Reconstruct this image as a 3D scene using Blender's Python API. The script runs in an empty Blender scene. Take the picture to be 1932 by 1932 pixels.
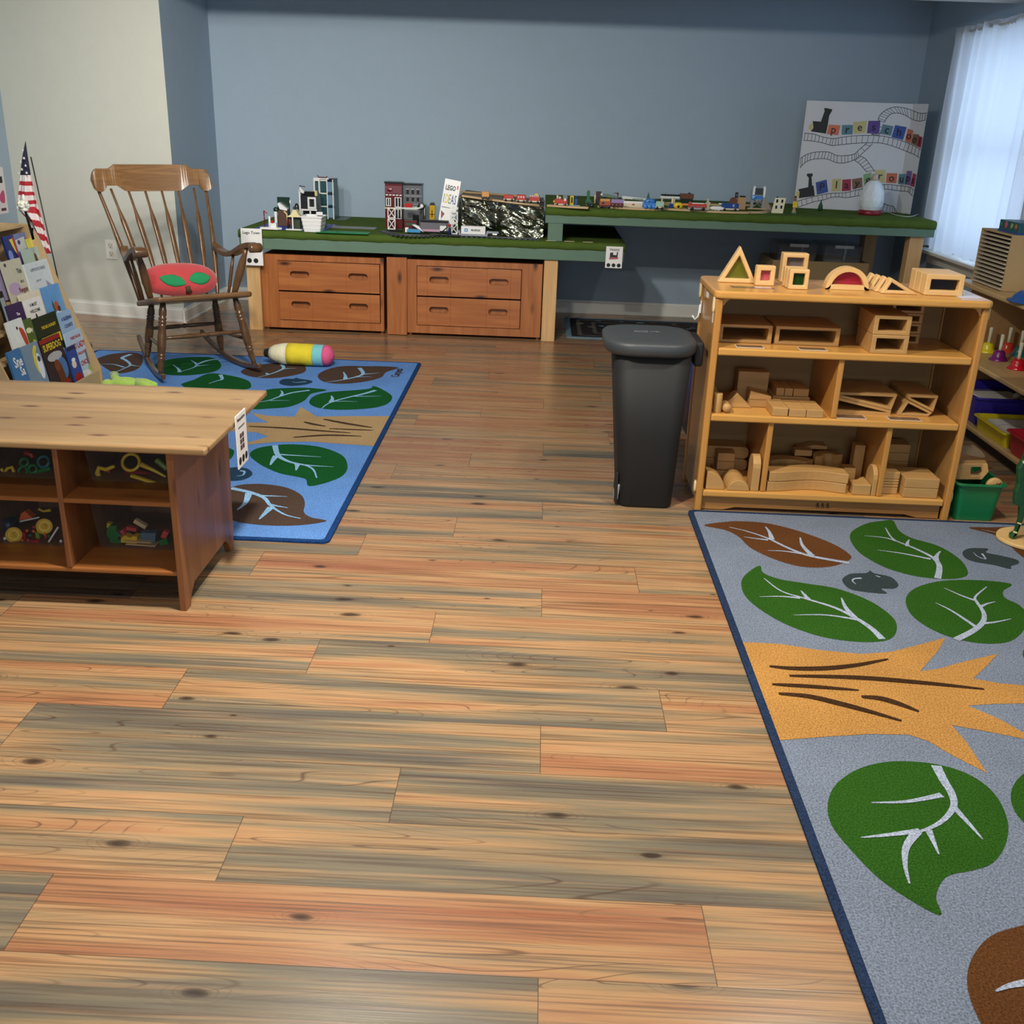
import bpy, math, random
from mathutils import Vector, Matrix
random.seed(7)
PI = math.pi
S = bpy.context.scene
COL = S.collection

# ------------------------------------------------------------------ camera
CF, CP, CR, CY, CH = 1906.5, 0.369194, 0.03595721, -0.01847821, 1.5
_f = Vector((math.sin(CY)*math.cos(CP), math.cos(CY)*math.cos(CP), -math.sin(CP)))
_r0 = Vector((math.cos(CY), -math.sin(CY), 0)); _u0 = _r0.cross(_f)
_r = math.cos(CR)*_r0 + math.sin(CR)*_u0
_u = -math.sin(CR)*_r0 + math.cos(CR)*_u0
cam_data = bpy.data.cameras.new('camera'); cam = bpy.data.objects.new('camera', cam_data); COL.objects.link(cam)
cam_data.sensor_width = 36.0; cam_data.lens = 36.0*CF/1932.0; cam_data.clip_start = 0.05; cam_data.clip_end = 60
cam.matrix_world = Matrix(((_r.x, _u.x, -_f.x, 0), (_r.y, _u.y, -_f.y, 0), (_r.z, _u.z, -_f.z, CH), (0, 0, 0, 1)))
S.camera = cam

# ------------------------------------------------------------------ colour management, world, lamps
S.view_settings.view_transform = 'Standard'; S.view_settings.look = 'None'
S.view_settings.gamma = 1.0; S.view_settings.use_curve_mapping = False
S.view_settings.exposure = 0.0
w = bpy.data.worlds.new('sky'); S.world = w; w.use_nodes = True
w.node_tree.nodes['Background'].inputs[0].default_value = (0.55, 0.75, 1.0, 1)
w.node_tree.nodes['Background'].inputs[1].default_value = 1.2

def area(name, loc, size, power, color, aim=(0, 0, -1), size_y=None, spread=180, shape='RECTANGLE'):
    L = bpy.data.lights.new(name, 'AREA'); L.energy = power; L.color = color; L.shape = shape
    L.size = size; L.spread = math.radians(spread)
    if shape in ('RECTANGLE', 'ELLIPSE'): L.size_y = size_y or size
    o = bpy.data.objects.new(name, L); COL.objects.link(o); o.location = loc
    o.rotation_euler = Vector(aim).to_track_quat('-Z', 'Y').to_euler()
    return o
DAY = (0.60, 0.75, 1.0); LAMP = (1.0, 0.94, 0.84)
area('window_daylight', (3.06, 7.0, 1.45), 1.35, 7.5, DAY, (-1, 0, 0), 1.3)
CEIL = 2.5
LAMPS = [(-0.5, 2.6, 84), (1.15, 3.0, 26), (0.3, -0.8, 20), (-0.85, 1.3, 14)]
WALL_FILLS = [(-0.8, 3.5, 29, (-0.9, 8.63, 1.05)), (-2.3, 4.9, 13, (-3.3, 7.75, 1.25)), (-1.7, 3.6, 12, (-2.2, 8.6, 1.0))]   # added spots aimed at the walls to brighten them, not known lamps
for lx, ly, lp in LAMPS:
    area('ceiling_lamp_light', (lx, ly, CEIL-0.035), 0.17, lp, LAMP, shape='DISK')
for lx, ly, lp, aim_ in WALL_FILLS:
    area('wall_washer_light', (lx, ly, CEIL-0.05), 0.15, lp, LAMP, (aim_[0]-lx, aim_[1]-ly, aim_[2]-CEIL), shape='DISK', spread=105)
area('rear_window_daylight', (0.2, -3.9, 1.5), 2.6, 60, (0.66, 0.82, 1.0), (0, 1, -0.1), 1.5)  # added cool fill from behind the camera; no window is built there

# ------------------------------------------------------------------ pixel -> point on a plane of the room (photo is 1932 x 1932)
def _ray(px, py): return _f + _r*(px-966)/CF - _u*(py-966)/CF
def pz(px, py, z=0.0):
    d = _ray(px, py); t = (z-CH)/d.z; return Vector((d.x*t, d.y*t, z))
def py_(px, py, y):
    d = _ray(px, py); t = y/d.y; return Vector((d.x*t, y, CH+d.z*t))
def px_(px, py, x):
    d = _ray(px, py); t = x/d.x; return Vector((x, d.y*t, CH+d.z*t))

# ------------------------------------------------------------------ materials
def lin(c):
    r = []
    for v in c[:3]:
        v = v/255.0
        r.append(v/12.92 if v <= 0.04045 else ((v+0.055)/1.055)**2.4)
    return (r[0], r[1], r[2], 1.0)
_MC = {}
def mat(name, rgb, rough=0.5, metal=0.0, bump=0.0, bscale=60, var=0.06, vscale=9, trans=0.0, alpha=1.0, emit=None, es=0, coat=0.0, spec=0.5, sheen=0.0):
    """principled surface with a little procedural colour variation and grain"""
    if name in _MC: return _MC[name]
    m = bpy.data.materials.new(name); m.use_nodes = True; nt = m.node_tree; N = nt.nodes; L = nt.links
    b = N['Principled BSDF']; b.inputs['Roughness'].default_value = rough; b.inputs['Metallic'].default_value = metal
    b.inputs['Coat Weight'].default_value = coat; b.inputs['Specular IOR Level'].default_value = spec
    b.inputs['Sheen Weight'].default_value = sheen
    c = lin(rgb)
    if var > 0:
        tc = N.new('ShaderNodeTexCoord'); ns = N.new('ShaderNodeTexNoise'); ns.inputs['Scale'].default_value = vscale
        ns.inputs['Detail'].default_value = 4; L.new(tc.outputs['Object'], ns.inputs['Vector'])
        mx = N.new('ShaderNodeMix'); mx.data_type = 'RGBA'
        mx.inputs['A'].default_value = tuple(v*(1-var*1.6) for v in c[:3])+(1,); mx.inputs['B'].default_value = tuple(min(1, v*(1+var*1.6)) for v in c[:3])+(1,)
        L.new(ns.outputs['Fac'], mx.inputs['Factor']); L.new(mx.outputs['Result'], b.inputs['Base Color'])
        if bump > 0:
            n2 = N.new('ShaderNodeTexNoise'); n2.inputs['Scale'].default_value = bscale; n2.inputs['Detail'].default_value = 3
            L.new(tc.outputs['Object'], n2.inputs['Vector']); bp = N.new('ShaderNodeBump'); bp.inputs['Strength'].default_value = bump
            bp.inputs['Distance'].default_value = 0.01; L.new(n2.outputs['Fac'], bp.inputs['Height']); L.new(bp.outputs['Normal'], b.inputs['Normal'])
    else: b.inputs['Base Color'].default_value = c
    if trans: b.inputs['Transmission Weight'].default_value = trans
    if alpha < 1: b.inputs['Alpha'].default_value = alpha
    if emit: b.inputs['Emission Color'].default_value = lin(emit); b.inputs['Emission Strength'].default_value = es
    _MC[name] = m; return m

def wood(name, c1, c2, axis='X', s=1.0, rough=0.35, ring=18, knots=0.0, c3=None, board=0.0, coat=0.0):
    """long grain along `axis`, ring lines, optional knots, optional glued boards of width `board`"""
    if name in _MC: return _MC[name]
    m = bpy.data.materials.new(name); m.use_nodes = True; nt = m.node_tree; N = nt.nodes; L = nt.links
    b = N['Principled BSDF']; b.inputs['Roughness'].default_value = rough; b.inputs['Coat Weight'].default_value = coat
    b.inputs['Coat Roughness'].default_value = 0.2
    tc = N.new('ShaderNodeTexCoord'); mp = N.new('ShaderNodeMapping'); L.new(tc.outputs['Object'], mp.inputs['Vector'])
    sc = {'X': (0.5, 7, 7), 'Y': (7, 0.5, 7), 'Z': (7, 7, 0.5)}[axis]
    mp.inputs['Scale'].default_value = tuple(v*s for v in sc)
    n1 = N.new('ShaderNodeTexNoise'); n1.inputs['Scale'].default_value = 1.6; n1.inputs['Detail'].default_value = 3; n1.inputs['Distortion'].default_value = 0.4
    L.new(mp.outputs[0], n1.inputs['Vector'])
    vec = n1.outputs['Fac']
    mul = N.new('ShaderNodeMath'); mul.operation = 'MULTIPLY'; mul.inputs[1].default_value = ring; L.new(vec, mul.inputs[0])
    sn = N.new('ShaderNodeMath'); sn.operation = 'SINE'; L.new(mul.outputs[0], sn.inputs[0])
    n2 = N.new('ShaderNodeTexNoise'); n2.inputs['Scale'].default_value = 9; n2.inputs['Detail'].default_value = 5; L.new(mp.outputs[0], n2.inputs['Vector'])
    ad = N.new('ShaderNodeMath'); ad.operation = 'MULTIPLY_ADD'; ad.inputs[1].default_value = 0.22; L.new(sn.outputs[0], ad.inputs[0]); L.new(n2.outputs['Fac'], ad.inputs[2])
    mx = N.new('ShaderNodeMix'); mx.data_type = 'RGBA'; mx.inputs['A'].default_value = lin(c1); mx.inputs['B'].default_value = lin(c2)
    L.new(ad.outputs[0], mx.inputs['Factor']); out = mx.outputs['Result']
    if board:
        sp = N.new('ShaderNodeSeparateXYZ'); L.new(tc.outputs['Object'], sp.inputs[0])
        a2 = {'X': 1, 'Y': 0, 'Z': 1}[axis]
        dv = N.new('ShaderNodeMath'); dv.operation = 'DIVIDE'; dv.inputs[1].default_value = board; L.new(sp.outputs[a2], dv.inputs[0])
        fl = N.new('ShaderNodeMath'); fl.operation = 'FLOOR'; L.new(dv.outputs[0], fl.inputs[0])
        wn = N.new('ShaderNodeTexWhiteNoise'); wn.noise_dimensions = '1D'; L.new(fl.outputs[0], wn.inputs['W'])
        hs = N.new('ShaderNodeHueSaturation'); rg = N.new('ShaderNodeMapRange'); rg.inputs['To Min'].default_value = 0.78; rg.inputs['To Max'].default_value = 1.15
        L.new(wn.outputs['Value'], rg.inputs['Value']); L.new(rg.outputs[0], hs.inputs['Value']); L.new(out, hs.inputs['Color']); out = hs.outputs['Color']
    if knots:
        m3 = N.new('ShaderNodeMapping'); L.new(tc.outputs['Object'], m3.inputs['Vector'])
        m3.inputs['Scale'].default_value = {'X': (3.2, 9, 9), 'Y': (9, 3.2, 9), 'Z': (9, 9, 3.2)}[axis]
        vo = N.new('ShaderNodeTexVoronoi'); vo.inputs['Scale'].default_value = 1.0*knots; L.new(m3.outputs[0], vo.inputs['Vector'])
        mr = N.new('ShaderNodeMapRange'); mr.inputs['From Min'].default_value = 0.05; mr.inputs['From Max'].default_value = 0.17
        mr.inputs['To Min'].default_value = 1; mr.inputs['To Max'].default_value = 0; L.new(vo.outputs['Distance'], mr.inputs['Value'])
        mk = N.new('ShaderNodeMix'); mk.data_type = 'RGBA'; mk.inputs['B'].default_value = lin(c3 or (50, 28, 14))
        L.new(mr.outputs[0], mk.inputs['Factor']); L.new(out, mk.inputs['A']); out = mk.outputs['Result']
    L.new(out, b.inputs['Base Color'])
    _MC[name] = m; return m

# ------------------------------------------------------------------ mesh builder
class MB:
    def __init__(s, T=None): s.v = []; s.f = []; s.mi = []; s.m = 0; s.T = T or Matrix.Identity(4); s.smooth = []; s.sm = False
    def add(s, vs, fs):
        n = len(s.v); s.v += [tuple(s.T @ Vector(p)) for p in vs]
        for f in fs: s.f.append([n+i for i in f]); s.mi.append(s.m); s.smooth.append(s.sm)
    def box(s, x0, x1, y0, y1, z0, z1):
        s.add([(x0,y0,z0),(x1,y0,z0),(x1,y1,z0),(x0,y1,z0),(x0,y0,z1),(x1,y0,z1),(x1,y1,z1),(x0,y1,z1)],
              [(0,3,2,1),(4,5,6,7),(0,1,5,4),(1,2,6,5),(2,3,7,6),(3,0,4,7)]); return s
    def cbox(s, cx, cy, cz, dx, dy, dz, rz=0, rx=0, ry=0):
        T0 = s.T; s.T = T0 @ Matrix.Translation((cx, cy, cz)) @ Matrix.Rotation(rz, 4, 'Z') @ Matrix.Rotation(ry, 4, 'Y') @ Matrix.Rotation(rx, 4, 'X')
        s.box(-dx/2, dx/2, -dy/2, dy/2, -dz/2, dz/2); s.T = T0; return s
    def prism(s, poly, h0, h1, plane='XY'):
        """extrude a 2D outline; plane XY -> along z, XZ -> along y, YZ -> along x"""
        mp = {'XY': lambda a, b, h: (a, b, h), 'XZ': lambda a, b, h: (a, h, b), 'YZ': lambda a, b, h: (h, a, b)}[plane]
        n = len(poly); vs = [mp(a, b, h0) for a, b in poly]+[mp(a, b, h1) for a, b in poly]
        fs = [list(range(n))[::-1], list(range(n, 2*n))]+[(i, (i+1) % n, n+(i+1) % n, n+i) for i in range(n)]
        s.add(vs, fs); return s
    def flat(s, poly, h, plane='XY'):
        mp = {'XY': lambda a, b: (a, b, h), 'XZ': lambda a, b: (a, h, b), 'YZ': lambda a, b: (h, a, b)}[plane]
        s.add([mp(a, b) for a, b in poly], [list(range(len(poly)))]); return s
    def ring(s, outer, inner, h0, h1, plane='XZ'):
        """solid frame between two outlines with the same number of points"""
        mp = {'XY': lambda a, b, h: (a, b, h), 'XZ': lambda a, b, h: (a, h, b), 'YZ': lambda a, b, h: (h, a, b)}[plane]
        n = len(outer); vs = []
        for h in (h0, h1):
            vs += [mp(a, b, h) for a, b in outer]; vs += [mp(a, b, h) for a, b in inner]
        fs = []
        for i in range(n):
            j = (i+1) % n
            fs += [(i, j, n+j, n+i), (2*n+i, 3*n+i, 3*n+j, 2*n+j), (i, 2*n+i, 2*n+j, j), (n+i, n+j, 3*n+j, 3*n+i)]
        s.add(vs, fs); return s
    def lathe(s, prof, c=(0, 0, 0), seg=20, sx=1, sy=1):
        vs = []; fs = []
        for r, z in prof:
            for k in range(seg):
                a = 2*PI*k/seg; vs.append((c[0]+r*sx*math.cos(a), c[1]+r*sy*math.sin(a), c[2]+z))
        for i in range(len(prof)-1):
            for k in range(seg):
                k2 = (k+1) % seg; fs.append((i*seg+k, i*seg+k2, (i+1)*seg+k2, (i+1)*seg+k))
        fs.append(list(range(seg))[::-1]); fs.append([(len(prof)-1)*seg+k for k in range(seg)])
        s0 = s.sm; s.sm = True; s.add(vs, fs); s.sm = s0; return s
    def tube(s, pts, rad, seg=10, flat=1.0):
        pts = [Vector(p) for p in pts]; n = len(pts)
        if not isinstance(rad, (list, tuple)): rad = [rad]*n
        vs = []; fs = []; up = None
        for i, p in enumerate(pts):
            t = (pts[min(i+1, n-1)]-pts[max(i-1, 0)]).normalized()
            if up is None:
                up = Vector((0, 0, 1)) if abs(t.z) < 0.9 else Vector((0, 1, 0))
            sd = t.cross(up).normalized(); up = sd.cross(t).normalized()
            for k in range(seg):
                a = 2*PI*k/seg; vs.append(p+sd*rad[i]*math.cos(a)+up*rad[i]*flat*math.sin(a))
        for i in range(n-1):
            for k in range(seg):
                k2 = (k+1) % seg; fs.append((i*seg+k, i*seg+k2, (i+1)*seg+k2, (i+1)*seg+k))
        fs.append(list(range(seg))[::-1]); fs.append([(n-1)*seg+k for k in range(seg)])
        s0 = s.sm; s.sm = True; s.add(vs, fs); s.sm = s0; return s
    def ball(s, c, rx, ry=None, rz=None, seg=16, rings=10, e=1.0):
        ry = ry or rx; rz = rz or rx; vs = []; fs = []
        pw = lambda v: math.copysign(abs(v)**e, v)
        for i in range(rings+1):
            ph = -PI/2+PI*i/rings
            for k in range(seg):
                a = 2*PI*k/seg; vs.append((c[0]+rx*pw(math.cos(ph))*pw(math.cos(a)), c[1]+ry*pw(math.cos(ph))*pw(math.sin(a)), c[2]+rz*pw(math.sin(ph))))
        for i in range(rings):
            for k in range(seg):
                k2 = (k+1) % seg; fs.append((i*seg+k, i*seg+k2, (i+1)*seg+k2, (i+1)*seg+k))
        s0 = s.sm; s.sm = True; s.add(vs, fs); s.sm = s0; return s
    def wheel(s, c, r, t, axis='Y', seg=14):
        T0 = s.T
        s.T = T0 @ Matrix.Translation(c) @ (Matrix.Rotation(PI/2, 4, 'X') if axis == 'Y' else Matrix.Rotation(PI/2, 4, 'Y') if axis == 'X' else Matrix.Identity(4))
        s.lathe([(r*0.9, -t/2), (r, -t/2+t*0.15), (r, t/2-t*0.15), (r*0.9, t/2)], seg=seg); s.T = T0; return s
    def text(s, txt, size, T, bold=0.0, align='CENTER', sx=1.0):
        cu = bpy.data.curves.new('t', 'FONT'); cu.body = txt; cu.size = size; cu.align_x = align; cu.align_y = 'CENTER'; cu.offset = bold; cu.resolution_u = 2
        ob = bpy.data.objects.new('t', cu); COL.objects.link(ob)
        me = bpy.data.meshes.new_from_object(ob)
        T0 = s.T; s.T = T0 @ T @ Matrix.Diagonal((sx, 1, 1, 1))
        s.add([v.co[:] for v in me.vertices], [list(p.vertices) for p in me.polygons]); s.T = T0
        bpy.data.objects.remove(ob); bpy.data.curves.remove(cu); bpy.data.meshes.remove(me); return s
    def build(s, name, mats, parent=None, bevel=0.0, seg=2, world=True, solid=0.0, sub=0):
        me = bpy.data.meshes.new(name); vs = s.v
        if parent is not None and world:
            inv = WM(parent).inverted(); vs = [tuple(inv @ Vector(p)) for p in vs]
        me.from_pydata(vs, [], s.f)
        mats = mats if isinstance(mats, (list, tuple)) else [mats]
        for m in mats: me.materials.append(m)
        for p, i, sm in zip(me.polygons, s.mi, s.smooth): p.material_index = i; p.use_smooth = sm
        me.update()
        o = bpy.data.objects.new(name, me); COL.objects.link(o)
        if parent is not None: o.parent = parent
        if bevel:
            md = o.modifiers.new('bevel', 'BEVEL'); md.width = bevel; md.segments = seg; md.limit_method = 'ANGLE'; md.angle_limit = math.radians(40)
        if solid:
            md = o.modifiers.new('solid', 'SOLIDIFY'); md.thickness = solid; md.offset = 0
        if sub:
            md = o.modifiers.new('sub', 'SUBSURF'); md.levels = sub; md.render_levels = sub
        return o
def WM(o):
    m = Matrix.LocRotScale(o.location, o.rotation_euler, o.scale)
    while o.parent is not None:
        o = o.parent; m = Matrix.LocRotScale(o.location, o.rotation_euler, o.scale) @ m
    return m
def tag(o, label, cat, group=None, kind=None):
    o['label'] = label; o['category'] = cat
    if group: o['group'] = group
    if kind: o['kind'] = kind
    return o
def thing(name, label, cat, loc=(0, 0, 0), rz=0, group=None):
    o = bpy.data.objects.new(name, None); COL.objects.link(o); o.location = loc; o.rotation_euler = (0, 0, rz); o.empty_display_size = 0.05
    return tag(o, label, cat, group)
def struct(name, mb, mats, label=None, bevel=0.0, **k):
    o = mb.build(name, mats, bevel=bevel, **k); o['kind'] = 'structure'
    if label: o['label'] = label
    return o
def dup(root, loc, rz=None, label=None, group=None):
    r = root.copy(); COL.objects.link(r); r.location = loc
    if rz is not None: r.rotation_euler = (0, 0, rz)
    if label: r['label'] = label
    if group: r['group'] = group
    for ch in [o for o in bpy.data.objects if o.parent == root]:
        c = ch.copy(); COL.objects.link(c); c.parent = r
        for g in [o for o in bpy.data.objects if o.parent == ch]:
            d = g.copy(); COL.objects.link(d); d.parent = c
    return r
def rrect(x0, x1, y0, y1, r, n=4):
    pts = []
    for cx, cy, a0 in ((x1-r, y0+r, -90), (x1-r, y1-r, 0), (x0+r, y1-r, 90), (x0+r, y0+r, 180)):
        for k in range(n+1):
            a = math.radians(a0+90*k/n); pts.append((cx+r*math.cos(a), cy+r*math.sin(a)))
    return pts
def smooth_poly(pts, n=6, closed=True):
    """catmull-rom through the points"""
    P = [Vector(p) for p in pts]; m = len(P); out = []
    rng = range(m) if closed else range(m-1)
    for i in rng:
        p0, p1, p2, p3 = (P[(i-1) % m], P[i], P[(i+1) % m], P[(i+2) % m]) if closed else (P[max(i-1, 0)], P[i], P[i+1], P[min(i+2, m-1)])
        for k in range(n):
            t = k/n; out.append(tuple(0.5*((2*p1)+(p2-p0)*t+(2*p0-5*p1+4*p2-p3)*t*t+(3*p1-p0-3*p2+p3)*t**3)))
    if not closed: out.append(tuple(P[-1]))
    return out
# ================================================================== STRUCTURE
WY = 8.63; WX = 2.9; LX = -3.97
M_back = mat('wall_blue_grey', (162, 182, 200), 0.85, bump=0.15, bscale=180, var=0.02)
M_beige = mat('wall_warm_white', (206, 208, 198), 0.85, bump=0.15, bscale=180, var=0.02)
M_side = mat('wall_blue_side', (162, 182, 200), 0.85, bump=0.15, bscale=180, var=0.02)
M_trim = mat('white_trim_paint', (235, 235, 230), 0.4, var=0.01)
M_ceil = mat('ceiling_paint', (215, 215, 210), 0.9, var=0.01)
struct('wall_back', MB().box(-2.66, WX, WY, WY+0.12, 0, CEIL), M_back, 'blue-grey painted back wall behind the train table')
struct('wall_alcove_side', MB().prism([(-2.66, 7.562), (-2.66, WY+0.12), (-2.80, WY+0.12), (-2.80, 7.66)], 0, CEIL), M_side, 'short blue-grey return wall beside the train table')
bw0 = pz(57, 583, 0); bw1 = Vector((-2.6605, 7.56, 0))
dv = (bw1-bw0).normalized(); nv = Vector((-dv.y, dv.x, 0))
mb = MB(); q0 = bw0-dv*0.3
mb.add([(q0.x, q0.y, 0), (bw1.x, bw1.y, 0), (bw1.x, bw1.y+0.1, 0), (q0.x, q0.y+0.4, 0), (q0.x, q0.y, CEIL), (bw1.x, bw1.y, CEIL), (bw1.x, bw1.y+0.1, CEIL), (q0.x, q0.y+0.4, CEIL)],
       [(0,3,2,1),(4,5,6,7),(0,1,5,4),(1,2,6,5),(2,3,7,6),(3,0,4,7)])
struct('wall_chair_side', mb, M_beige, 'pale warm white wall behind the rocking chair')
struct('wall_left', MB().box(LX-0.12, LX, -4.1, 8.2, 0, CEIL), M_side, 'blue-grey wall at the left edge')
# right wall with window opening
wy0, wy1, wz0, wz1 = 6.35, 7.72, 0.74, 2.12
mb = MB(); mb.box(WX, WX+0.12, -4.1, wy0, 0, CEIL); mb.box(WX, WX+0.12, wy1, WY+0.12, 0, CEIL); mb.box(WX, WX+0.12, wy0, wy1, 0, wz0); mb.box(WX, WX+0.12, wy0, wy1, wz1, CEIL)
struct('wall_right', mb, M_back, 'blue-grey wall with the curtained window')
struct('wall_rear', MB().box(LX, WX, -4.2, -4.08, 0, CEIL), M_beige)
struct('ceiling', MB().box(LX-0.1, WX+0.1, -4.2, WY+0.1, CEIL, CEIL+0.1), M_ceil)
struct('trim_1', MB().box(LX, WX, 6.9, 7.1, 2.285, CEIL), M_ceil, 'dropped ceiling beam across the room')  # unseen beam, placed to cast the dark band on the back wall
# recessed lamps in the ceiling; the added wall fills get rings too
for lx, ly in [l[:2] for l in LAMPS]+[l[:2] for l in WALL_FILLS]:
    t = thing('ceiling_lamp', 'round recessed ceiling lamp above the floor', 'lamp', (lx, ly, CEIL), group='recessed ceiling lamps')
    m = MB(); m.lathe([(0.088, -0.002), (0.115, -0.012), (0.115, -0.001), (0.088, -0.0005)], (lx, ly, CEIL), 28); m.build('trim_ring', M_trim, t)

# baseboards
def baseboard(name, a, b, n, h=0.105, t=0.018):
    a = Vector(a); b = Vector(b); n = Vector(n).normalized()
    m = MB()
    prof = [(0, 0), (t+0.004, 0), (t+0.004, 0.012), (t, 0.016), (t, h-0.02), (t-0.006, h-0.012), (t-0.008, h), (0, h)]
    vs = [(p.x+n.x*u, p.y+n.y*u, v) for p in (a, b) for u, v in prof]; k = len(prof)
    m.add(vs, [list(range(k)), list(range(k, 2*k))[::-1]]+[(i, (i+1) % k, k+(i+1) % k, k+i) for i in range(k)])
    return struct(name, m, M_trim)
baseboard('baseboard_back', (-2.66, WY, 0), (WX, WY, 0), (0, -1, 0))
baseboard('baseboard_alcove', (-2.66, 7.52, 0), (-2.66, WY, 0), (1, 0, 0))
nn = Vector((dv.y, -dv.x, 0))
baseboard('baseboard_chair_side', bw0, bw1+dv*0.02, nn)
baseboard('baseboard_right', (WX, 3.0, 0), (WX, WY, 0), (-1, 0, 0))

# window
mb = MB()
mb.box(WX-0.012, WX+0.11, wy0-0.07, wy0, wz0-0.02, wz1+0.07); mb.box(WX-0.012, WX+0.11, wy1, wy1+0.07, wz0-0.02, wz1+0.07); mb.box(WX-0.012, WX+0.11, wy0, wy1, wz1, wz1+0.07)
mb.box(WX+0.04, WX+0.07, wy0, wy1, (wz0+wz1)/2-0.02, (wz0+wz1)/2+0.02)
win = struct('window_1', mb, M_trim, 'white framed window behind the sheer curtain', bevel=0.003)
MB().box(WX-0.125, WX+0.1, wy0-0.1, wy1+0.12, wz0-0.035, wz0-0.012).build('window_sill', M_trim, win, bevel=0.006)
MB().box(WX-0.022, WX, wy0-0.07, wy1+0.09, wz0-0.12, wz0-0.035).build('window_apron', M_trim, win, bevel=0.004)
glass = bpy.data.materials.new('window_glass'); glass.use_nodes = True
g_ = glass.node_tree.nodes['Principled BSDF']; g_.inputs['Transmission Weight'].default_value = 1; g_.inputs['Roughness'].default_value = 0; g_.inputs['IOR'].default_value = 1.01
MB().box(WX+0.052, WX+0.056, wy0, wy1, wz0, wz1).build('pane', glass, win)

# curtain : sheer cloth
cm = bpy.data.materials.new('sheer_curtain'); cm.use_nodes = True; nt = cm.node_tree; N = nt.nodes; L = nt.links
for n_ in list(N): N.remove(n_)
o_ = N.new('ShaderNodeOutputMaterial'); tr = N.new('ShaderNodeBsdfTranslucent'); df = N.new('ShaderNodeBsdfDiffuse'); tp = N.new('ShaderNodeBsdfTransparent')
tr.inputs[0].default_value = (0.86, 0.9, 0.95, 1); df.inputs[0].default_value = (0.8, 0.84, 0.9, 1)
a_ = N.new('ShaderNodeMixShader'); a_.inputs[0].default_value = 0.35; L.new(tr.outputs[0], a_.inputs[1]); L.new(df.outputs[0], a_.inputs[2])
c_ = N.new('ShaderNodeMixShader'); c_.inputs[0].default_value = 0.015; L.new(a_.outputs[0], c_.inputs[1]); L.new(tp.outputs[0], c_.inputs[2])
L.new(c_.outputs[0], o_.inputs[0])
def curtain():
    m = MB(); m.sm = True; ny, nz = 150, 30; vs = []; fs = []
    for j in range(nz+1):
        v = j/nz; z = 0.742+v*(2.2-0.742)
        for i in range(ny+1):
            u = i/ny; y = 6.15+u*(7.83-6.15)
            amp = 0.018*(0.75+0.5*math.sin(u*9+1)) * (1.0-0.35*abs(v-0.5))
            x = WX-0.075+amp*math.sin(u*62+1.3*math.sin(u*7)+v*0.5*math.sin(u*11)) + 0.012*math.sin(u*23+v*2)
            if v > 0.955: x += 0.006*math.sin(u*190)
            vs.append((x, y, z+(0.008*math.sin(u*62) if v < 0.02 else 0)))
    for j in range(nz):
        for i in range(ny):
            a = j*(ny+1)+i; fs.append((a, a+1, a+ny+2, a+ny+1))
    m.add(vs, fs); return m
ct = thing('sheer_curtain', 'white sheer curtain gathered on a rod over the window', 'curtain', (WX-0.07, 7.0, 2.17))
curtain().build('curtain_cloth', cm, ct)
MB().tube([(WX-0.07, 6.1, 2.165), (WX-0.07, 7.88, 2.165)], 0.009).build('curtain_rod', M_trim, ct)

# wall outlet
op = pz(215, 470, 0.498); 
oc = bw0+dv*((-3.212-bw0.x)/dv.x)
ang = math.atan2(dv.y, dv.x)
ot = thing('wall_outlet', 'white duplex wall outlet left of the rocking chair', 'outlet', (oc.x, oc.y, 0.5), ang)
mb = MB(); mb.box(-0.045, 0.045, -0.007, 0, -0.07, 0.07); mb.build('cover_plate', mat('outlet_white', (236, 234, 226), 0.4, var=0), ot, bevel=0.003, world=False)
for dz in (-0.03, 0.03):
    mb = MB(); mb.prism(rrect(-0.021, 0.021, dz-0.022, dz+0.022, 0.012), -0.0095, -0.006, 'XZ'); mb.m = 1
    mb.box(-0.011, -0.008, -0.0102, -0.009, dz-0.002, dz+0.011); mb.box(0.008, 0.011, -0.0102, -0.009, dz-0.002, dz+0.009); mb.wheel((0, -0.0098, dz-0.011), 0.004, 0.001)
    mb.build('socket', [mat('outlet_socket', (222, 219, 208), 0.4, var=0), mat('slot_black', (20, 20, 20), 0.6, var=0)], ot, world=False)

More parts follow.
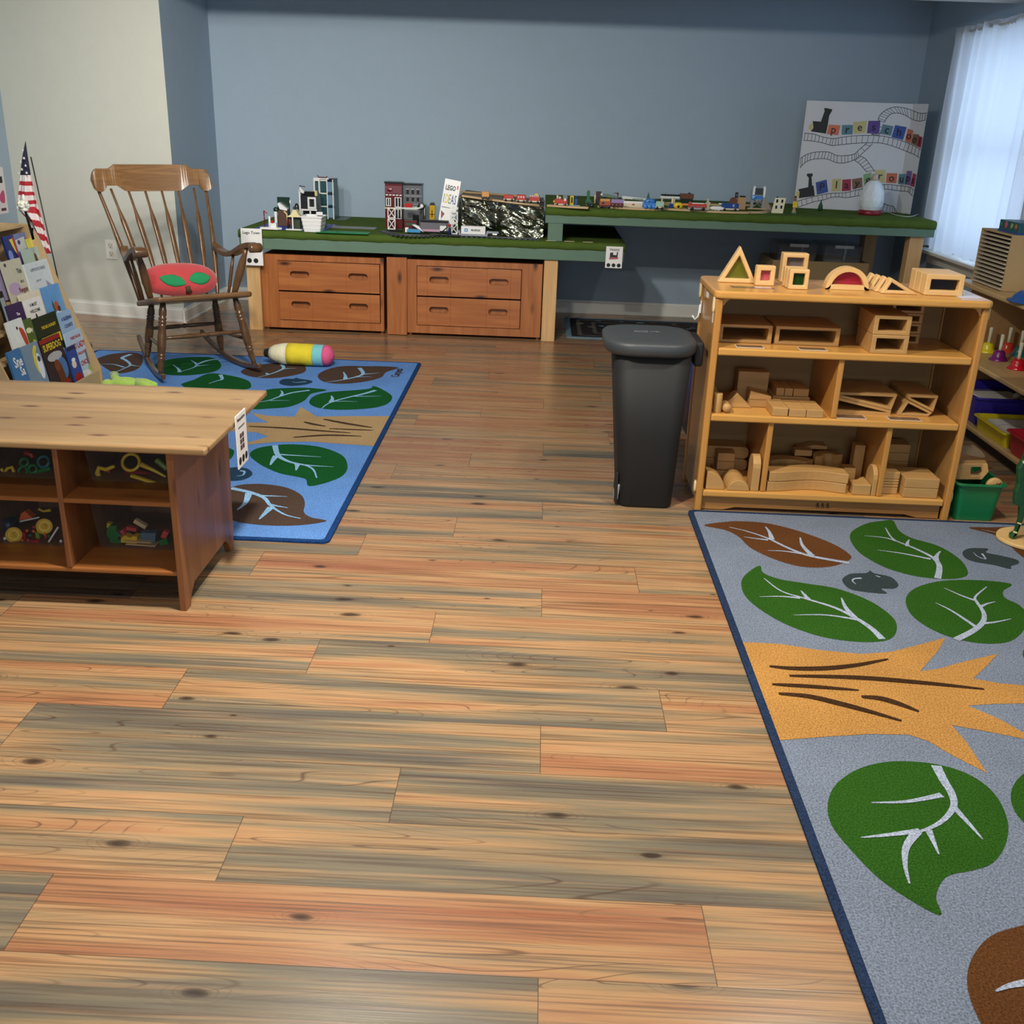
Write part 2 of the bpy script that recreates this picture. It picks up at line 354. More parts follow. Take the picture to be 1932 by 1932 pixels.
# ------------------------------------------------------------------ floor : laminate planks
def make_floor():
    w_, l_ = 0.2125, 1.352; pat = [-0.622, -0.29, 0.054, 0.39]
    vs, fs, uvs, cols = [], [], [], []
    rng = random.Random(3)
    for k in range(-28, 36):
        ya = 1.67+k*w_; yb = ya+w_; j0 = pat[k % 4]
        n0 = int((LX-j0)/l_)-2
        x = j0+n0*l_
        while x < WX+0.1:
            xa, xb = max(x, LX-0.05), min(x+l_, WX+0.05)
            if xb > xa:
                n = len(vs); vs += [(xa, ya, 0), (xb, ya, 0), (xb, yb, 0), (xa, yb, 0)]; fs.append((n, n+1, n+2, n+3))
                uvs += [(xa-x, 0), (xb-x, 0), (xb-x, w_), (xa-x, w_)]
                c = (rng.random(), rng.random(), rng.random(), 1); cols += [c]*4
            x += l_
    me = bpy.data.meshes.new('floor'); me.from_pydata(vs, [], fs)
    me.uv_layers.new(name='plank'); me.color_attributes.new('rnd', 'FLOAT_COLOR', 'CORNER'); uv = me.uv_layers['plank']; ca = me.color_attributes['rnd']
    for i in range(len(me.loops)): uv.data[i].uv = uvs[i]; ca.data[i].color = cols[i]
    o = bpy.data.objects.new('floor', me); COL.objects.link(o); o['kind'] = 'structure'; o['label'] = 'rustic multi-tone laminate plank floor'
    m = bpy.data.materials.new('laminate_planks'); m.use_nodes = True; nt = m.node_tree; N = nt.nodes; L = nt.links
    b = N['Principled BSDF']
    def nd(t, **kw):
        n = N.new(t)
        for a, v in kw.items(): setattr(n, a, v)
        return n
    def math_(op, a, b_=None, c=None):
        n = nd('ShaderNodeMath', operation=op)
        for i, q in enumerate((a, b_, c)):
            if q is None: continue
            if isinstance(q, (int, float)): n.inputs[i].default_value = q
            else: L.new(q, n.inputs[i])
        return n.outputs[0]
    def rngm(v, a, b_, c, d, sm=False):
        n = nd('ShaderNodeMapRange'); n.interpolation_type = 'SMOOTHSTEP' if sm else 'LINEAR'
        L.new(v, n.inputs['Value'])
        for i, q in zip(('From Min', 'From Max', 'To Min', 'To Max'), (a, b_, c, d)): n.inputs[i].default_value = q
        return n.outputs[0]
    def mixc(f, a, b_):
        n = nd('ShaderNodeMix', data_type='RGBA')
        for k_, q in (('Factor', f), ('A', a), ('B', b_)):
            if isinstance(q, (int, float)): n.inputs[k_].default_value = q
            elif isinstance(q, tuple): n.inputs[k_].default_value = q
            else: L.new(q, n.inputs[k_])
        return n.outputs['Result']
    uvn = nd('ShaderNodeUVMap', uv_map='plank'); at = nd('ShaderNodeAttribute', attribute_name='rnd')
    su = nd('ShaderNodeSeparateXYZ'); L.new(uvn.outputs[0], su.inputs[0]); sr = nd('ShaderNodeSeparateColor'); L.new(at.outputs['Color'], sr.inputs[0])
    U, V = su.outputs[0], su.outputs[1]; R1, R2, R3 = sr.outputs[0], sr.outputs[1], sr.outputs[2]
    u2 = math_('MULTIPLY_ADD', R1, 37.0, U); v2 = math_('MULTIPLY_ADD', R2, 11.0, V); w2 = math_('MULTIPLY', R3, 23.0)
    def cmb(a, b_, c=None):
        n = nd('ShaderNodeCombineXYZ'); L.new(a, n.inputs[0]); L.new(b_, n.inputs[1])
        if c is not None: L.new(c, n.inputs[2])
        return n.outputs[0]
    def noise(su_, sv_, scale=1, det=3, dist=0.0):
        n = nd('ShaderNodeTexNoise'); n.inputs['Scale'].default_value = scale; n.inputs['Detail'].default_value = det; n.inputs['Distortion'].default_value = dist
        L.new(cmb(math_('MULTIPLY', u2, su_), math_('MULTIPLY', v2, sv_), w2), n.inputs['Vector']); return n.outputs['Fac']
    # broad colour streaks
    broad = noise(0.8, 13, 1, 6, 0.25)
    tone = math_('MULTIPLY_ADD', math_('SUBTRACT', R3, 0.42), 0.24, broad)
    cr = nd('ShaderNodeValToRGB'); L.new(tone, cr.inputs[0]); e = cr.color_ramp.elements
    e[0].position = 0.26; e[0].color = lin((98, 92, 82)); e[1].position = 0.82; e[1].color = lin((152, 98, 70))
    for p_, c_ in ((0.385, (122, 112, 92)), (0.45, (152, 126, 94)), (0.53, (176, 137, 97)), (0.62, (166, 120, 84))):
        x = e.new(p_); x.color = lin(c_)
    base = cr.outputs[0]
    # fine long fibres
    fib = noise(2.2, 150, 1, 6, 0.15)
    base = mixc(rngm(fib, 0.47, 0.66, 0, 0.62), base, lin((74, 52, 36)))
    fib2 = noise(1.6, 60, 1, 2, 0.4)
    base = mixc(rngm(fib2, 0.56, 0.75, 0, 0.35), base, lin((202, 160, 118)))
    # cathedral grain : contour lines of a stretched height field
    h = noise(0.85, 6.0, 1, 1.0, 0.2)
    con = math_('ABSOLUTE', math_('SINE', math_('MULTIPLY', h, 105.0)))
    line = rngm(con, 0.0, 0.22, 1, 0, True)
    msk = rngm(noise(1.1, 9, 1, 2), 0.50, 0.60, 0, 0.62)
    base = mixc(math_('MULTIPLY', line, msk), base, lin((66, 42, 34)))
    # knots
    vo = nd('ShaderNodeTexVoronoi'); vo.inputs['Scale'].default_value = 1.0; vo.inputs['Randomness'].default_value = 1; vo.voronoi_dimensions = '2D'
    L.new(cmb(math_('MULTIPLY', u2, 2.6), math_('MULTIPLY', v2, 6.2), w2), vo.inputs['Vector'])
    sc = nd('ShaderNodeSeparateColor'); L.new(vo.outputs['Color'], sc.inputs[0])
    on = math_('GREATER_THAN', sc.outputs[0], 0.62)
    kn = math_('ADD', vo.outputs['Distance'], math_('MULTIPLY', math_('SUBTRACT', noise(14, 40, 1, 2), 0.5), 0.10))
    kn = math_('DIVIDE', kn, rngm(sc.outputs[1], 0, 1, 0.45, 1.7))
    core = math_('MULTIPLY', rngm(kn, 0.015, 0.08, 0.88, 0, True), on)
    rings = math_('MULTIPLY', math_('MULTIPLY', rngm(math_('ABSOLUTE', math_('SINE', math_('MULTIPLY', kn, 75))), 0, 0.4, 0.6, 0), rngm(kn, 0.07, 0.2, 0.9, 0, True)), on)
    base = mixc(rings, base, lin((90, 58, 40))); base = mixc(core, base, lin((44, 30, 24)))
    # joint lines
    ev = math_('MINIMUM', V, math_('SUBTRACT', w_, V)); eu = math_('MINIMUM', U, math_('SUBTRACT', l_, U))
    ed = math_('MINIMUM', ev, eu)
    base = mixc(rngm(ed, 0.0004, 0.0016, 0.75, 0), base, lin((60, 38, 24)))
    L.new(base, b.inputs['Base Color'])
    L.new(rngm(fib, 0.3, 0.7, 0.20, 0.32), b.inputs['Roughness']); b.inputs['Specular IOR Level'].default_value = 0.55
    bp = nd('ShaderNodeBump'); bp.inputs['Strength'].default_value = 0.22; bp.inputs['Distance'].default_value = 0.002
    L.new(math_('ADD', math_('MULTIPLY', fib, 0.5), rngm(ed, 0, 0.002, 0, 0.25)), bp.inputs['Height']); L.new(bp.outputs[0], b.inputs['Normal'])
    me.materials.append(m)
    return o
make_floor()
# ================================================================== TRAIN TABLE (two decks)
M_felt = mat('green_felt', (80, 102, 44), 1.0, bump=0.4, bscale=300, var=0.12, vscale=14, spec=0.1)
M_gpaint = mat('grey_green_paint', (92, 122, 104), 0.6, var=0.08, vscale=12)
M_pine = wood('raw_pine', (226, 190, 138), (200, 154, 98), 'Z', 1.0, 0.55, ring=14, knots=0.8)
M_cab = wood('orange_pine', (186, 118, 66), (154, 88, 44), 'X', 1.0, 0.38, ring=16, knots=0.9, c3=(70, 36, 18))
M_cabv = wood('orange_pine_upright', (186, 118, 66), (150, 86, 42), 'Z', 1.0, 0.38, ring=16, knots=0.8, c3=(70, 36, 18))
M_dark = mat('deep_brown', (40, 26, 18), 0.8)
LZ, UZ = 0.718, 0.949
tb = thing('train_table', 'long two-level green felt covered train table along the back wall', 'table', (-0.75, 8.0, 0))
def deck(x0, x1, y0, y1, z, nm1, nm2, zb, zm):
    rnd = random.Random(int(x0*100)); m = MB(); m.sm = True
    # felt : top sheet plus rolled front / side lip, slightly lumpy
    n = 60; vs = []; fs = []; prof = [(y1, z), (y0+0.03, z), (y0+0.008, z-0.003), (y0-0.004, z-0.014), (y0-0.008, (z+zm)/2), (y0-0.003, zm-0.001), (y0+0.006, zm-0.002)]
    for i in range(n+1):
        u = i/n; x = x0+(x1-x0)*u
        for j, (yy, zz) in enumerate(prof):
            w_ = 0 if j < 2 else 0.002*math.sin(x*23)+0.0015*math.sin(x*57+1)
            vs.append((x, yy, zz+w_*(1 if j > 3 else 0.3)))
    k = len(prof)
    for i in range(n):
        for j in range(k-1):
            a = i*k+j; fs.append((a, a+1, a+k+1, a+k))
    fs.append([j for j in range(k)][::-1]); fs.append([n*k+j for j in range(k)])
    m.add(vs, fs); m.sm = False
    m.box(x0+0.002, x1-0.002, y0+0.004, y1, zm-0.003, z-0.004)
    m.build(nm1, M_felt, tb)
    MB().box(x0+0.004, x1-0.004, y0, y0+0.038, zb, zm).build(nm2, M_gpaint, tb, bevel=0.003)
    MB().box(x0+0.004, x0+0.042, y0+0.039, y1, zb, zm).build(nm2, M_gpaint, tb, bevel=0.003)
    MB().box(x1-0.042, x1-0.004, y0+0.039, y1, zb, zm).build(nm2, M_gpaint, tb, bevel=0.003)
deck(-2.15, 0.595, 7.34, 8.61, LZ, 'lower_deck', 'rail', 0.588, 0.665)
deck(0.02, 2.735, 7.34, 8.61, UZ, 'upper_deck', 'rail', 0.84, 0.895)
for x0, y0, zt in ((-2.115, 7.365, 0.588), (0.03, 7.365, 0.588), (2.585, 7.385, 0.84), (-2.1, 8.45, 0.588), (0.03, 8.45, 0.588), (2.6, 8.45, 0.84)):
    MB().box(x0, x0+0.098, y0, y0+0.095, 0, zt).build('leg', M_pine, tb, bevel=0.004)
MB().box(0.045, 0.15, 7.345, 7.44, LZ, 0.84).build('deck_post', M_gpaint, tb, bevel=0.003)
MB().box(0.045, 0.15, 8.45, 8.54, LZ, 0.84).build('deck_post', M_gpaint, tb, bevel=0.003)
for x in (0.07, 0.2, 0.33): MB().cbox(x, 7.352, LZ+0.002, 0.07, 0.02, 0.002, 0.1).build('tape_scrap', mat('masking_tape', (225, 215, 180), 0.7), tb)

# drawer cabinets under the lower deck
def drawer_cabinet(x0, x1, dx0, dx1, label, stile=None):
    yf = 7.395; t = thing('drawer_cabinet', label, 'cabinet', ((x0+x1)/2, yf+0.25, 0), group='pine drawer cabinets under the train table')
    m = MB()
    m.ring([(x0, 0.02), (x1, 0.02), (x1, 0.548), (x0, 0.548)], [(dx0, 0.078), (dx1, 0.078), (dx1, 0.506), (dx0, 0.506)], yf, yf+0.03)
    m.build('face_frame', M_cabv, t, bevel=0.002)
    m = MB()
    m.box(x0+0.01, x0+0.03, yf+0.03, 7.95, 0.0, 0.54); m.box(x1-0.03, x1-0.01, yf+0.03, 7.95, 0.0, 0.54); m.box(x0+0.03, x1-0.03, 7.93, 7.95, 0.0, 0.54)
    m.box(x0+0.01, x1-0.01, yf+0.03, 7.95, 0.53, 0.545); m.build('carcass', M_cab, t, bevel=0.002)
    for z0, z1 in ((0.296, 0.502), (0.082, 0.284)):
        dr = MB(); W_, ym = dx1-dx0, yf-0.012; cxs = [dx0+W_*0.215, dx0+W_*0.785]; hz = (z0+z1)/2+0.012
        # front panel pieces around two routed grips
        xs = [dx0+0.004, cxs[0]-0.085, cxs[0]+0.085, cxs[1]-0.085, cxs[1]+0.085, dx1-0.004]
        for a, b in ((0, 1), (2, 3), (4, 5)): dr.box(xs[a], xs[b], ym, ym+0.022, z0, z1)
        for c in cxs:
            inner = rrect(c-0.07, c+0.07, hz-0.024, hz+0.024, 0.0239, 5)
            outer = []
            for px2, pz2 in inner:
                dx_, dz_ = px2-c, pz2-hz; k = min(0.085/max(abs(dx_), 1e-6), ((z1-z0)/2)/max(abs(dz_), 1e-6)); ox = c+dx_*k; oz = (z0+z1)/2+dz_*k
                outer.append((max(c-0.085, min(c+0.085, ox)), max(z0, min(z1, oz))))
            # snap the frame corners
            for cx_, cz_ in ((c-0.085, z0), (c+0.085, z0), (c-0.085, z1), (c+0.085, z1)):
                i = min(range(len(outer)), key=lambda q: (outer[q][0]-cx_)**2+(outer[q][1]-cz_)**2); outer[i] = (cx_, cz_)
            dr.ring(outer, inner, ym, ym+0.022)
        d = dr.build('drawer', M_cab, t, bevel=0.0015)
        for c in cxs:
            MB().box(c-0.078, c+0.078, ym+0.05, ym+0.056, hz-0.045, hz+0.045).build('recessed_grip', M_cabv, d)
    if stile: MB().box(stile[0], stile[1], yf-0.02, yf+0.0, 0.005, 0.56).build('centre_stile', M_cabv, t, bevel=0.002)
    return t
drawer_cabinet(-2.015, -1.125, -1.894, -1.13-0.02, 'knotty orange pine two-drawer cabinet under the train table, next to the rocking chair', (-1.10, -0.955))
drawer_cabinet(-0.955+0.0, 0.022, -0.886, -0.127, 'knotty orange pine two-drawer cabinet under the train table, nearest the bare floor gap')

# hanging card signs
def card_sign(name, label, centre, w_, h_, title, dots, T, art, titsz=0.014, parent_cat='sign'):
    t = tag(bpy.data.objects.new(name, None), label, parent_cat); COL.objects.link(t); t.empty_display_size = 0.03
    t.matrix_world = T; 
    t.location = T.to_translation(); t.rotation_euler = T.to_euler()
    m = MB(); m.box(-w_/2, w_/2, -0.0015, 0.0015, -h_/2, h_/2); m.build('card', mat('card_white', (238, 238, 238), 0.35, var=0), t, world=False)
    m = MB(); F = Matrix.Rotation(PI/2, 4, 'X')
    m.text(title, titsz, Matrix.Translation((0, -0.0022, h_/2-titsz*1.1)) @ F, bold=titsz*0.02)
    m.build('title_text', mat('ink_black', (16, 16, 18), 0.6, var=0), t, world=False)
    m = MB()
    for k in range(dots): m.wheel(((k-(dots-1)/2)*w_*0.31, -0.002, -h_/2+h_*0.13), w_*0.115, 0.001)
    m.build('dot_row', mat('ink_black', (16, 16, 18), 0.6, var=0), t, world=False)
    m = MB(); mats = art(m); m.build('picture', mats, t, world=False)
    return t
def art_town(m):
    m.m = 0; m.prism([(-0.03, 0.0), (-0.005, 0.012), (0.012, 0.004), (0.0, -0.01), (-0.022, -0.012)], -0.0022, -0.0016, 'XZ')
    m.m = 1; m.prism([(-0.02, 0.014), (-0.004, 0.022), (0.004, 0.014)], -0.0024, -0.0016, 'XZ')
    m.m = 2; m.prism([(-0.028, -0.016), (0.0, -0.024), (0.03, -0.02), (0.01, -0.028), (-0.02, -0.026)], -0.0024, -0.0016, 'XZ'); m.prism([(0.012, 0.01), (0.034, 0.014), (0.02, -0.002)], -0.0024, -0.0016, 'XZ')
    return [mat('art_orange', (205, 120, 50), 0.6), mat('art_red', (190, 50, 40), 0.6), mat('art_navy', (40, 46, 60), 0.6)]
p = py_(475.5, 466, 7.315)
card_sign('sign_card', 'white card reading Town on the left front corner of the train table', None, 0.15, 0.255, 'Lego Town', 2, Matrix.Translation(p), art_town, 0.027)
def art_train(m):
    m.m = 0; m.prism([(-0.03, 0.0), (-0.03, 0.03), (-0.008, 0.034), (-0.008, 0.016), (0.016, 0.016), (0.018, 0.038), (0.026, 0.038), (0.024, 0.0)], -0.0022, -0.0016, 'XZ')
    m.m = 1; m.prism([(-0.034, 0.0), (0.032, 0.0), (0.026, -0.012), (-0.034, -0.016)], -0.0022, -0.0016, 'XZ')
    return [mat('art_black', (40, 42, 46), 0.6), mat('art_pink', (176, 96, 106), 0.6)]
p = py_(1158.5, 485.5, 7.315)
card_sign('sign_card', 'white card with a small engine picture at the right end of the lower deck', None, 0.118, 0.148, 'TRAINS', 3, Matrix.Translation(p), art_train, 0.021)
# ================================================================== BLOCK SHELF
M_maple = wood('honey_maple', (214, 160, 84), (190, 132, 60), 'X', 1.0, 0.28, ring=9, coat=0.3)
M_maplev = wood('honey_maple_upright', (198, 142, 72), (172, 116, 50), 'Z', 1.0, 0.3, ring=9, coat=0.3)
M_shback = mat('tan_backboard', (150, 116, 68), 0.6, var=0.05)
M_shside = wood('maple_side_panel', (176, 134, 78), (152, 108, 58), 'Z', 1.0, 0.25, ring=9, coat=0.4)
X0, X1, YF, YB = 0.692, 1.742, 3.98, 4.385
sh = thing('block_shelf', 'honey maple shelf unit full of wooden unit blocks', 'shelf', ((X0+X1)/2, (YF+YB)/2, 0))
m = MB(); m.prism(rrect(X0-0.012, X1+0.012, YF-0.018, YB+0.01, 0.03), 0.885, 0.915); m.build('top_panel', M_maple, sh, bevel=0.009, seg=3)
for x0 in (X0, X1-0.022):
    m = MB(); m.prism([(YF+0.02, 0.04), (YB, 0.04), (YB, 0.885), (YF+0.02, 0.885)], x0+0.003, x0+0.019, 'YZ'); m.build('side_panel', M_shside, sh)
    MB().box(x0-0.002, x0+0.026, YF-0.004, YF+0.026, 0.0, 0.884).build('corner_post', M_maplev, sh, bevel=0.007, seg=3)
    MB().box(x0-0.002, x0+0.026, YB-0.026, YB+0.004, 0.0, 0.884).build('corner_post', M_maplev, sh, bevel=0.007, seg=3)
MB().box(X0+0.02, X1-0.02, YB-0.012, YB-0.002, 0.065, 0.885).build('back_panel', M_shback, sh)
for z0, z1 in ((0.661, 0.691), (0.391, 0.42), (0.065, 0.093)):
    MB().box(X0+0.026, X1-0.026, YF, YB-0.013, z0, z1).build('shelf_board', M_maple, sh, bevel=0.006, seg=2)
for x, z0, z1 in ((1.214, 0.42, 0.661), (0.968, 0.093, 0.391), (1.45, 0.093, 0.391)):
    MB().box(x-0.0115, x+0.0115, YF+0.012, YB-0.013, z0, z1).build('divider', M_maplev, sh, bevel=0.005)
m = MB(); m.prism([(X0+0.03, 0.064), (X1-0.03, 0.064), (X1-0.03, 0.004), (X1-0.12, 0.004), (X1-0.17, 0.016), (X0+0.17, 0.016), (X0+0.12, 0.004), (X0+0.03, 0.004)], YF+0.022, YF+0.04, 'XZ')
pb = m.build('toe_board', wood('walnut_toned_maple', (176, 128, 70), (146, 98, 50), 'X', 1.0, 0.4, ring=12), sh)
m = MB()
for k in range(3):   # branded row of little figures
    x = 1.205+k*0.021; m.wheel((x, YF+0.0215, 0.047), 0.004, 0.001); m.tube([(x, YF+0.0215, 0.044), (x+0.002, YF+0.0215, 0.035)], 0.0022, 6)
    m.tube([(x-0.008, YF+0.0215, 0.040), (x, YF+0.0215, 0.043), (x+0.008, YF+0.0215, 0.038)], 0.0014, 6); m.tube([(x+0.002, YF+0.0215, 0.036), (x-0.005, YF+0.0215, 0.029)], 0.0016, 6); m.tube([(x+0.002, YF+0.0215, 0.036), (x+0.008, YF+0.0215, 0.029)], 0.0016, 6)
m.build('burned_mark', mat('burn_brown', (60, 34, 16), 0.7, var=0), pb)
# curved top brackets and white corner clips
for x0, sgn in ((X0+0.026, 1), (X1-0.026, -1)):
    m = MB(); m.prism([(x0, 0.884), (x0+sgn*0.03, 0.884), (x0+sgn*0.018, 0.876), (x0+sgn*0.008, 0.864), (x0, 0.85)][::sgn], YF+0.006, YF+0.02, 'XZ'); m.build('corner_bracket', M_maplev, sh)
M_clip = mat('cream_plastic', (228, 206, 160), 0.4, var=0.02)
for x, y, z, h in ((X0-0.006, YF+0.02, 0.86, 0.07), (X0-0.006, YB-0.02, 0.86, 0.07), (X1+0.006, YF+0.02, 0.862, 0.06), (X0-0.006, YF+0.02, 0.105, 0.05), (X1+0.006, YF+0.02, 0.105, 0.05)):
    m = MB(); m.ball((x, y, z), 0.006, 0.013, h/2, e=0.7); m.build('connector_clip', M_clip, sh)
m = MB(); m.tube([(X0-0.004, YB-0.04, 0.80), (X0-0.008, YB-0.04, 0.75), (X0-0.022, YB-0.04, 0.735), (X0-0.034, YB-0.04, 0.752)], 0.004, 8); m.cbox(X0-0.002, YB-0.04, 0.79, 0.004, 0.02, 0.05)
m.build('white_hook', mat('hook_white', (235, 235, 235), 0.3, var=0), sh)
MB().cbox(X0+0.0015, YF+0.06, 0.81, 0.002, 0.014, 0.06).build('paper_label', mat('paper_white', (232, 230, 224), 0.5, var=0), sh)
m = MB(); m.cbox(X0+0.0015, YB-0.16, 0.86, 0.002, 0.05, 0.022); m.build('paper_label', mat('paper_white', (232, 230, 224), 0.5, var=0), sh)

# ---- blocks
M_blk = wood('beech_block', (194, 152, 94), (170, 126, 70), 'X', 1.4, 0.5, ring=8)
M_blk2 = wood('beech_block_upright', (194, 152, 94), (170, 126, 70), 'Z', 1.4, 0.5, ring=8)
def block(label, fn, cat='block', name='unit_block', group=None, m_=None, bev=0.003):
    m = MB(); fn(m); o = m.build(name, m_ or M_blk, bevel=bev); tag(o, label, cat, group); recenter(o); return o
def recenter(o):
    me = o.data; n = len(me.vertices)
    c = Vector((sum(v.co.x for v in me.vertices)/n, sum(v.co.y for v in me.vertices)/n, min(v.co.z for v in me.vertices)))
    for v in me.vertices: v.co -= c
    o.location = c
def bx(label, x0, x1, y0, y1, z0, z1, **k): return block(label, lambda m: m.box(x0, x1, y0, y1, z0, z1), **k)
S1, S2, S3, ST = 0.691, 0.42, 0.093, 0.915
# top compartment : hollow blocks
def hollow(label, x0, x1, y0, y1, z0, z1, t=0.016, group='hollow blocks on the upper shelf', tv=None):
    tv = tv or t*1.4
    return block(label, lambda m: m.ring([(x0, z0), (x1, z0), (x1, z1), (x0, z1)], [(x0+tv, z0+t), (x1-tv, z0+t), (x1-tv, z1-t), (x0+tv, z1-t)], y0, y1), name='hollow_block', group=group, bev=0.002)
hollow('long hollow wooden block at the left end of the upper shelf', 0.735, 0.95, 4.1, 4.33, S1+0.0005, S1+0.074, 0.012)
hollow('long hollow wooden block, second from the left on the upper shelf', 0.963, 1.222, 4.1, 4.33, S1+0.0005, S1+0.074, 0.012)
hollow('short hollow wooden block, lower of the front stack of two', 1.318, 1.462, 3.995, 4.2, S1+0.0005, S1+0.0735, 0.013)
hollow('short hollow wooden block, upper of the front stack of two', 1.318, 1.462, 4.0, 4.21, S1+0.0745, S1+0.148, 0.013)
for k, w_ in enumerate(('bottom', 'second', 'third', 'topmost')):
    hollow('thin hollow wooden block, %s of the back right stack' % w_, 1.455, 1.585, 4.22, 4.35, S1+0.0005+k*0.042, S1+0.041+k*0.042, 0.01)
def photo(label, x, y, z, w_, d_, rz=0):
    m = MB(Matrix.Translation((x, y, z)) @ Matrix.Rotation(rz, 4, 'Z')); m.box(-w_/2, w_/2, -d_/2, d_/2, 0, 0.0012); m.m = 1
    m.box(-w_/2+0.002, w_/2-0.002, -d_/2+0.002, d_/2-0.002, 0.0012, 0.0015)
    o = m.build('photo_card', [mat('paper_white', (232, 230, 224), 0.5, var=0), mat('photo_brown_print', (120, 92, 66), 0.3, var=0.6, vscale=60)]); tag(o, label, 'card'); recenter(o)
photo('laminated photo card lying at the left of the upper shelf', 0.85, 4.03, S1+0.0003, 0.11, 0.05)
photo('laminated photo card lying at the middle of the upper shelf', 1.1, 4.03, S1+0.0003, 0.11, 0.05)
photo('laminated photo card under the framed blocks, left', 1.29, 4.03, S2+0.0003, 0.12, 0.06)
photo('laminated photo card under the framed blocks, right', 1.51, 4.03, S2+0.0003, 0.13, 0.05)
# middle left compartment
G2 = 'unit blocks in the middle left compartment'
bx('large square block standing against the middle left backboard', 0.86, 0.99, 4.23, 4.29, S2+0.0005, S2+0.125, group=G2)
block('upright cylinder block at the left end of the middle shelf', lambda m: m.lathe([(0.017, 0), (0.018, 0.002), (0.018, 0.076), (0.017, 0.078)], (0.746, 4.02, S2+0.0005)), name='cylinder_block', group=G2, m_=M_blk2, bev=0)
block('short round peg block lying beside the upright cylinder', lambda m: m.wheel((0.785, 4.04, S2+0.0195), 0.019, 0.07), name='cylinder_block', group=G2, bev=0)
block('triangular block behind the round peg', lambda m: m.prism([(0.775, S2+0.0005), (0.905, S2+0.0005), (0.84, S2+0.062)], 4.1, 4.17, 'XZ'), name='triangle_block', group=G2)
block('small triangular block balanced behind the upright cylinder', lambda m: m.prism([(0.73, S2+0.0005), (0.80, S2+0.0005), (0.742, S2+0.1)], 4.2, 4.26, 'XZ'), name='triangle_block', group=G2)
def ramp(z, l): block(l, lambda m: m.prism([(0.895, z), (0.985, z), (0.985, z+0.016), (0.895, z+0.038)], 4.12, 4.19, 'XZ'), name='ramp_block', group=G2)
bx('flat block under the wedge in the middle left compartment', 0.895, 0.985, 4.12, 4.19, S2+0.0005, S2+0.031, group=G2)
ramp(S2+0.032, 'wedge block lying on a flat block')
for k, (x, wd) in enumerate(((1.03, 0.034), (1.066, 0.034), (1.118, 0.064))):
    bx(('left small', 'middle small', 'right wider')[k]+' block on top of the back row in the middle left', x-wd/2, x+wd/2, 4.17, 4.3, S2+0.0405, S2+0.074, group=G2)
bx('long flat block carrying the back row of small blocks', 1.0, 1.155, 4.165, 4.31, S2+0.0005, S2+0.04, group=G2)
block('half unit block with a ridge at the front of the middle left', lambda m: m.box(0.965, 1.028, 3.99, 4.14, S2+0.0005, S2+0.036), group=G2)
for k in range(2):
    for j in range(3):
        x = 1.066+k*0.07; y = 4.01+j*0.05
        bx('square block in the front row, %s column, %s' % (('left', 'right')[k], ('nearest', 'middle', 'farthest')[j]), x-0.034, x+0.034, y-0.024, y+0.024, S2+0.0005, S2+0.034, group=G2)
# middle right compartment : framed wedges
G3 = 'framed mirror blocks in the middle right compartment'
def frame_poly(label, outer, y0, y1, t=0.014):
    c = Vector((sum(p[0] for p in outer)/len(outer), sum(p[1] for p in outer)/len(outer)))
    inner = []
    n = len(outer)
    for i in range(n):   # inward offset
        p = Vector(outer[i]); a = (Vector(outer[i])-Vector(outer[i-1])).normalized(); b = (Vector(outer[(i+1) % n])-p).normalized()
        na = Vector((-a.y, a.x)); nb = Vector((-b.y, b.x)); k = (na+nb)/(1+na.dot(nb)); q = p+k*t; inner.append((q.x, q.y))
    return block(label, lambda m: m.ring(outer, inner, y0, y1), name='frame_block', group=G3, bev=0.0015)
za = S2+0.0005
frame_poly('long open triangular frame block lying on the left, point to the right', [(1.235, za), (1.47, za), (1.47, za+0.02), (1.235, za+0.068)], 4.08, 4.3, 0.011)
frame_poly('long open triangular frame block turned over on top of the left one', [(1.235, za+0.088), (1.235, za+0.0695), (1.47, za+0.0215), (1.485, za+0.088)], 4.08, 4.3, 0.011)
frame_poly('short open triangular frame block lying on the right', [(1.5, za), (1.625, za), (1.64, za+0.018), (1.53, za+0.066)], 4.08, 4.3, 0.010)
frame_poly('short open triangular frame block turned over on the right', [(1.53, za+0.088), (1.532, za+0.068), (1.642, za+0.020), (1.652, za+0.088)], 4.08, 4.3, 0.010)
# bottom left compartment
G4 = 'blocks in the bottom left compartment'; zb = S3+0.0005
def arc(cx, cz, r, a0, a1, n=12): return [(cx+r*math.cos(math.radians(a0+(a1-a0)*k/n)), cz+r*math.sin(math.radians(a0+(a1-a0)*k/n))) for k in range(n+1)]
block('quarter circle block at the far left of the bottom shelf', lambda m: m.prism([(0.73, zb)]+arc(0.73, zb, 0.078, 0, 90), 3.995, 4.06, 'XZ'), name='curved_block', group=G4)
block('half circle block on the bottom shelf beside the quarter circle', lambda m: m.prism(arc(0.865, zb, 0.046, 0, 180), 3.99, 4.14, 'XZ'), name='curved_block', group=G4)
for k, w_ in enumerate(('lower', 'upper')):
    bx('small flat block, %s of two stacked behind the half circle' % w_, 0.80, 0.875, 4.17, 4.24, zb+0.03+k*0.038, zb+0.067+k*0.038, group=G4)
bx('flat block at the base of the stack behind the half circle', 0.79, 0.885, 4.16, 4.25, zb, zb+0.029, group=G4)
for k, w_ in enumerate(('lower', 'upper')):
    block('wide curved arch block, %s of two at the bottom left back' % w_, lambda m: m.prism(rrect(0.73, 0.95, zb+k*0.055, zb+0.053+k*0.055, 0.02), 4.26, 4.36, 'XZ'), name='curved_block', group=G4)
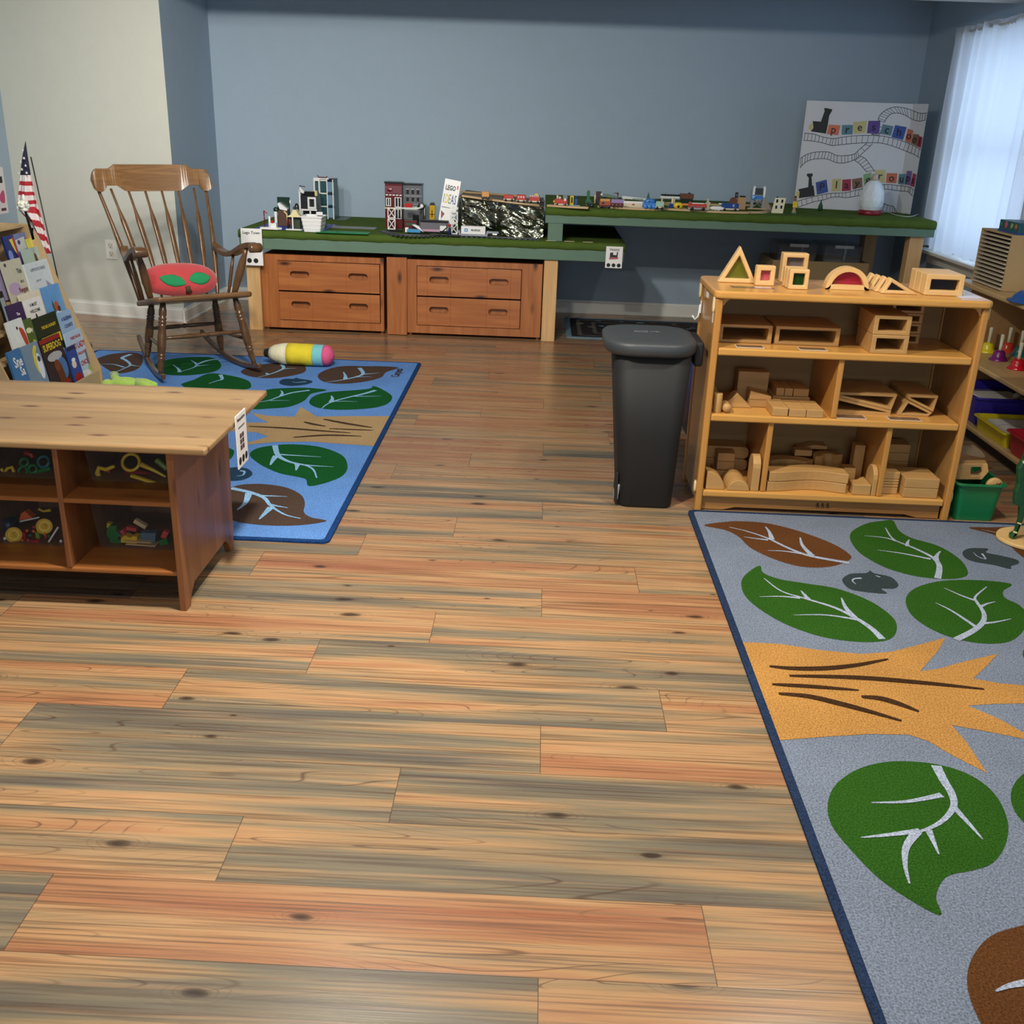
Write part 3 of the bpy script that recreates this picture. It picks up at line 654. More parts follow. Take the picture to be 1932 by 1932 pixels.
block('tall round-topped block standing by the left divider', lambda m: m.prism([(3.995, zb), (4.09, zb), (4.09, zb+0.1)]+arc(4.0425, zb+0.1, 0.0475, 0, 180, 8)[1:-1]+[(3.995, zb+0.1)], 0.917, 0.95, 'YZ'), name='arch_block', group=G4, m_=M_blk2)
# bottom middle : wavy roads
G5 = 'curved blocks in the bottom middle compartment'
def wave(z, lab, dx=0):
    top = [(0.985+dx+0.33*i/12, 4.02+0.0+0.02*math.sin(-1.6+i/12*5.4)) for i in range(13)]; bot = [(x, y+0.085) for x, y in top][::-1]
    block(lab, lambda m: m.prism(top+bot, z, z+0.042), name='wavy_block', group=G5)
wave(zb, 'wavy road block, lower of two at the bottom middle'); wave(zb+0.043, 'wavy road block, upper of two at the bottom middle', 0.004)
def arcblk(lab, cx, cy, r0, r1, a0, a1, z0, z1): block(lab, lambda m: m.prism(arc(cx, cy, r1, a0, a1)+arc(cx, cy, r0, a1, a0), z0, z1), name='curved_block', group=G5)
arcblk('broad curved block behind the wavy blocks', 1.10, 4.07, 0.10, 0.16, 45, 135, zb, zb+0.09)
arcblk('curved block on edge of the middle pile', 1.29, 4.22, 0.03, 0.07, 20, 200, zb, zb+0.1)
bx('small flat block lying behind the wavy blocks', 1.14, 1.215, 4.22, 4.27, zb+0.091, zb+0.118, group=G5)
bx('tilted square block in the bottom middle pile', 1.335, 1.385, 4.13, 4.185, zb, zb+0.075, group=G5)
block('switch shaped curved block in the right of the bottom middle', lambda m: m.prism([(1.34, 4.0), (1.415, 4.0), (1.415, 4.12), (1.395, 4.1), (1.375, 4.075), (1.34, 4.06)], zb, zb+0.045), name='curved_block', group=G5)
bx('upright plank block standing at the right of the bottom middle', 1.386, 1.43, 4.19, 4.24, zb, zb+0.16, group=G5, m_=M_blk2)
block('thin round-topped block standing by the right divider', lambda m: m.prism([(4.0, zb), (4.1, zb), (4.1, zb+0.07)]+arc(4.05, zb+0.07, 0.05, 0, 180, 8)[1:-1]+[(4.0, zb+0.07)], 1.418, 1.4375, 'YZ'), name='arch_block', group=G5, m_=M_blk2)
block('triangular block peeking up behind the curved blocks', lambda m: m.prism([(1.17, zb+0.1), (1.3, zb+0.1), (1.3, zb+0.116), (1.24, zb+0.12)], 4.3, 4.36, 'XZ') or m.box(1.17, 1.3, 4.3, 4.36, zb, zb+0.1), name='unit_block', group=G5)
# bottom right
G6 = 'blocks in the bottom right compartment'
for k, w_ in enumerate(('lower', 'upper')):
    bx('large flat block, %s of the front stack of two at the bottom right' % w_, 1.548, 1.69, 3.995, 4.15, zb+k*0.0425, zb+0.042+k*0.0425, group=G6)
for k in range(4):
    bx('%s flat block of the back stack at the bottom right' % ('lowest', 'second', 'third', 'topmost')[k], 1.5+k*0.0, 1.64, 4.24, 4.33, zb+k*0.039, zb+0.0385+k*0.039, group=G6)
for k in range(5):
    h0 = (0, 0.03, 0.042, 0.054, 0.066)[k]; h1 = (0.029, 0.041, 0.053, 0.065, 0.096)[k]
    bx('%s block of the narrow stack beside the right divider' % ('thick bottom', 'second thin', 'third thin', 'fourth thin', 'thick top')[k], 1.466, 1.536, 4.03, 4.16, zb+h0, zb+h1, group=G6)

# ---- framed window blocks on top
def pane_mat(n, c, a=0.55):
    m = mat(n, c, 0.15, var=0.02, alpha=a); return m
def window_block(label, outer, t, y0, y1, pane, name='window_block', y_pane=None, rz=0, n_=1):
    c = Vector((sum(p[0] for p in outer)/len(outer), 0)); inner = []; n = len(outer)
    for i in range(n):
        p = Vector(outer[i]); a = (p-Vector(outer[i-1])).normalized(); b = (Vector(outer[(i+1) % n])-p).normalized()
        na = Vector((-a.y, a.x)); nb = Vector((-b.y, b.x)); k = (na+nb)/(1+na.dot(nb)); q = p+k*t; inner.append((q.x, q.y))
    th = thing(name, label, 'block', (c.x, (y0+y1)/2, ST), rz, 'framed see-through blocks on top of the shelf')
    T = Matrix.Translation((-c.x, -(y0+y1)/2, -ST))
    m = MB(T); m.ring(outer, inner, y0, y1); m.build('wooden_frame', M_tb, th, bevel=0.004, seg=3, world=False)
    m = MB(T); yp = (y0+y1)/2; m.prism(inner, yp-0.002, yp+0.002, 'XZ'); m.build('coloured_pane', pane, th, world=False)
    return th
M_tb = wood('pale_rubberwood', (232, 196, 138), (214, 170, 108), 'X', 1.2, 0.4, ring=7)
zt = ST+0.0005
tri = [(0.726, zt), (0.882, zt), (0.804, zt+0.145)]
window_block('triangular wooden block with a yellow-green pane on the shelf top', tri, 0.017, 4.2, 4.24, pane_mat('pane_olive', (120, 120, 20)))
def sqr(x0, x1, h): return [(x0, zt), (x1, zt), (x1, zt+h), (x0, zt+h)]
window_block('small square wooden block with a pink pane beside the triangle', sqr(0.868, 0.944, 0.078), 0.019, 4.15, 4.19, pane_mat('pane_pink', (205, 90, 110), 0.6))
window_block('small square wooden block with a dark green pane, front of the row of three', sqr(0.985, 1.062, 0.078), 0.016, 4.08, 4.115, pane_mat('pane_green', (30, 60, 10), 0.85))
window_block('small square wooden block, middle of the row of three', sqr(0.983, 1.06, 0.078), 0.016, 4.12, 4.15, pane_mat('pane_yellow', (190, 170, 40), 0.6))
window_block('small square wooden block, back of the row of three', sqr(0.981, 1.058, 0.078), 0.016, 4.155, 4.185, pane_mat('pane_blue', (40, 70, 150), 0.6))
window_block('tall rectangular wooden block behind the row of small squares', sqr(0.995, 1.10, 0.118), 0.018, 4.27, 4.32, pane_mat('pane_grey', (120, 110, 110), 0.5))
window_block('half round wooden block with a red pane on the shelf top', [(1.143, zt)]+[(1.313, zt)]+arc(1.228, zt+0.004, 0.085, 0, 180, 20), 0.019, 4.12, 4.17, pane_mat('pane_red', (170, 20, 50), 0.7))
def rtri(x0): return [(x0, zt), (x0+0.145, zt), (x0+0.052, zt+0.06)]
for k, w_ in enumerate(('nearest', 'second', 'third', 'farthest')):
    window_block('low triangular wooden block, %s of the row of four' % w_, [(1.345-0.012*k, zt), (1.49-0.012*k, zt), (1.375-0.012*k, zt+0.062)], 0.013, 4.06+k*0.042, 4.098+k*0.042, pane_mat('pane_smoke', (30, 26, 30), 0.85))
for k, w_ in enumerate(('front', 'middle', 'back')):
    window_block('rectangular wooden block with a dark pane, %s of three' % w_, sqr(1.512, 1.662, 0.082), 0.02, 4.06+k*0.062, 4.12+k*0.062, pane_mat('pane_dark', (28, 18, 14), 0.95))
m = MB(); m.box(1.64, 1.73, 4.03, 4.36, ST+0.0003, ST+0.0013); o = m.build('paper_sheet', mat('paper_blue_white', (215, 222, 240), 0.5, var=0)); tag(o, 'blank white paper sheet at the right end of the shelf top', 'paper'); recenter(o)
m = MB(Matrix.Translation((0.845, 4.09, ST+0.0003))); m.box(-0.085, 0.085, -0.022, 0.022, 0, 0.001); m.m = 1; m.box(-0.075, -0.0, -0.017, 0.017, 0.001, 0.0014); m.m = 2; m.box(0.01, 0.075, -0.017, 0.017, 0.001, 0.0014)
o = m.build('photo_card', [mat('photo_purple', (110, 80, 90), 0.3, var=0.3, vscale=40), mat('photo_olive', (110, 96, 50), 0.3, var=0.8, vscale=70), mat('photo_pale', (210, 180, 180), 0.3, var=0.5, vscale=50)]); tag(o, 'glossy picture card lying in front of the pink-pane block', 'card'); recenter(o)
# ================================================================== RUGS
def c4(a, b): return (966+a/1.9876, 960+b/1.9876)
def c8(a, b): return (150+a/2.972, 640+b/2.972)
def rug_mat(name, rgb, dark=0.75, sc=420):
    m = bpy.data.materials.new(name); m.use_nodes = True; nt = m.node_tree; N = nt.nodes; L = nt.links; b = N['Principled BSDF']
    b.inputs['Roughness'].default_value = 1; b.inputs['Specular IOR Level'].default_value = 0.05
    tc = N.new('ShaderNodeTexCoord'); n = N.new('ShaderNodeTexNoise'); n.inputs['Scale'].default_value = sc*0.5; n.inputs['Detail'].default_value = 2
    n2 = N.new('ShaderNodeTexNoise'); n2.inputs['Scale'].default_value = 5; n2.inputs['Detail'].default_value = 3
    L.new(tc.outputs['Object'], n.inputs['Vector']); L.new(tc.outputs['Object'], n2.inputs['Vector'])
    mr = N.new('ShaderNodeMapRange'); mr.inputs['From Min'].default_value = 0.3; mr.inputs['From Max'].default_value = 0.7; L.new(n.outputs['Fac'], mr.inputs['Value'])
    c = lin(rgb); mx = N.new('ShaderNodeMix'); mx.data_type = 'RGBA'; mx.inputs['A'].default_value = tuple(v*dark*0.8 for v in c[:3])+(1,); mx.inputs['B'].default_value = tuple(min(1, v*1.4) for v in c[:3])+(1,)
    L.new(mr.outputs[0], mx.inputs['Factor']); hs = N.new('ShaderNodeHueSaturation'); r2 = N.new('ShaderNodeMapRange'); r2.inputs['To Min'].default_value = 0.82; r2.inputs['To Max'].default_value = 1.18
    L.new(n2.outputs['Fac'], r2.inputs['Value']); L.new(r2.outputs[0], hs.inputs['Value']); L.new(mx.outputs['Result'], hs.inputs['Color']); L.new(hs.outputs[0], b.inputs['Base Color'])
    bp = N.new('ShaderNodeBump'); bp.inputs['Strength'].default_value = 0.7; bp.inputs['Distance'].default_value = 0.004; L.new(n.outputs['Fac'], bp.inputs['Height']); L.new(bp.outputs[0], b.inputs['Normal'])
    return m
def make_rug(name, label, x0, x1, y0, y1, cv, mats, shapes, veins):
    T_ = 0.009; m = MB()
    m.m = 0; m.prism(rrect(x0, x1, y0, y1, 0.03), 0.0004, T_-0.001)
    m.m = 1; m.flat(rrect(x0+0.022, x1-0.022, y0+0.022, y1-0.022, 0.02), T_)
    def P2(a): q = pz(*cv(*a), T_); return (min(max(q.x, x0+0.022), x1-0.022), min(max(q.y, y0+0.022), y1-0.022))
    z = T_+0.0004
    for k, (mi, pts, sm) in enumerate(shapes):
        q = [P2(a) for a in pts]; q = smooth_poly(q, 5) if sm else q
        q = [(min(max(a, x0+0.022), x1-0.022), min(max(b, y0+0.022), y1-0.022)) for a, b in q]
        ar = sum(q[i-1][0]*q[i][1]-q[i][0]*q[i-1][1] for i in range(len(q)))
        if ar < 0: q = q[::-1]
        m.m = mi; m.flat(q, z+0.00004*k)
    for vk, (mi, pts, w_) in enumerate(veins):
        q = smooth_poly([P2(a) for a in pts], 5, closed=False); n = len(q); L_ = []; R_ = []
        for i, p in enumerate(q):
            a = Vector(q[max(i-1, 0)]); b = Vector(q[min(i+1, n-1)]); d = (b-a).normalized(); s = Vector((-d.y, d.x))
            u = i/(n-1); ww = w_*(0.28+0.72*math.sin(PI*min(u*0.9+0.08, 1))) if mi == 7 else w_*(0.18+0.82*u)
            L_.append(tuple(Vector(p)+s*ww/2)); R_.append(tuple(Vector(p)-s*ww/2))
        m.m = mi; k0 = [(x, y, z+0.0010+vk*0.00003) for x, y in R_]+[(x, y, z+0.0010+vk*0.00003) for x, y in L_]
        m.add(k0, [(i, i+1, n+i+1, n+i) for i in range(n-1)])
    o = m.build(name, mats); tag(o, label, 'rug'); return o
G_, B_, D_, T4 = 2, 3, 4, 5
mr_ = [rug_mat('rug_navy_binding', (38, 52, 78)), rug_mat('rug_slate', (116, 126, 142)), rug_mat('rug_green', (44, 84, 26)), rug_mat('rug_brown', (92, 58, 32)),
       rug_mat('rug_charcoal', (52, 62, 64)), rug_mat('rug_tan', (178, 130, 70)), rug_mat('rug_vein', (158, 168, 186)), rug_mat('rug_bark_line', (62, 42, 26))]
sh_r = [(B_, [(720,62),(800,49),(860,47),(960,55),(1080,85),(1200,130),(1262,168),(1268,190),(1200,216),(1100,219),(1000,195),(900,150),(850,105),(800,80)], True),
 (G_, [(1428,44),(1452,82),(1500,110),(1600,140),(1680,190),(1710,240),(1680,260),(1600,263),(1500,250),(1400,220),(1310,170),(1270,120),(1275,85),(1330,55),(1390,45)], True),
 (D_, [(1240,262),(1270,244),(1328,241),(1343,232),(1358,242),(1420,256),(1449,285),(1430,300),(1385,300),(1405,318),(1330,313),(1270,302),(1244,280)], True),
 (D_, [(1690,162),(1720,148),(1785,150),(1778,164),(1830,175),(1890,190),(1900,205),(1872,215),(1868,226),(1810,212),(1740,200),(1700,185)], True),
 (G_, [(930,214),(942,240),(1000,263),(1100,280),(1220,300),(1340,345),(1420,400),(1443,440),(1430,480),(1380,498),(1280,498),(1150,477),(1020,430),(920,370),(870,320),(861,270),(890,235)], True),
 (G_, [(1872,282),(1842,308),(1850,335),(1900,360),(1935,400),(1928,440),(1890,485),(1830,505),(1720,500),(1600,465),(1510,410),(1478,360),(1485,320),(1530,290),(1620,270),(1750,268)], True),
 (G_, [(1470,947),(1600,960),(1720,1000),(1810,1070),(1858,1170),(1850,1260),(1800,1330),(1720,1358),(1640,1375),(1605,1410),(1590,1460),(1607,1525),(1500,1472),(1380,1390),(1280,1290),(1200,1190),(1184,1110),(1210,1040),(1280,985),(1370,955)], True),
 (G_, [(1990,960),(1930,985),(1885,1030),(1870,1085),(1895,1150),(1960,1200),(2060,1190),(2120,1100),(2080,1000)], True),
 (B_, [(2010,1545),(1935,1558),(1800,1600),(1728,1680),(1706,1770),(1730,1870),(1790,1960),(1960,2010),(2150,1900),(2190,1740),(2120,1600)], True),
 (B_, [(1712,71),(1800,70),(1900,68),(2010,90),(2080,150),(2040,190),(1960,205),(1895,165),(1850,120),(1800,95)], True),
 (G_, [(1990,500),(1935,515),(1915,540),(1930,570),(2000,600),(2120,570),(2100,520)], True),
 (T4, [(848,500),(930,503),(1010,508),(1150,530),(1310,545),(1420,537),(1520,512),(1625,484),(1600,530),(1530,610),(1600,600),(1700,572),(1822,544),(1780,590),(1730,637),(1830,655),(1985,668),(2100,700),(1985,730),(1820,732),(1708,738),(1830,790),(1990,880),(1880,855),(1760,832),(1648,812),(1700,870),(1782,992),(1650,925),(1560,872),(1490,848),(1350,845),(1180,855),(990,868)], False)]
V = 6
ve_r = [(V, [(815,70),(880,85),(960,112),(1040,150),(1120,178),(1265,204)], .022), (V, [(950,68),(965,88),(975,116)], .022), (V, [(868,106),(910,112),(960,118)], .014), (V, [(1080,108),(1090,140),(1125,176)], .024), (V, [(958,158),(1020,160),(1090,170)], .014),
 (V, [(1400,72),(1430,115),(1500,145),(1575,182),(1602,215),(1596,262)], .024), (V, [(1322,102),(1400,110),(1440,122)], .014), (V, [(1370,156),(1460,168),(1570,190)], .016), (V, [(1490,116),(1482,130),(1484,142)], .02), (V, [(1606,160),(1592,178),(1590,196)], .024),
 (V, [(945,262),(1010,310),(1100,338),(1210,372),(1290,412),(1350,452),(1388,490)], .024), (V, [(928,331),(1010,330),(1080,336)], .014), (V, [(1083,308),(1095,322),(1112,342)], .018), (V, [(1235,335),(1250,370),(1282,408)], .024), (V, [(1055,400),(1180,400),(1310,420)], .015),
 (V, [(1780,294),(1738,330),(1742,350),(1768,390),(1766,425),(1730,458),(1665,492)], .024), (V, [(1872,414),(1820,425),(1764,432)], .014), (V, [(1588,354),(1650,385),(1742,446)], .016), (V, [(1620,298),(1680,325),(1735,345)], .014), (V, [(1812,350),(1780,358),(1755,370)], .014),
 (V, [(1430,1225),(1530,1212),(1610,1175),(1655,1120),(1648,1070),(1618,1020),(1590,965)], .026), (V, [(1308,1235),(1400,1226),(1530,1210)], .018), (V, [(1348,1104),(1480,1100),(1612,1075)], .018), (V, [(1765,1242),(1715,1185),(1655,1120)], .018), (V, [(1600,1298),(1580,1250),(1560,1205)], .018), (V, [(1490,1408),(1474,1340),(1478,1270),(1520,1212)], .022),
 (V, [(1812,1812),(1870,1790),(1960,1775)], .02), (V, [(1760,80),(1850,100),(1960,150)], .012),
 (V, [(1290,285),(1276,272),(1285,264),(1310,262)], .012), (V, [(1730,165),(1745,180),(1775,190),(1762,170)], .009), (V, [(1362,252),(1380,258)], .01),
 (7, [(965,592),(1050,600),(1170,600),(1290,588),(1410,565)], .024), (7, [(1040,628),(1300,635),(1550,655),(1770,678)], .024), (7, [(975,660),(1120,668),(1300,682)], .02), (7, [(1000,695),(1110,705),(1220,730),(1340,762),(1460,797)], .026), (7, [(1310,707),(1380,713),(1450,733),(1525,762)], .026)]
make_rug('leaf_rug', 'slate grey rug with leaves and a tree trunk in front of the block shelf', 0.66, 2.745, 0.95, 3.972, c4, mr_, sh_r, ve_r)
mb_ = [rug_mat('rug_deep_blue_binding', (30, 62, 112)), rug_mat('rug_sky_blue', (96, 140, 204)), rug_mat('rug_dark_green', (22, 82, 40)), rug_mat('rug_umber', (78, 62, 54)),
       rug_mat('rug_ink_blue', (36, 62, 86)), rug_mat('rug_sand', (168, 142, 104)), rug_mat('rug_pale_vein', (140, 184, 226)), rug_mat('rug_bark_line2', (70, 54, 40))]
sh_b = [(B_, [(98,112),(150,90),(220,78),(300,74),(350,90),(352,135),(320,170),(260,188),(200,190),(150,165),(112,135)], True),
 (G_, [(410,165),(440,132),(520,110),(640,100),(750,105),(793,140),(780,170),(720,190),(600,203),(500,200),(430,187)], True),
 (G_, [(570,255),(640,228),(730,192),(850,205),(940,230),(962,258),(940,280),(800,295),(650,285)], True),
 (B_, [(905,180),(980,150),(1100,134),(1240,136),(1270,165),(1250,190),(1150,212),(1050,219),(950,207)], True),
 (B_, [(1338,215),(1350,188),(1420,160),(1500,150),(1600,152),(1700,152),(1788,160),(1720,185),(1690,215),(1600,238),(1480,250),(1380,242)], True),
 (D_, [(1120,240),(1145,224),(1200,222),(1215,216),(1235,222),(1290,230),(1306,242),(1260,256),(1190,262),(1135,255)], True),
 (G_, [(960,388),(1000,315),(1060,282),(1200,273),(1300,274),(1385,286),(1300,306),(1260,345),(1180,378),(1080,388)], True),
 (G_, [(1288,350),(1320,317),(1400,297),(1560,285),(1630,276),(1650,263),(1700,283),(1752,320),(1730,360),(1650,385),(1500,396),(1380,392),(1310,375)], True),
 (T4, [(1748,432),(1500,432),(1330,434),(1290,410),(1240,380),(1205,435),(1060,430),(960,412),(1000,440),(1062,468),(860,468),(700,490),(860,516),(990,522),(1060,546),(980,570),(850,600),(1100,577),(1300,575),(1500,590),(1665,600)], False),
 (G_, [(955,650),(990,615),(1080,597),(1200,590),(1350,605),(1470,650),(1503,710),(1480,762),(1400,800),(1288,824),(1268,785),(1200,768),(1110,748),(1010,700)], True),
 (D_, [(780,760),(820,730),(880,718),(945,728),(970,758),(930,785),(870,795),(810,790)], True),
 (G_, [(640,610),(750,590),(850,615),(866,640),(830,680),(700,690)], True),
 (B_, [(760,900),(860,828),(1000,812),(1150,830),(1240,872),(1264,920),(1258,970),(1300,1000),(1385,1020),(1250,1042),(1100,1046),(950,1035),(850,1012),(780,960)], True)]
ve_b = [(V, [(190,190),(250,165),(285,145),(262,120),(240,105),(290,85)], .03), (V, [(120,140),(190,142),(250,158)], .02), (V, [(345,152),(310,150),(285,145)], .02),
 (V, [(560,185),(640,160),(665,140),(720,120),(780,112)], .026), (V, [(525,145),(555,168),(562,186)], .026), (V, [(625,118),(650,135),(660,145)], .022), (V, [(730,145),(690,148),(655,152)], .018),
 (V, [(725,250),(770,235),(800,225),(790,200)], .024), (V, [(1380,242),(1460,232),(1540,215),(1590,195),(1570,162)], .028), (V, [(1480,185),(1490,205),(1492,225)], .03), (V, [(1680,190),(1640,194),(1590,198)], .016), (V, [(1640,212),(1590,212),(1540,214)], .016),
 (V, [(1000,215),(1060,200),(1120,178),(1145,162),(1130,140)], .026), (V, [(1215,165),(1180,165),(1140,168)], .016), (V, [(1045,190),(1060,200)], .03),
 (V, [(975,360),(1060,345),(1130,320),(1200,300),(1290,288)], .024), (V, [(1128,288),(1138,302),(1130,320)], .022), (V, [(1180,345),(1120,345),(1070,346)], .014),
 (V, [(1358,390),(1390,365),(1440,345),(1530,322),(1600,306),(1660,288)], .026), (V, [(1412,318),(1418,335),(1410,355)], .03), (V, [(1560,352),(1490,350),(1430,350)], .015), (V, [(1690,320),(1620,322),(1540,322)], .015),
 (V, [(1330,780),(1312,735),(1270,710),(1180,690),(1115,655),(1096,597)], .028), (V, [(1355,662),(1230,655),(1115,648)], .018), (V, [(1070,708),(1085,680),(1105,655)], .034), (V, [(1425,718),(1330,713),(1250,706)], .018), (V, [(1214,738),(1220,715),(1222,700)], .03),
 (V, [(1240,1008),(1150,985),(1075,938),(1035,892),(960,862),(850,838)], .028), (V, [(1165,885),(1090,882),(1020,880)], .018), (V, [(1170,948),(1120,940),(1070,930)], .018), (V, [(885,960),(930,920),(950,865)], .032), (V, [(1008,1012),(1040,980),(1075,945)], .032),
 (V, [(880,770),(915,765),(925,745),(900,740)], .014), (V, [(1190,240),(1215,245),(1270,240)], .012),
 (7, [(950,490),(1150,500),(1350,515),(1520,527)], .022), (7, [(1370,450),(1500,475),(1640,497)], .026), (7, [(1200,552),(1390,540),(1580,546)], .022), (7, [(1260,465),(1310,478),(1380,490)], .024), (7, [(1400,503),(1520,508),(1650,513)], .016)]
bl = make_rug('leaf_rug', 'bright blue rug with green and brown leaves under the rocking chair', -2.88, -0.745, 3.459, 6.485, c8, mb_, sh_b, ve_b)
m = MB(); m.text('Carpets', 0.07, Matrix.Translation((-0.86, 6.17, 0.0105)) @ Matrix.Rotation(PI/2, 4, 'Z'), bold=0.0015); m.build('stitched_mark', mb_[7], bl)

# small play rug under the table
m = MB(); m.m = 0; m.prism(rrect(0.22, 1.70, 7.53, 8.36, 0.04), 0.0004, 0.006); m.m = 1; m.flat(rrect(0.26, 1.66, 7.57, 8.32, 0.03), 0.0064)
rr = random.Random(5); k = 0
for ring_ in range(3):
    a = 0.05+ring_*0.12; m.m = 2; m.ring(rrect(0.26+a, 1.66-a, 7.57+a*0.8, 8.32-a*0.8, 0.03, 3), rrect(0.29+a, 1.63-a, 7.60+a*0.8, 8.29-a*0.8, 0.02, 3), 0.0066, 0.0068, 'XY')
for i in range(46):
    x = rr.uniform(0.3, 1.60); y = rr.uniform(7.6, 8.28); m.m = rr.choice([3, 4, 5, 3]); s_ = rr.uniform(0.01, 0.035); m.flat(smooth_poly([(x+s_*rr.uniform(.6, 1.3)*math.cos(t_), y+s_*rr.uniform(.4, .9)*math.sin(t_)) for t_ in (0, 1.2, 2.5, 3.8, 5.1)], 3), 0.0070+i*0.00001)
o = m.build('play_rug', [rug_mat('playrug_edge', (120, 150, 168)), rug_mat('playrug_dark', (52, 50, 54)), rug_mat('playrug_road', (96, 92, 92)), rug_mat('playrug_red', (120, 70, 68)), rug_mat('playrug_aqua', (110, 150, 160)), rug_mat('playrug_sand', (140, 128, 108))])
tag(o, 'dark patterned play rug with a pale blue edge on the floor under the upper deck', 'rug')
# ================================================================== LOW PINE BOOKCASE (left foreground)
M_lk = wood('antique_pine_top', (168, 138, 96), (142, 108, 72), 'X', 1.3, 0.32, ring=12, knots=1.25, c3=(92, 56, 36), board=0.083, coat=0.1)
M_lkf = wood('antique_pine_front', (160, 102, 52), (130, 76, 34), 'X', 1.2, 0.35, ring=12, knots=0.5, c3=(60, 28, 14))
M_lkv = wood('antique_pine_side', (150, 98, 58), (118, 68, 36), 'Z', 1.2, 0.4, ring=12, knots=1.1, c3=(56, 26, 20), board=0.083, coat=0.05)
PX = -1.083; LY0, LY1 = 2.872, 3.40
ctop = 0.557
bcs = thing('low_bookcase', 'low antique-stained pine bookcase with open cubbies in the left foreground', 'bookcase', (-1.9, 3.2, 0))
MB().box(-2.55, -0.972, 2.845, 3.56, ctop-0.022, ctop).build('top_panel', M_lk, bcs, bevel=0.007, seg=3)
side = [(LY0, 0), (LY0+0.045, 0), (LY0+0.06, 0.035), (LY0+0.095, 0.062), (LY1-0.095, 0.062), (LY1-0.06, 0.035), (LY1-0.045, 0), (LY1, 0), (LY1+0.03, ctop-0.022), (LY0-0.002, ctop-0.022)]
for x in (PX-0.022, -2.44): 
    m = MB(); m.prism(side, x, x+0.022, 'YZ'); m.build('side_panel', M_lkv, bcs, bevel=0.003)
for z in (0.118, 0.352): MB().box(-2.418, PX-0.022, LY0+0.006, LY1-0.02, z, z+0.016).build('shelf_board', M_lkf, bcs, bevel=0.005)
for x in (-1.447, -1.79, -2.11): MB().box(x-0.0085, x+0.0085, LY0+0.004, LY1-0.02, 0.134, ctop-0.022).build('divider', M_lkv, bcs, bevel=0.003)
MB().box(-2.418, PX-0.022, LY1-0.02, LY1-0.012, 0.02, ctop-0.022).build('back_panel', M_lkv, bcs)
for x, y in ((PX-0.011, LY0+0.022), (PX-0.011, LY1-0.022)):
    pass
# card hanging from the right edge of the top
def art_blocks(m):
    m.m = 0
    for i in range(2):
        for j in range(3): m.cbox(-0.014+i*0.024, -0.002, -0.006-0.02*j+0.02, 0.018, 0.001, 0.015)
    m.m = 1; m.cbox(0, -0.002, 0.045, 0.07, 0.001, 0.003)
    return [mat('art_plum', (70, 40, 50), 0.6), mat('ink_grey', (70, 66, 66), 0.6)]
q = px_(455, 813, -0.966)
card_sign('sign_card', 'white card titled Manipulatives hanging on the right edge of the low bookcase top', None, 0.115, 0.18, 'Manipulatives', 3, Matrix.Translation((-0.966, q.y, 0.485)) @ Matrix.Rotation(PI/2, 4, 'Z'), art_blocks, 0.016)

# clear bins with toys
M_clear = mat('clear_plastic', (200, 200, 196), 0.08, var=0, alpha=0.025, spec=0.2)
def clear_bin(x0, x1, z0, z1, label):
    t = thing('clear_bin', label, 'bin', ((x0+x1)/2, 3.2, z0), group='clear plastic bins in the low bookcase'); y0, y1 = 3.03, 3.36; h = z1-z0; s_ = 0.012
    m = MB()
    def wall(a, b, c, d): m.add([a, b, c, d], [(0, 1, 2, 3)])
    A = [(x0+s_, y0+s_, z0), (x1-s_, y0+s_, z0), (x1-s_, y1-s_, z0), (x0+s_, y1-s_, z0)]; B = [(x0, y0, z1), (x1, y0, z1), (x1, y1, z1), (x0, y1, z1)]
    m.add(A+B, [(0, 3, 2, 1)]+[(i, (i+1) % 4, 4+(i+1) % 4, 4+i) for i in range(4)]); m.build('bin_body', M_clear, t, solid=0.0016)
    m = MB(); m.tube([B[0], B[1], B[2], B[3], B[0]], 0.003, 6); m.build('rim', mat('clear_rim', (190, 188, 180), 0.2, var=0, alpha=0.5), t)
clear_bin(-1.43, -1.115, 0.369, 0.515, 'clear plastic bin of magnifiers and long toys, top right cubby')
clear_bin(-1.43, -1.115, 0.135, 0.335, 'clear plastic bin of wooden blocks, bottom right cubby')
clear_bin(-1.775, -1.462, 0.369, 0.515, 'clear plastic bin of green linking toys, top left cubby')
clear_bin(-1.775, -1.462, 0.135, 0.335, 'clear plastic bin with yellow wheels and beads, bottom left cubby')
def C(n, rgb, r=0.4): return mat('toy_'+n, rgb, r, var=0.04)
def toy(name, label, fn, m_, cat='toy', bevel=0.001, group=None):
    m = MB(); fn(m); o = m.build(name, m_, bevel=bevel); tag(o, label, cat, group); recenter(o); return o
Y_ = C('yellow', (228, 186, 40)); R_ = C('red', (176, 30, 30)); Bl_ = C('blue', (36, 60, 140)); Gn_ = C('green', (30, 110, 50)); Or_ = C('orange', (220, 96, 36)); Wd_ = C('bare_wood', (222, 190, 140)); Sl_ = C('slate_blue', (84, 110, 130)); Te_ = C('teal', (30, 110, 110)); Wh_ = C('white', (235, 232, 224)); Ol_ = C('olive', (130, 150, 40)); Pk_ = C('coral', (206, 70, 70))
def at3(cx, cy, sc, ox, oy, y): return py_(ox+cx/sc, oy+cy/sc, y)
a1 = lambda cx, cy, y=3.1: at3(cx, cy, 8.052, 160, 820, y)       # right cubbies crop
a2 = lambda cx, cy, y=3.1: at3(cx, cy, 8.783, 0, 820, y)          # left cubbies crop
G7 = 'toys in the top right clear bin'; zf = 0.373
def ringtoy(m, c, R, r, tilt=0.5):
    pts = [(c.x+R*math.cos(t), c.y+R*0.5*math.sin(t), c.z+R*math.sin(t)*0.85) for t in [2*PI*k/24 for k in range(25)]]; m.tube(pts, r, 8)
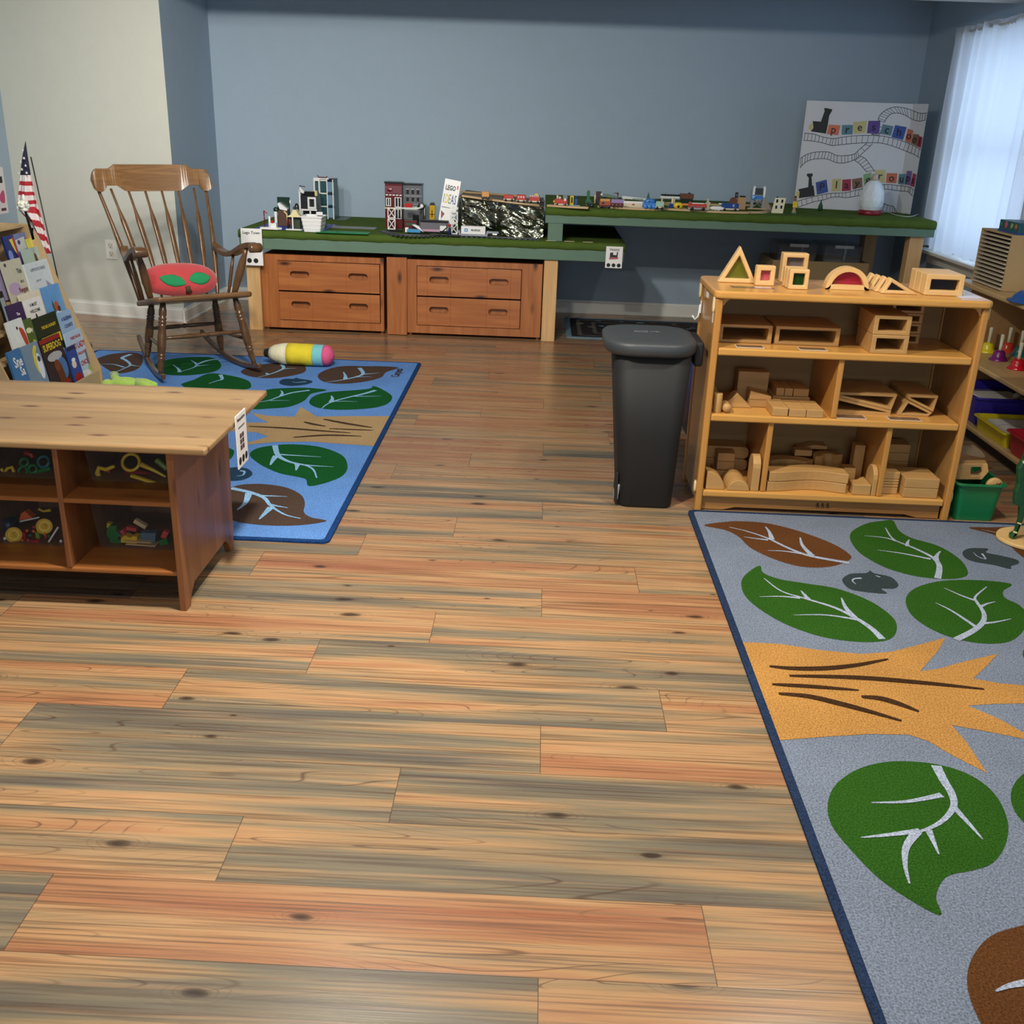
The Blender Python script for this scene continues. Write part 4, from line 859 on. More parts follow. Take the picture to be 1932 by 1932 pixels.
toy('magnifier', 'yellow rimmed toy magnifier in the top right bin', lambda m: (ringtoy(m, a1(700, 420), 0.028, 0.0055), m.tube([a1(850, 450), a1(1060, 550), a1(1230, 640)], [0.009, 0.006, 0.004], 8)), Y_, group=G7)
toy('toy_lever', 'yellow bar with two holes lying in front in the top right bin', lambda m: (m.tube([a1(700, 620, 3.06), a1(1190, 775, 3.06)], 0.009, 12, 0.7)), Y_, group=G7)
toy('toy_hook', 'yellow curved hook toy at the left in the top right bin', lambda m: m.tube([a1(450, 480), a1(330, 530), a1(215, 500), a1(190, 580), a1(240, 690), a1(290, 720)], [0.006, 0.007, 0.008, 0.009, 0.010, 0.009], 8), Y_, group=G7)
toy('toy_bar', 'dark red toy bar across the top right bin', lambda m: m.tube([a1(620, 540, 3.14), a1(880, 590, 3.14), a1(1050, 630, 3.14)], 0.010, 8), R_, group=G7)
toy('toy_bar', 'short red toy piece at the left of the top right bin', lambda m: m.tube([a1(210, 590, 3.14), a1(400, 560, 3.14)], 0.010, 8), R_, group=G7)
toy('toy_stick', 'green toy stick at the bottom of the top right bin', lambda m: m.tube([a1(350, 680, 3.1), a1(620, 720, 3.1)], 0.006, 8), Gn_, group=G7)
toy('toy_stick', 'blue toy stick at the bottom of the top right bin', lambda m: m.tube([a1(540, 750, 3.1), a1(930, 762, 3.1)], 0.005, 8), Bl_, group=G7)
toy('toy_stick', 'second blue toy stick crossing the green one', lambda m: m.tube([a1(560, 640, 3.12), a1(780, 740, 3.1)], 0.006, 8), Bl_, group=G7)
toy('toy_disc', 'pale yellow toy piece at the right of the top right bin', lambda m: m.tube([a1(1080, 380, 3.14), a1(1250, 520, 3.14)], 0.010, 8), Ol_, group=G7)
toy('toy_stick', 'dark green toy piece in the right corner of the top right bin', lambda m: m.tube([a1(1150, 680, 3.12), a1(1290, 770, 3.12)], 0.010, 8), Gn_, group=G7)
G8 = 'toys in the bottom right clear bin'
def card_block(c, w_, h_, d_=0.02, rz=0, ry=0): return lambda m: m.cbox(c.x, c.y, c.z, w_, d_, h_, rz, 0, ry)
toy('toy_crocodile', 'green jagged wooden toy standing at the left of the bottom right bin', lambda m: m.prism([tuple(a1(x, y)[i] for i in (0, 2)) for x, y in ((370,1400),(400,1360),(500,1360),(500,1450),(570,1510),(510,1560),(600,1600),(520,1650),(430,1675),(400,1570),(350,1480))], 3.085, 3.11, 'XZ'), Gn_, group=G8)
toy('toy_block', 'yellow wooden crown block in the bottom right bin', lambda m: m.prism([tuple(a1(x, y)[i] for i in (0, 2)) for x, y in ((600,1520),(600,1590),(840,1600),(845,1500),(780,1490),(740,1520),(660,1480))], 3.07, 3.1, 'XZ'), Y_, group=G8)
toy('toy_block', 'slate blue wooden arch block in the bottom right bin', lambda m: m.prism([tuple(a1(x, y)[i] for i in (0, 2)) for x, y in ((875,1460),(880,1590),(960,1600),(980,1575),(1020,1580),(1040,1605),(1100,1610),(1110,1460))], 3.08, 3.11, 'XZ'), Sl_, group=G8)
toy('toy_block', 'long coral wooden block behind the yellow crown block', card_block(a1(720, 1425, 3.13), 0.035, 0.013, 0.02, 0, 0.15), Pk_, group=G8)
toy('toy_block', 'coral wooden cube left of the yellow crown block', card_block(a1(575, 1490, 3.11), 0.02, 0.022, 0.02, 0, -0.5), Pk_, group=G8)
toy('toy_block', 'plain wooden block leaning in the bottom right bin', card_block(a1(850, 1350, 3.14), 0.045, 0.014, 0.02, 0, 0.55), Wd_, group=G8)
toy('toy_block', 'small yellow block at the left of the bottom right bin', card_block(a1(380, 1370, 3.13), 0.014, 0.018, 0.02, 0, 0.2), Y_, group=G8)
toy('toy_block', 'coral wooden zigzag block at the right of the bottom right bin', card_block(a1(1225, 1510, 3.1), 0.018, 0.028, 0.02, 0, 0.5), Pk_, group=G8)
toy('toy_block', 'green wooden block at the right of the bottom right bin', card_block(a1(1210, 1620, 3.09), 0.03, 0.02, 0.02, 0, -0.25), Gn_, group=G8)
for k, (x0, x1, yy) in enumerate(((590, 1060, 1600), (630, 1120, 1650), (720, 1200, 1695))):
    c = a1((x0+x1)/2, yy, 3.08); toy('wooden_strip', 'thin bare wooden slat, %s of three under the blocks' % ('topmost', 'middle', 'lowest')[k], card_block(c, (x1-x0)/8.052*0.00163, 0.0035, 0.04, 0, 0.03), Wd_, group=G8)
G9 = 'toys in the top left clear bin'
for k, (x, y, n_, mm, d) in enumerate(((720, 450, 'blue-green ring', Te_, 0.018), (380, 600, 'green ring, left', Gn_, 0.013), (540, 570, 'green ring, right', Gn_, 0.013), (400, 460, 'dull green ring at the back', Gn_, 0.013))):
    toy('linking_ring', n_+' shaped linking toy in the top left bin', lambda m: ringtoy(m, a2(x, y), d, 0.005), mm, group=G9)
toy('linking_toy', 'yellow zigzag linking toy in the top left bin', lambda m: m.tube([a2(20, 560), a2(70, 640), a2(120, 560), a2(200, 540), a2(230, 620)], 0.006, 8), Y_, group=G9)
toy('linking_toy', 'red linking toy in the top left bin', lambda m: m.tube([a2(400, 300, 3.14), a2(520, 330, 3.14), a2(540, 380, 3.14)], 0.008, 8), R_, group=G9)
toy('linking_toy', 'olive linking toy at the right of the top left bin', lambda m: m.tube([a2(600, 620), a2(840, 560)], 0.008, 8), Gn_, group=G9)
G10 = 'toys in the bottom left clear bin'
def disc(c, r):
    def f(m):
        T0 = m.T; m.T = Matrix.Translation(c) @ Matrix.Rotation(1.25, 4, 'X') @ Matrix.Rotation(0.35, 4, 'Y')
        m.lathe([(0.003, 0.0065), (0.004, 0.004), (r*0.3, 0.004), (r*0.32, 0.003), (r*0.9, 0.003), (r*0.93, 0.005), (r, 0.004), (r, -0.004), (0.001, -0.004)], seg=24); m.T = T0
    return f
toy('yellow_disc', 'yellow toy wheel leaning at the lower left of the bottom left bin', disc(a2(230, 1660, 3.07), 0.026), Y_, group=G10, bevel=0)
toy('yellow_disc', 'yellow toy wheel leaning at the right of the bottom left bin', disc(a2(735, 1520, 3.08), 0.026), Y_, group=G10, bevel=0)
toy('toy_stick', 'white toy rod leaning at the right of the bottom left bin', lambda m: m.tube([a2(805, 1780, 3.06), a2(965, 1530, 3.08)], 0.0035, 8), Wh_, group=G10)
toy('toy_stick', 'pale toy rod across the bottom left bin', lambda m: m.tube([a2(330, 1440, 3.12), a2(650, 1370, 3.12)], 0.003, 8), Wh_, group=G10)
toy('toy_vehicle', 'orange toy vehicle at the back of the bottom left bin', lambda m: m.prism([tuple(a2(x, y, 3.14)[i] for i in (0, 2)) for x, y in ((340,1400),(370,1290),(430,1250),(500,1320),(560,1360),(440,1400))], 3.13, 3.16, 'XZ'), Or_, group=G10)
toy('toy_block', 'large dark blue toy piece at the left of the bottom left bin', lambda m: m.ball(a2(150, 1500, 3.15), 0.026, 0.03, 0.028, e=0.7), C('navy', (24, 36, 66)), group=G10, bevel=0)
toy('toy_bone', 'yellow toy piece lying at the top right of the bottom left bin', lambda m: m.tube([a2(640, 1230, 3.13), a2(720, 1270, 3.13), a2(840, 1250, 3.13)], [0.005, 0.004, 0.006], 8), Y_, group=G10)
bead_cols = [(450,1590,'orange'),(555,1600,'orange'),(370,1750,'orange'),(470,1750,'coral'),(745,1655,'orange'),(80,1720,'white'),(500,1670,'teal'),(560,1530,'red'),(755,1700,'red'),(805,1680,'green'),(1010,1765,'white')]
mm_ = dict(orange=Or_, coral=Pk_, white=Wh_, teal=Te_, red=R_, green=Gn_)
for x, y, c in bead_cols:
    toy('toy_bead', 'small round %s bead in the bottom left bin' % c, lambda m: m.ball(a2(x, y, 3.07), 0.0055, seg=10, rings=6), mm_[c], 'bead', bevel=0, group='%s beads in the bottom left bin' % c)
toy('toy_block', 'red toy block beside the left yellow wheel', card_block(a2(400, 1670, 3.09), 0.016, 0.03), R_, group=G10)
toy('toy_block', 'flat red toy brick at the bottom front of the bottom left bin', card_block(a2(600, 1765, 3.07), 0.028, 0.012), R_, group=G10)
toy('toy_block', 'green toy block under the right yellow wheel', card_block(a2(640, 1650, 3.09), 0.013, 0.026), Ol_, group=G10)

# ================================================================== ROCKING CHAIR (local frame: +x to the sitter's left, -y to the front)
M_oak = wood('oak_chair', (132, 98, 62), (96, 66, 38), 'X', 1.6, 0.3, ring=26, coat=0.25)
M_oakv = wood('oak_chair_turned', (108, 78, 48), (78, 52, 30), 'Z', 1.6, 0.28, ring=20, coat=0.3)
rc = thing('rocking_chair', 'oak spindle-back rocking chair with turned legs on the blue rug', 'chair', (-2.095, 6.075, 0), math.radians(37))
RZ = 0.0095
def part(name, m, mt=M_oakv, **k): return m.build(name, mt, rc, world=False, **k)
# seat : shaped plank
out = [(-0.315, -0.245), (-0.29, -0.275), (0.29, -0.275), (0.315, -0.245), (0.31, -0.1), (0.285, 0.2), (0.22, 0.235), (-0.22, 0.235), (-0.285, 0.2), (-0.31, -0.1)]
m = MB(); m.prism([(a*0.93, b) for a, b in out], 0.435, 0.468); m.v = [(x, y, z-0.018-0.2*y) for x, y, z in m.v]; part('seat', m, M_oak, bevel=0.012, seg=3)
ZS = 0.468
def turned(a, b, prof, seg=14):
    a = Vector(a); b = Vector(b); pts = [a+(b-a)*t for t, r in prof]; return MB().tube(pts, [r for t, r in prof], seg)
legp = [(0, .015), (.05, .017), (.1, .021), (.17, .0225), (.20, .0175), (.215, .0235), (.235, .0235), (.25, .018), (.265, .0235), (.285, .0235), (.30, .018), (.315, .023), (.335, .023), (.35, .02), (.45, .0245), (.6, .025), (.70, .022), (.715, .018), (.73, .023), (.745, .023), (.76, .018), (.775, .022), (.79, .022), (.805, .018), (.86, .021), (.93, .015), (1, .0135)]
def rocker_z(y): return RZ+0.010+0.42*max(0, abs(y+0.06))**2.0
LG = {}
for sx in (-1, 1):
    for nm, top, bot in (('f', (0.215, -0.17, 0.455), (0.285, -0.235)), ('b', (0.195, 0.13, 0.394), (0.235, 0.185))):
        zb_ = rocker_z(bot[1])+0.022; a = (sx*top[0], top[1], top[2]); b = (sx*bot[0], bot[1], zb_); LG[(sx, nm)] = (Vector(a), Vector(b))
        part('leg', turned(a, b, legp))
    # rocker
    pts = []; rad = []
    for k in range(17):
        u = k/16; y = -0.31+u*0.76; x = sx*(0.292-0.10*u*0.9); pts.append((x, y, rocker_z(y)+0.012)); rad.append(0.0155)
    vs = []; fs = []
    for (x, y, z) in pts:
        vs += [(x-0.013, y, z-0.016), (x+0.013, y, z-0.016), (x+0.013, y, z+0.016), (x-0.013, y, z+0.016)]
    for i in range(16):
        for j in range(4): a = i*4+j; b = i*4+(j+1) % 4; fs.append((a, b, b+4, a+4))
    fs += [(3, 2, 1, 0), (64, 65, 66, 67)]
    m = MB(); m.add(vs, fs); part('rocker', m, M_oakv, bevel=0.006)
def lerp(s, t): a, b = LG[s]; return a+(b-a)*t
sp = [(0, .008), (.12, .011), (.3, .0135), (.42, .0135), (.46, .010), (.5, .0155), (.54, .010), (.58, .0135), (.7, .0135), (.88, .011), (1, .008)]
part('stretcher', turned(lerp((-1, 'f'), 0.5), lerp((1, 'f'), 0.5), sp)); part('stretcher', turned(lerp((-1, 'b'), 0.45), lerp((1, 'b'), 0.45), sp))
for sx in (-1, 1): part('stretcher', turned(lerp((sx, 'f'), 0.62), lerp((sx, 'b'), 0.6), [(0, .008), (.3, .0115), (.7, .0115), (1, .008)]))
# back posts and spindles
def back_pt(x, t):   # t 0 at seat, 1 at crest : gentle s-curve
    return (x, 0.20+0.34*t**1.12-0.02*math.sin(PI*t), 0.392+0.641*t)
for sx in (-1, 1):
    pts = []; rad = []
    for k in range(19):
        t = k/18; x = sx*(0.238+0.092*t); x_, y_, z_ = back_pt(x, t); pts.append((x_, y_, z_)); rad.append(0.0105+0.006*math.exp(-((t-0.42)/0.22)**2)+0.001*(1-t))
    part('back_post', MB().tube(pts, rad, 12))
for k in range(6):
    u = (k-2.5)/5; pts = []; rad = []
    for i in range(19):
        t = i/18; x = u*(0.34+0.17*t); x_, y_, z_ = back_pt(x, t); y_ += 0.012*(1-abs(2*u))
        pts.append((x_, y_, z_)); 
        r = 0.0075 if t < 0.12 else (0.0075+0.0085*min(1, (t-0.12)/0.3) if t < 0.62 else (0.016 if t < 0.72 else 0.016-0.0085*min(1, (t-0.72)/0.10)))
        rad.append(r)
    part('spindle', MB().tube(pts, rad, 10, flat=0.62), M_oakv)
# crest rail
N_ = 64; top = []; bot = []
for k in range(N_+1):
    u = -math.cos(PI*k/N_); au = abs(u); x = u*0.396; ax_ = abs(x)
    zt_ = 0.155 if au < 0.60 else (0.155-0.024*min(1, (au-0.60)/0.09) if ax_ < 0.352 else 0.052+0.079*math.sqrt(max(0, 1-((ax_-0.352)/0.0445)**2)))
    zb2 = 0.0 if au < 0.46 else (0.035*min(1, (au-0.46)/0.14) if ax_ < 0.308 else 0.045-0.046*math.sqrt(max(0, 1-((ax_-0.352)/0.0445)**2)))
    top.append((x, zt_)); bot.append((x, zb2))
vs = []; fs = []
for (x, zt_), (x2, zb2) in zip(top, bot):
    bow = 0.035*(1-(x/0.396)**2); yc = 0.508+bow; zc = ZS+0.55
    for zz, dy in ((zb2, 0), (zt_, 0.038)): vs += [(x*0.92, yc+dy-0.012, zc+zz), (x*0.92, yc+dy+0.012, zc+zz)]
for i in range(N_):
    a = i*4; b = a+4; fs += [(a, b, b+2, a+2), (a+1, a+3, b+3, b+1), (a+2, b+2, b+3, a+3), (a, a+1, b+1, b)]
fs += [(0, 2, 3, 1), (N_*4, N_*4+1, N_*4+3, N_*4+2)]
m = MB(); m.add(vs, fs); part('crest_rail', m, M_oak, bevel=0.007, seg=3)
# arms
for sx in (-1, 1):
    pts = [(sx*0.292, 0.30, 0.712), (sx*0.305, 0.24, 0.685), (sx*0.32, 0.14, 0.672), (sx*0.333, 0.03, 0.684), (sx*0.343, -0.08, 0.712), (sx*0.35, -0.17, 0.722), (sx*0.355, -0.225, 0.715)]
    P = [Vector((p[0]*0.94, p[1], p[2]+max(0, 0.1-p[1])*0.13)) for p in smooth_poly(pts, 4, False)]; n = len(P); vs = []; fs = []
    for i, p in enumerate(P):
        u = i/(n-1); w_ = 0.020+0.012*math.sin(PI*min(1, u*1.0)); h_ = 0.013+0.004*u
        vs += [(p.x-w_, p.y, p.z-h_), (p.x+w_, p.y, p.z-h_), (p.x+w_, p.y, p.z+h_), (p.x-w_, p.y, p.z+h_)]
    for i in range(n-1):
        for j in range(4): a = i*4+j; b = i*4+(j+1) % 4; fs.append((a, b, b+4, a+4) if sx < 9 else 0)
    fs += [(3, 2, 1, 0), ((n-1)*4, (n-1)*4+1, (n-1)*4+2, (n-1)*4+3)]
    m = MB(); m.add(vs, fs)
    m.wheel((sx*0.334, -0.235, 0.748), 0.028, 0.075, 'X', 18); part('arm', m, M_oakv, bevel=0.004)
    # stout front arm post and slim rear one
    a = (sx*0.25, -0.06, ZS-0.015); b = (sx*0.318, -0.135, 0.738)
    part('arm_post', turned(a, b, [(0, .016), (.15, .019), (.45, .024), (.7, .022), (.85, .015), (1, .012)]))
    part('arm_spindle', turned((sx*0.258, 0.06, 0.425), (sx*0.306, 0.06, 0.672), [(0, .008), (.3, .011), (.7, .011), (1, .008)]))
# apple cushion
ac = thing('apple_cushion', 'red apple-shaped cushion with green felt leaves on the rocking chair seat', 'cushion', (-2.15, 6.07, 0.462), math.radians(22))
def cushion_pt(u, v, off=0.0):      # u across, v up (-1..1) on the front face
    r = math.sqrt(u*u+v*v); d = 0.075*max(0, 1-r**2.6)**0.5+off
    x = u*0.222; s_ = v*0.142*(1-0.10*math.exp(-(u/0.25)**2)*(1 if v < 0 else -0.4))
    ca, sa = math.cos(0.62), math.sin(0.62)
    return (x, -0.035+s_*sa-d*ca, 0.118+s_*ca+d*sa*0.9-0.0)
m = MB(); m.sm = True; vs = []; fs = []; nr, ns = 12, 36
for face in (1, -1):
    base = len(vs)
    for i in range(nr+1):
        for k in range(ns):
            a = 2*PI*k/ns; rr_ = i/nr; sq = 1/max(abs(math.cos(a))**3.2+abs(math.sin(a))**3.2, 1e-6)**(1/3.2) ; sq = 0.5+0.5*sq if True else 1
            u, v = rr_*math.cos(a)*sq, rr_*math.sin(a)*sq
            r = rr_; d = (0.078 if face > 0 else -0.055)*max(0, 1-r**2.6)**0.5
            ca, sa = math.cos(0.62), math.sin(0.62); x = u*0.215; s_ = v*0.105
            vs.append((x, -0.035+s_*sa-d*ca, 0.135+s_*ca+d*sa*0.8))
    for i in range(nr):
        for k in range(ns):
            k2 = (k+1) % ns; q = (base+i*ns+k, base+i*ns+k2, base+(i+1)*ns+k2, base+(i+1)*ns+k); fs.append(q if face > 0 else q[::-1])
mz = min(v[2] for v in vs); vs = [(a, b, c-mz+0.001) for a, b, c in vs]
m.add(vs, fs); m.build('cushion_body', mat('fleece_red', (184, 62, 66), 0.95, bump=0.4, bscale=150, var=0.1, vscale=12, sheen=0.4), ac, world=False)
def on_face(u, v):
    r = math.sqrt(u*u+v*v); d = 0.078*max(0, 1-r**2.6)**0.5+0.003; ca, sa = math.cos(0.62), math.sin(0.62)
    return (u*0.215, -0.035+v*0.105*sa-d*ca, 0.135+v*0.105*ca+d*sa*0.8-mz+0.003)
def leaf_patch(c, L_, W_, ang, nm):
    m = MB(); m.sm = True; nu, nv = 14, 5; vs = []
    for i in range(nu+1):
        t = i/nu; hw = W_*math.sin(PI*t)**0.75
        for j in range(nv+1):
            s_ = (j/nv*2-1)*hw; a_, b_ = (t-0.5)*L_, s_
            vs.append(on_face(c[0]+a_*math.cos(ang)-b_*math.sin(ang), c[1]+a_*math.sin(ang)*1.5+b_*math.cos(ang)*1.5))
    m.add(vs, [(i*(nv+1)+j, (i+1)*(nv+1)+j, (i+1)*(nv+1)+j+1, i*(nv+1)+j+1) for i in range(nu) for j in range(nv)])
    m.build(nm, mat('felt_leaf_green', (30, 136, 84), 0.95, bump=0.3, bscale=200), ac, world=False, solid=0.003)
leaf_patch((-0.19, -0.33), 0.74, 0.21, -0.40, 'leaf'); leaf_patch((0.52, -0.20), 0.60, 0.24, 0.30, 'leaf')
m = MB(); m.tube([on_face(0.17, -0.66), on_face(0.21, -0.93)], [0.014, 0.02], 8, 0.5); m.build('stem', mat('felt_stem_brown', (84, 56, 36), 0.95), ac, world=False)

# pencil pillow
pa, pb_ = pz(497, 672, 0.06), pz(628, 678, 0.06)
dd = (pb_-pa); Lp = dd.length; pp = thing('pencil_pillow', 'stuffed pencil-shaped pillow, yellow with pink eraser end, behind the rocking chair on the floor', 'pillow', (pa.x, pa.y+0.02, 0.078), math.atan2(dd.y, dd.x))
def seg_(nm, pr, c, e=0):
    m = MB(Matrix.Rotation(PI/2, 4, 'Y')); m.lathe([(max(r, 0.001), -z*0+z) for z, r in pr], seg=22, sx=0.86); m.build(nm, c, pp, world=False)
K = Lp/0.455
seg_('tip', [(0, .012), (.004*K, .025), (.025*K, .034), (.04*K, .044)], mat('fabric_black', (22, 22, 24), 0.95))
seg_('cone', [(.04*K, .044), (.07*K, .062), (.12*K, .075), (.16*K, .079)], mat('fabric_cream', (226, 222, 190), 0.95, bump=0.3, bscale=30))
seg_('barrel', [(.16*K, .079), (.2*K, .079), (.24*K, .078), (.28*K, .079), (.33*K, .077)], mat('fabric_yellow', (226, 206, 50), 0.95, bump=0.5, bscale=24, var=0.06))
seg_('ferrule', [(.33*K, .077), (.335*K, .08), (.345*K, .076), (.355*K, .079), (.365*K, .076), (.38*K, .078), (.395*K, .075)], mat('fabric_turquoise', (120, 196, 206), 0.95, bump=0.3))
seg_('eraser', [(.395*K, .075), (.42*K, .073), (.44*K, .06), (.455*K, .03), (.462*K, .01)], mat('fabric_pink', (222, 92, 140), 0.95, bump=0.3))

# lime plush frog on the rug
fg = thing('plush_frog', 'lime green plush frog lying on the blue rug by the book rack', 'plush toy', (-2.33, 5.60, 0.01))
fm = mat('plush_lime', (176, 214, 96), 1.0, bump=0.5, bscale=120, sheen=0.4)
m = MB(); m.ball((-2.32, 5.54, 0.042), 0.085, 0.05, 0.032, 20, 12); m.build('body', fm, fg)
m = MB(); m.ball((-2.405, 5.50, 0.04), 0.034, 0.034, 0.028); m.build('head', fm, fg)
for a in ([(-2.36, 5.56, 0.045), (-2.41, 5.61, 0.045), (-2.44, 5.68, 0.05)], [(-2.25, 5.53, 0.045), (-2.20, 5.52, 0.04), (-2.15, 5.49, 0.03)], [(-2.27, 5.57, 0.04), (-2.22, 5.58, 0.036), (-2.17, 5.56, 0.03)]):
    m = MB(); m.tube(a, [0.024]*(len(a)-1)+[0.02], 10); m.ball(a[-1], 0.026, 0.022, 0.02, 12, 8); m.build('limb', fm, fg)
# ================================================================== BOOK RACK with face-out picture books
M_cdb = mat('rack_fibreboard', (188, 160, 116), 0.7, var=0.05)
rk = thing('book_rack', 'tan tiered display rack full of picture books beside the rocking chair', 'rack', (-2.7, 4.9, 0))
prof = [(-3.02, 0.0098), (-2.435, 0.0098), (-2.435, 0.13), (-2.715, 0.875), (-2.735, 0.893), (-2.765, 0.90), (-3.02, 0.90)]
YR0, YR1 = 4.62, 5.50
for y in (YR0-0.012, YR1):
    m = MB(); m.prism(prof, y, y+0.012, 'XZ'); m.build('end_panel', M_cdb, rk)
MB().box(-3.02, -3.01, YR0, YR1, 0.0098, 0.90).build('back_panel', M_cdb, rk)
MB().box(-3.01, -2.76, YR0, YR1, 0.885, 0.895).build('top_ledge', M_cdb, rk)
ROWX = [-2.50, -2.545, -2.59, -2.64, -2.69, -2.735]; ROWZ = [0.085, 0.215, 0.335, 0.455, 0.575, 0.665]
for k in range(6):
    MB().box(ROWX[k]-0.045, ROWX[k]+(0.048 if k == 0 else 0.036), YR0, YR1, ROWZ[k]-0.022, ROWZ[k]-0.012).build('tier_ledge', M_cdb, rk)
    if k == 0: MB().box(ROWX[k]+0.048, ROWX[k]+0.056, YR0, YR1, ROWZ[k]-0.06, ROWZ[k]+0.035).build('front_lip', M_cdb, rk)
TILT = math.atan(0.18)
r2 = lambda cx, cy: (cx/6.44, 420+cy/6.44)
def font_text(m, s, size, u, v, bold=0, sx=1.0, rot=0.0):
    # cover frame: u along +y, v up the cover, lettering faces +x
    m.text(s, size, Matrix.Translation((0, u, v)) @ Matrix.Rotation(PI/2, 4, 'Z') @ Matrix.Rotation(PI/2, 4, 'X') @ Matrix.Rotation(rot, 4, 'Z'), bold=bold, sx=sx)
def book(row, tl, tr, label, cols, art, texts, dx=0.0, drop=0.0):
    x0 = ROWX[row]-0.02; a = px_(*r2(*tl), x0); b = px_(*r2(*tr), x0); y0, y1 = max(a.y+0.004, YR0+0.002), min(b.y-0.001, YR1-0.004); zt = (a.z+b.z)/2
    w_ = max(y1-y0, 0.05); zb_ = ROWZ[row]; h_ = (zt-zb_)/math.cos(TILT)
    xb = x0+math.sin(TILT)*h_*0.0+dx
    t = thing('picture_book', label, 'book', (x0+0.045+dx, (y0+y1)/2, zb_)); t.rotation_euler = (0, -TILT, 0)
    m = MB(); m.m = 1; m.box(-0.009, -0.0016, -w_/2+0.002, w_/2-0.002, 0.002, h_-0.002); m.m = 0
    m.box(-0.0016, 0, -w_/2, w_/2, 0, h_); m.box(-0.0105, -0.009, -w_/2, w_/2, 0, h_); m.box(-0.0105, 0, -w_/2-0.0015, -w_/2+0.0005, 0, h_)
    m.build('cover', [mat('cover_%d_%d_%d' % cols[0], cols[0], 0.25, var=0.08, vscale=25), mat('page_edges', (232, 228, 214), 0.8, var=0.02)], t, world=False)
    if art:
        m = MB(); ms = []
        for i, (c, poly) in enumerate(art):
            nm = 'print_%d_%d_%d' % c; mm = mat(nm, c, 0.3, var=0.15, vscale=40)
            if mm not in ms: ms.append(mm)
            m.m = ms.index(mm); pts = [(-w_/2+u*w_, v*h_) for u, v in poly]
            pts = smooth_poly(pts, 3) if len(poly) > 4 else pts
            m.flat(pts, 0.0004+0.00012*i, 'YZ')
        m.build('cover_art', ms, t, world=False)
    for i, (s, size, u, v, c, sx) in enumerate(texts):
        m = MB(Matrix.Translation((0.0016, 0, 0))); font_text(m, s, size, -w_/2+u*w_, v*h_, bold=size*0.025, sx=sx)
        m.build('cover_lettering', mat('letter_%d_%d_%d' % c, c, 0.4, var=0), t, world=False)
    return t
def el(cx, cy, rx, ry, n=8): return [(cx+rx*math.cos(2*PI*k/n), cy+ry*math.sin(2*PI*k/n)) for k in range(n)]
Wt, Kt, Yt, Rt, Bt = (236, 234, 226), (24, 24, 26), (226, 196, 50), (184, 44, 40), (40, 60, 130)
# front row (nearest the floor)
book(0, (100,1580), (262,1525), 'blue picture book at the left of the lowest rack row', [(58, 118, 168)], [((226,232,236), el(.75, .05, .3, .1))], [('Sne', .07, .55, .80, Wt, .8), ('Sa', .06, .68, .64, Wt, .8)])
book(0, (258,1520), (462,1440), 'picture book with a yellow crescent and white figure, lowest rack row', [(120, 146, 164)], [((222,204,60), [(.72,.95),(.55,.85),(.5,.65),(.6,.5),(.75,.52),(.68,.62),(.68,.8),(.85,.92)]), ((226,230,232), el(.78,.6,.16,.22)), ((60,70,80), el(.8,.72,.09,.05)), ((226,226,220), [(.25,.05),(.95,.2),(.95,.3),(.3,.16)])], [('LOST', .022, .55, .13, Kt, 1.0)], 0.003)
book(0, (468,1440), (720,1345), 'dark picture book titled Superdog with a red top edge, lowest rack row', [(44, 40, 44)], [((150,40,36), [(0,.93),(1,.93),(1,1),(0,1)]), ((70,120,170), el(.72,.42,.22,.2)), ((180,180,176), el(.5,.66,.36,.08)), ((96,52,30), [(.35,.52),(.5,.6),(.66,.5),(.74,.2),(.86,.04),(.3,.04),(.42,.25)]), ((120,66,38), el(.5,.5,.13,.1)), ((140,30,30), el(.72,.14,.16,.08))], [('SUPERDOG', .047, .5, .84, Yt, .82)], 0.006)
book(0, (750,1515), (862,1488), 'narrow blue picture book in front of the light blue one, lowest rack row', [(44, 78, 150)], [((30,40,80), [(0,.9),(1,.9),(1,1),(0,1)]), ((236,210,190), el(.35,.55,.25,.1)), ((160,30,30), el(.45,.2,.4,.12)), ((240,240,244), el(.4,.66,.22,.05))], [], 0.0125)
book(0, (785,1352), (1000,1275), 'light blue picture book with red title about an old lady, lowest rack row', [(176, 200, 222)], [((90,110,120), [(.85,.2),(.98,.2),(.98,.6),(.85,.5)]), ((150,170,90), el(.9,.18,.1,.1)), ((226,230,226), el(.5,.1,.4,.1))], [('THERE WAS AN', .021, .56, .87, Rt, .8), ('OLD LADY', .044, .55, .70, Rt, .85), ('WHO SWALLOWED', .020, .56, .54, Rt, .8), ('A CHICK', .036, .6, .34, Rt, .85)], 0.0)
# second row
book(1, (80,1225), (275,1150), 'white picture book with a red shape, second rack row', [(226, 230, 226)], [((190,70,50), [(.65,.85),(.9,.8),(.98,.6),(.9,.45),(.75,.6)]), ((40,40,44), el(.55,.86,.05,.03))], [])
book(1, (275,1190), (388,1160), 'green and yellow picture book half hidden, second rack row', [(80, 104, 50)], [((190,200,70), el(.65,.4,.35,.22)), ((220,230,160), el(.4,.8,.3,.05)), ((150,130,160), el(.5,.12,.3,.12))], [('Honey', .03, .5, .8, Wt, .7)], -0.002)
book(1, (386,1165), (672,1085), 'dark green picture book with a yellow bear title, second rack row', [(28, 50, 34)], [((176,50,40), el(.5,.14,.28,.16)), ((226,224,214), el(.82,.2,.1,.1)), ((214,190,50), [(.12,.42),(.95,.42),(.95,.6),(.12,.6)])], [('THE BIG HUNGRY', .022, .55, .78, Yt, .9), ('BEAR', .05, .53, .51, (28,50,34), 1.25)], 0.002)
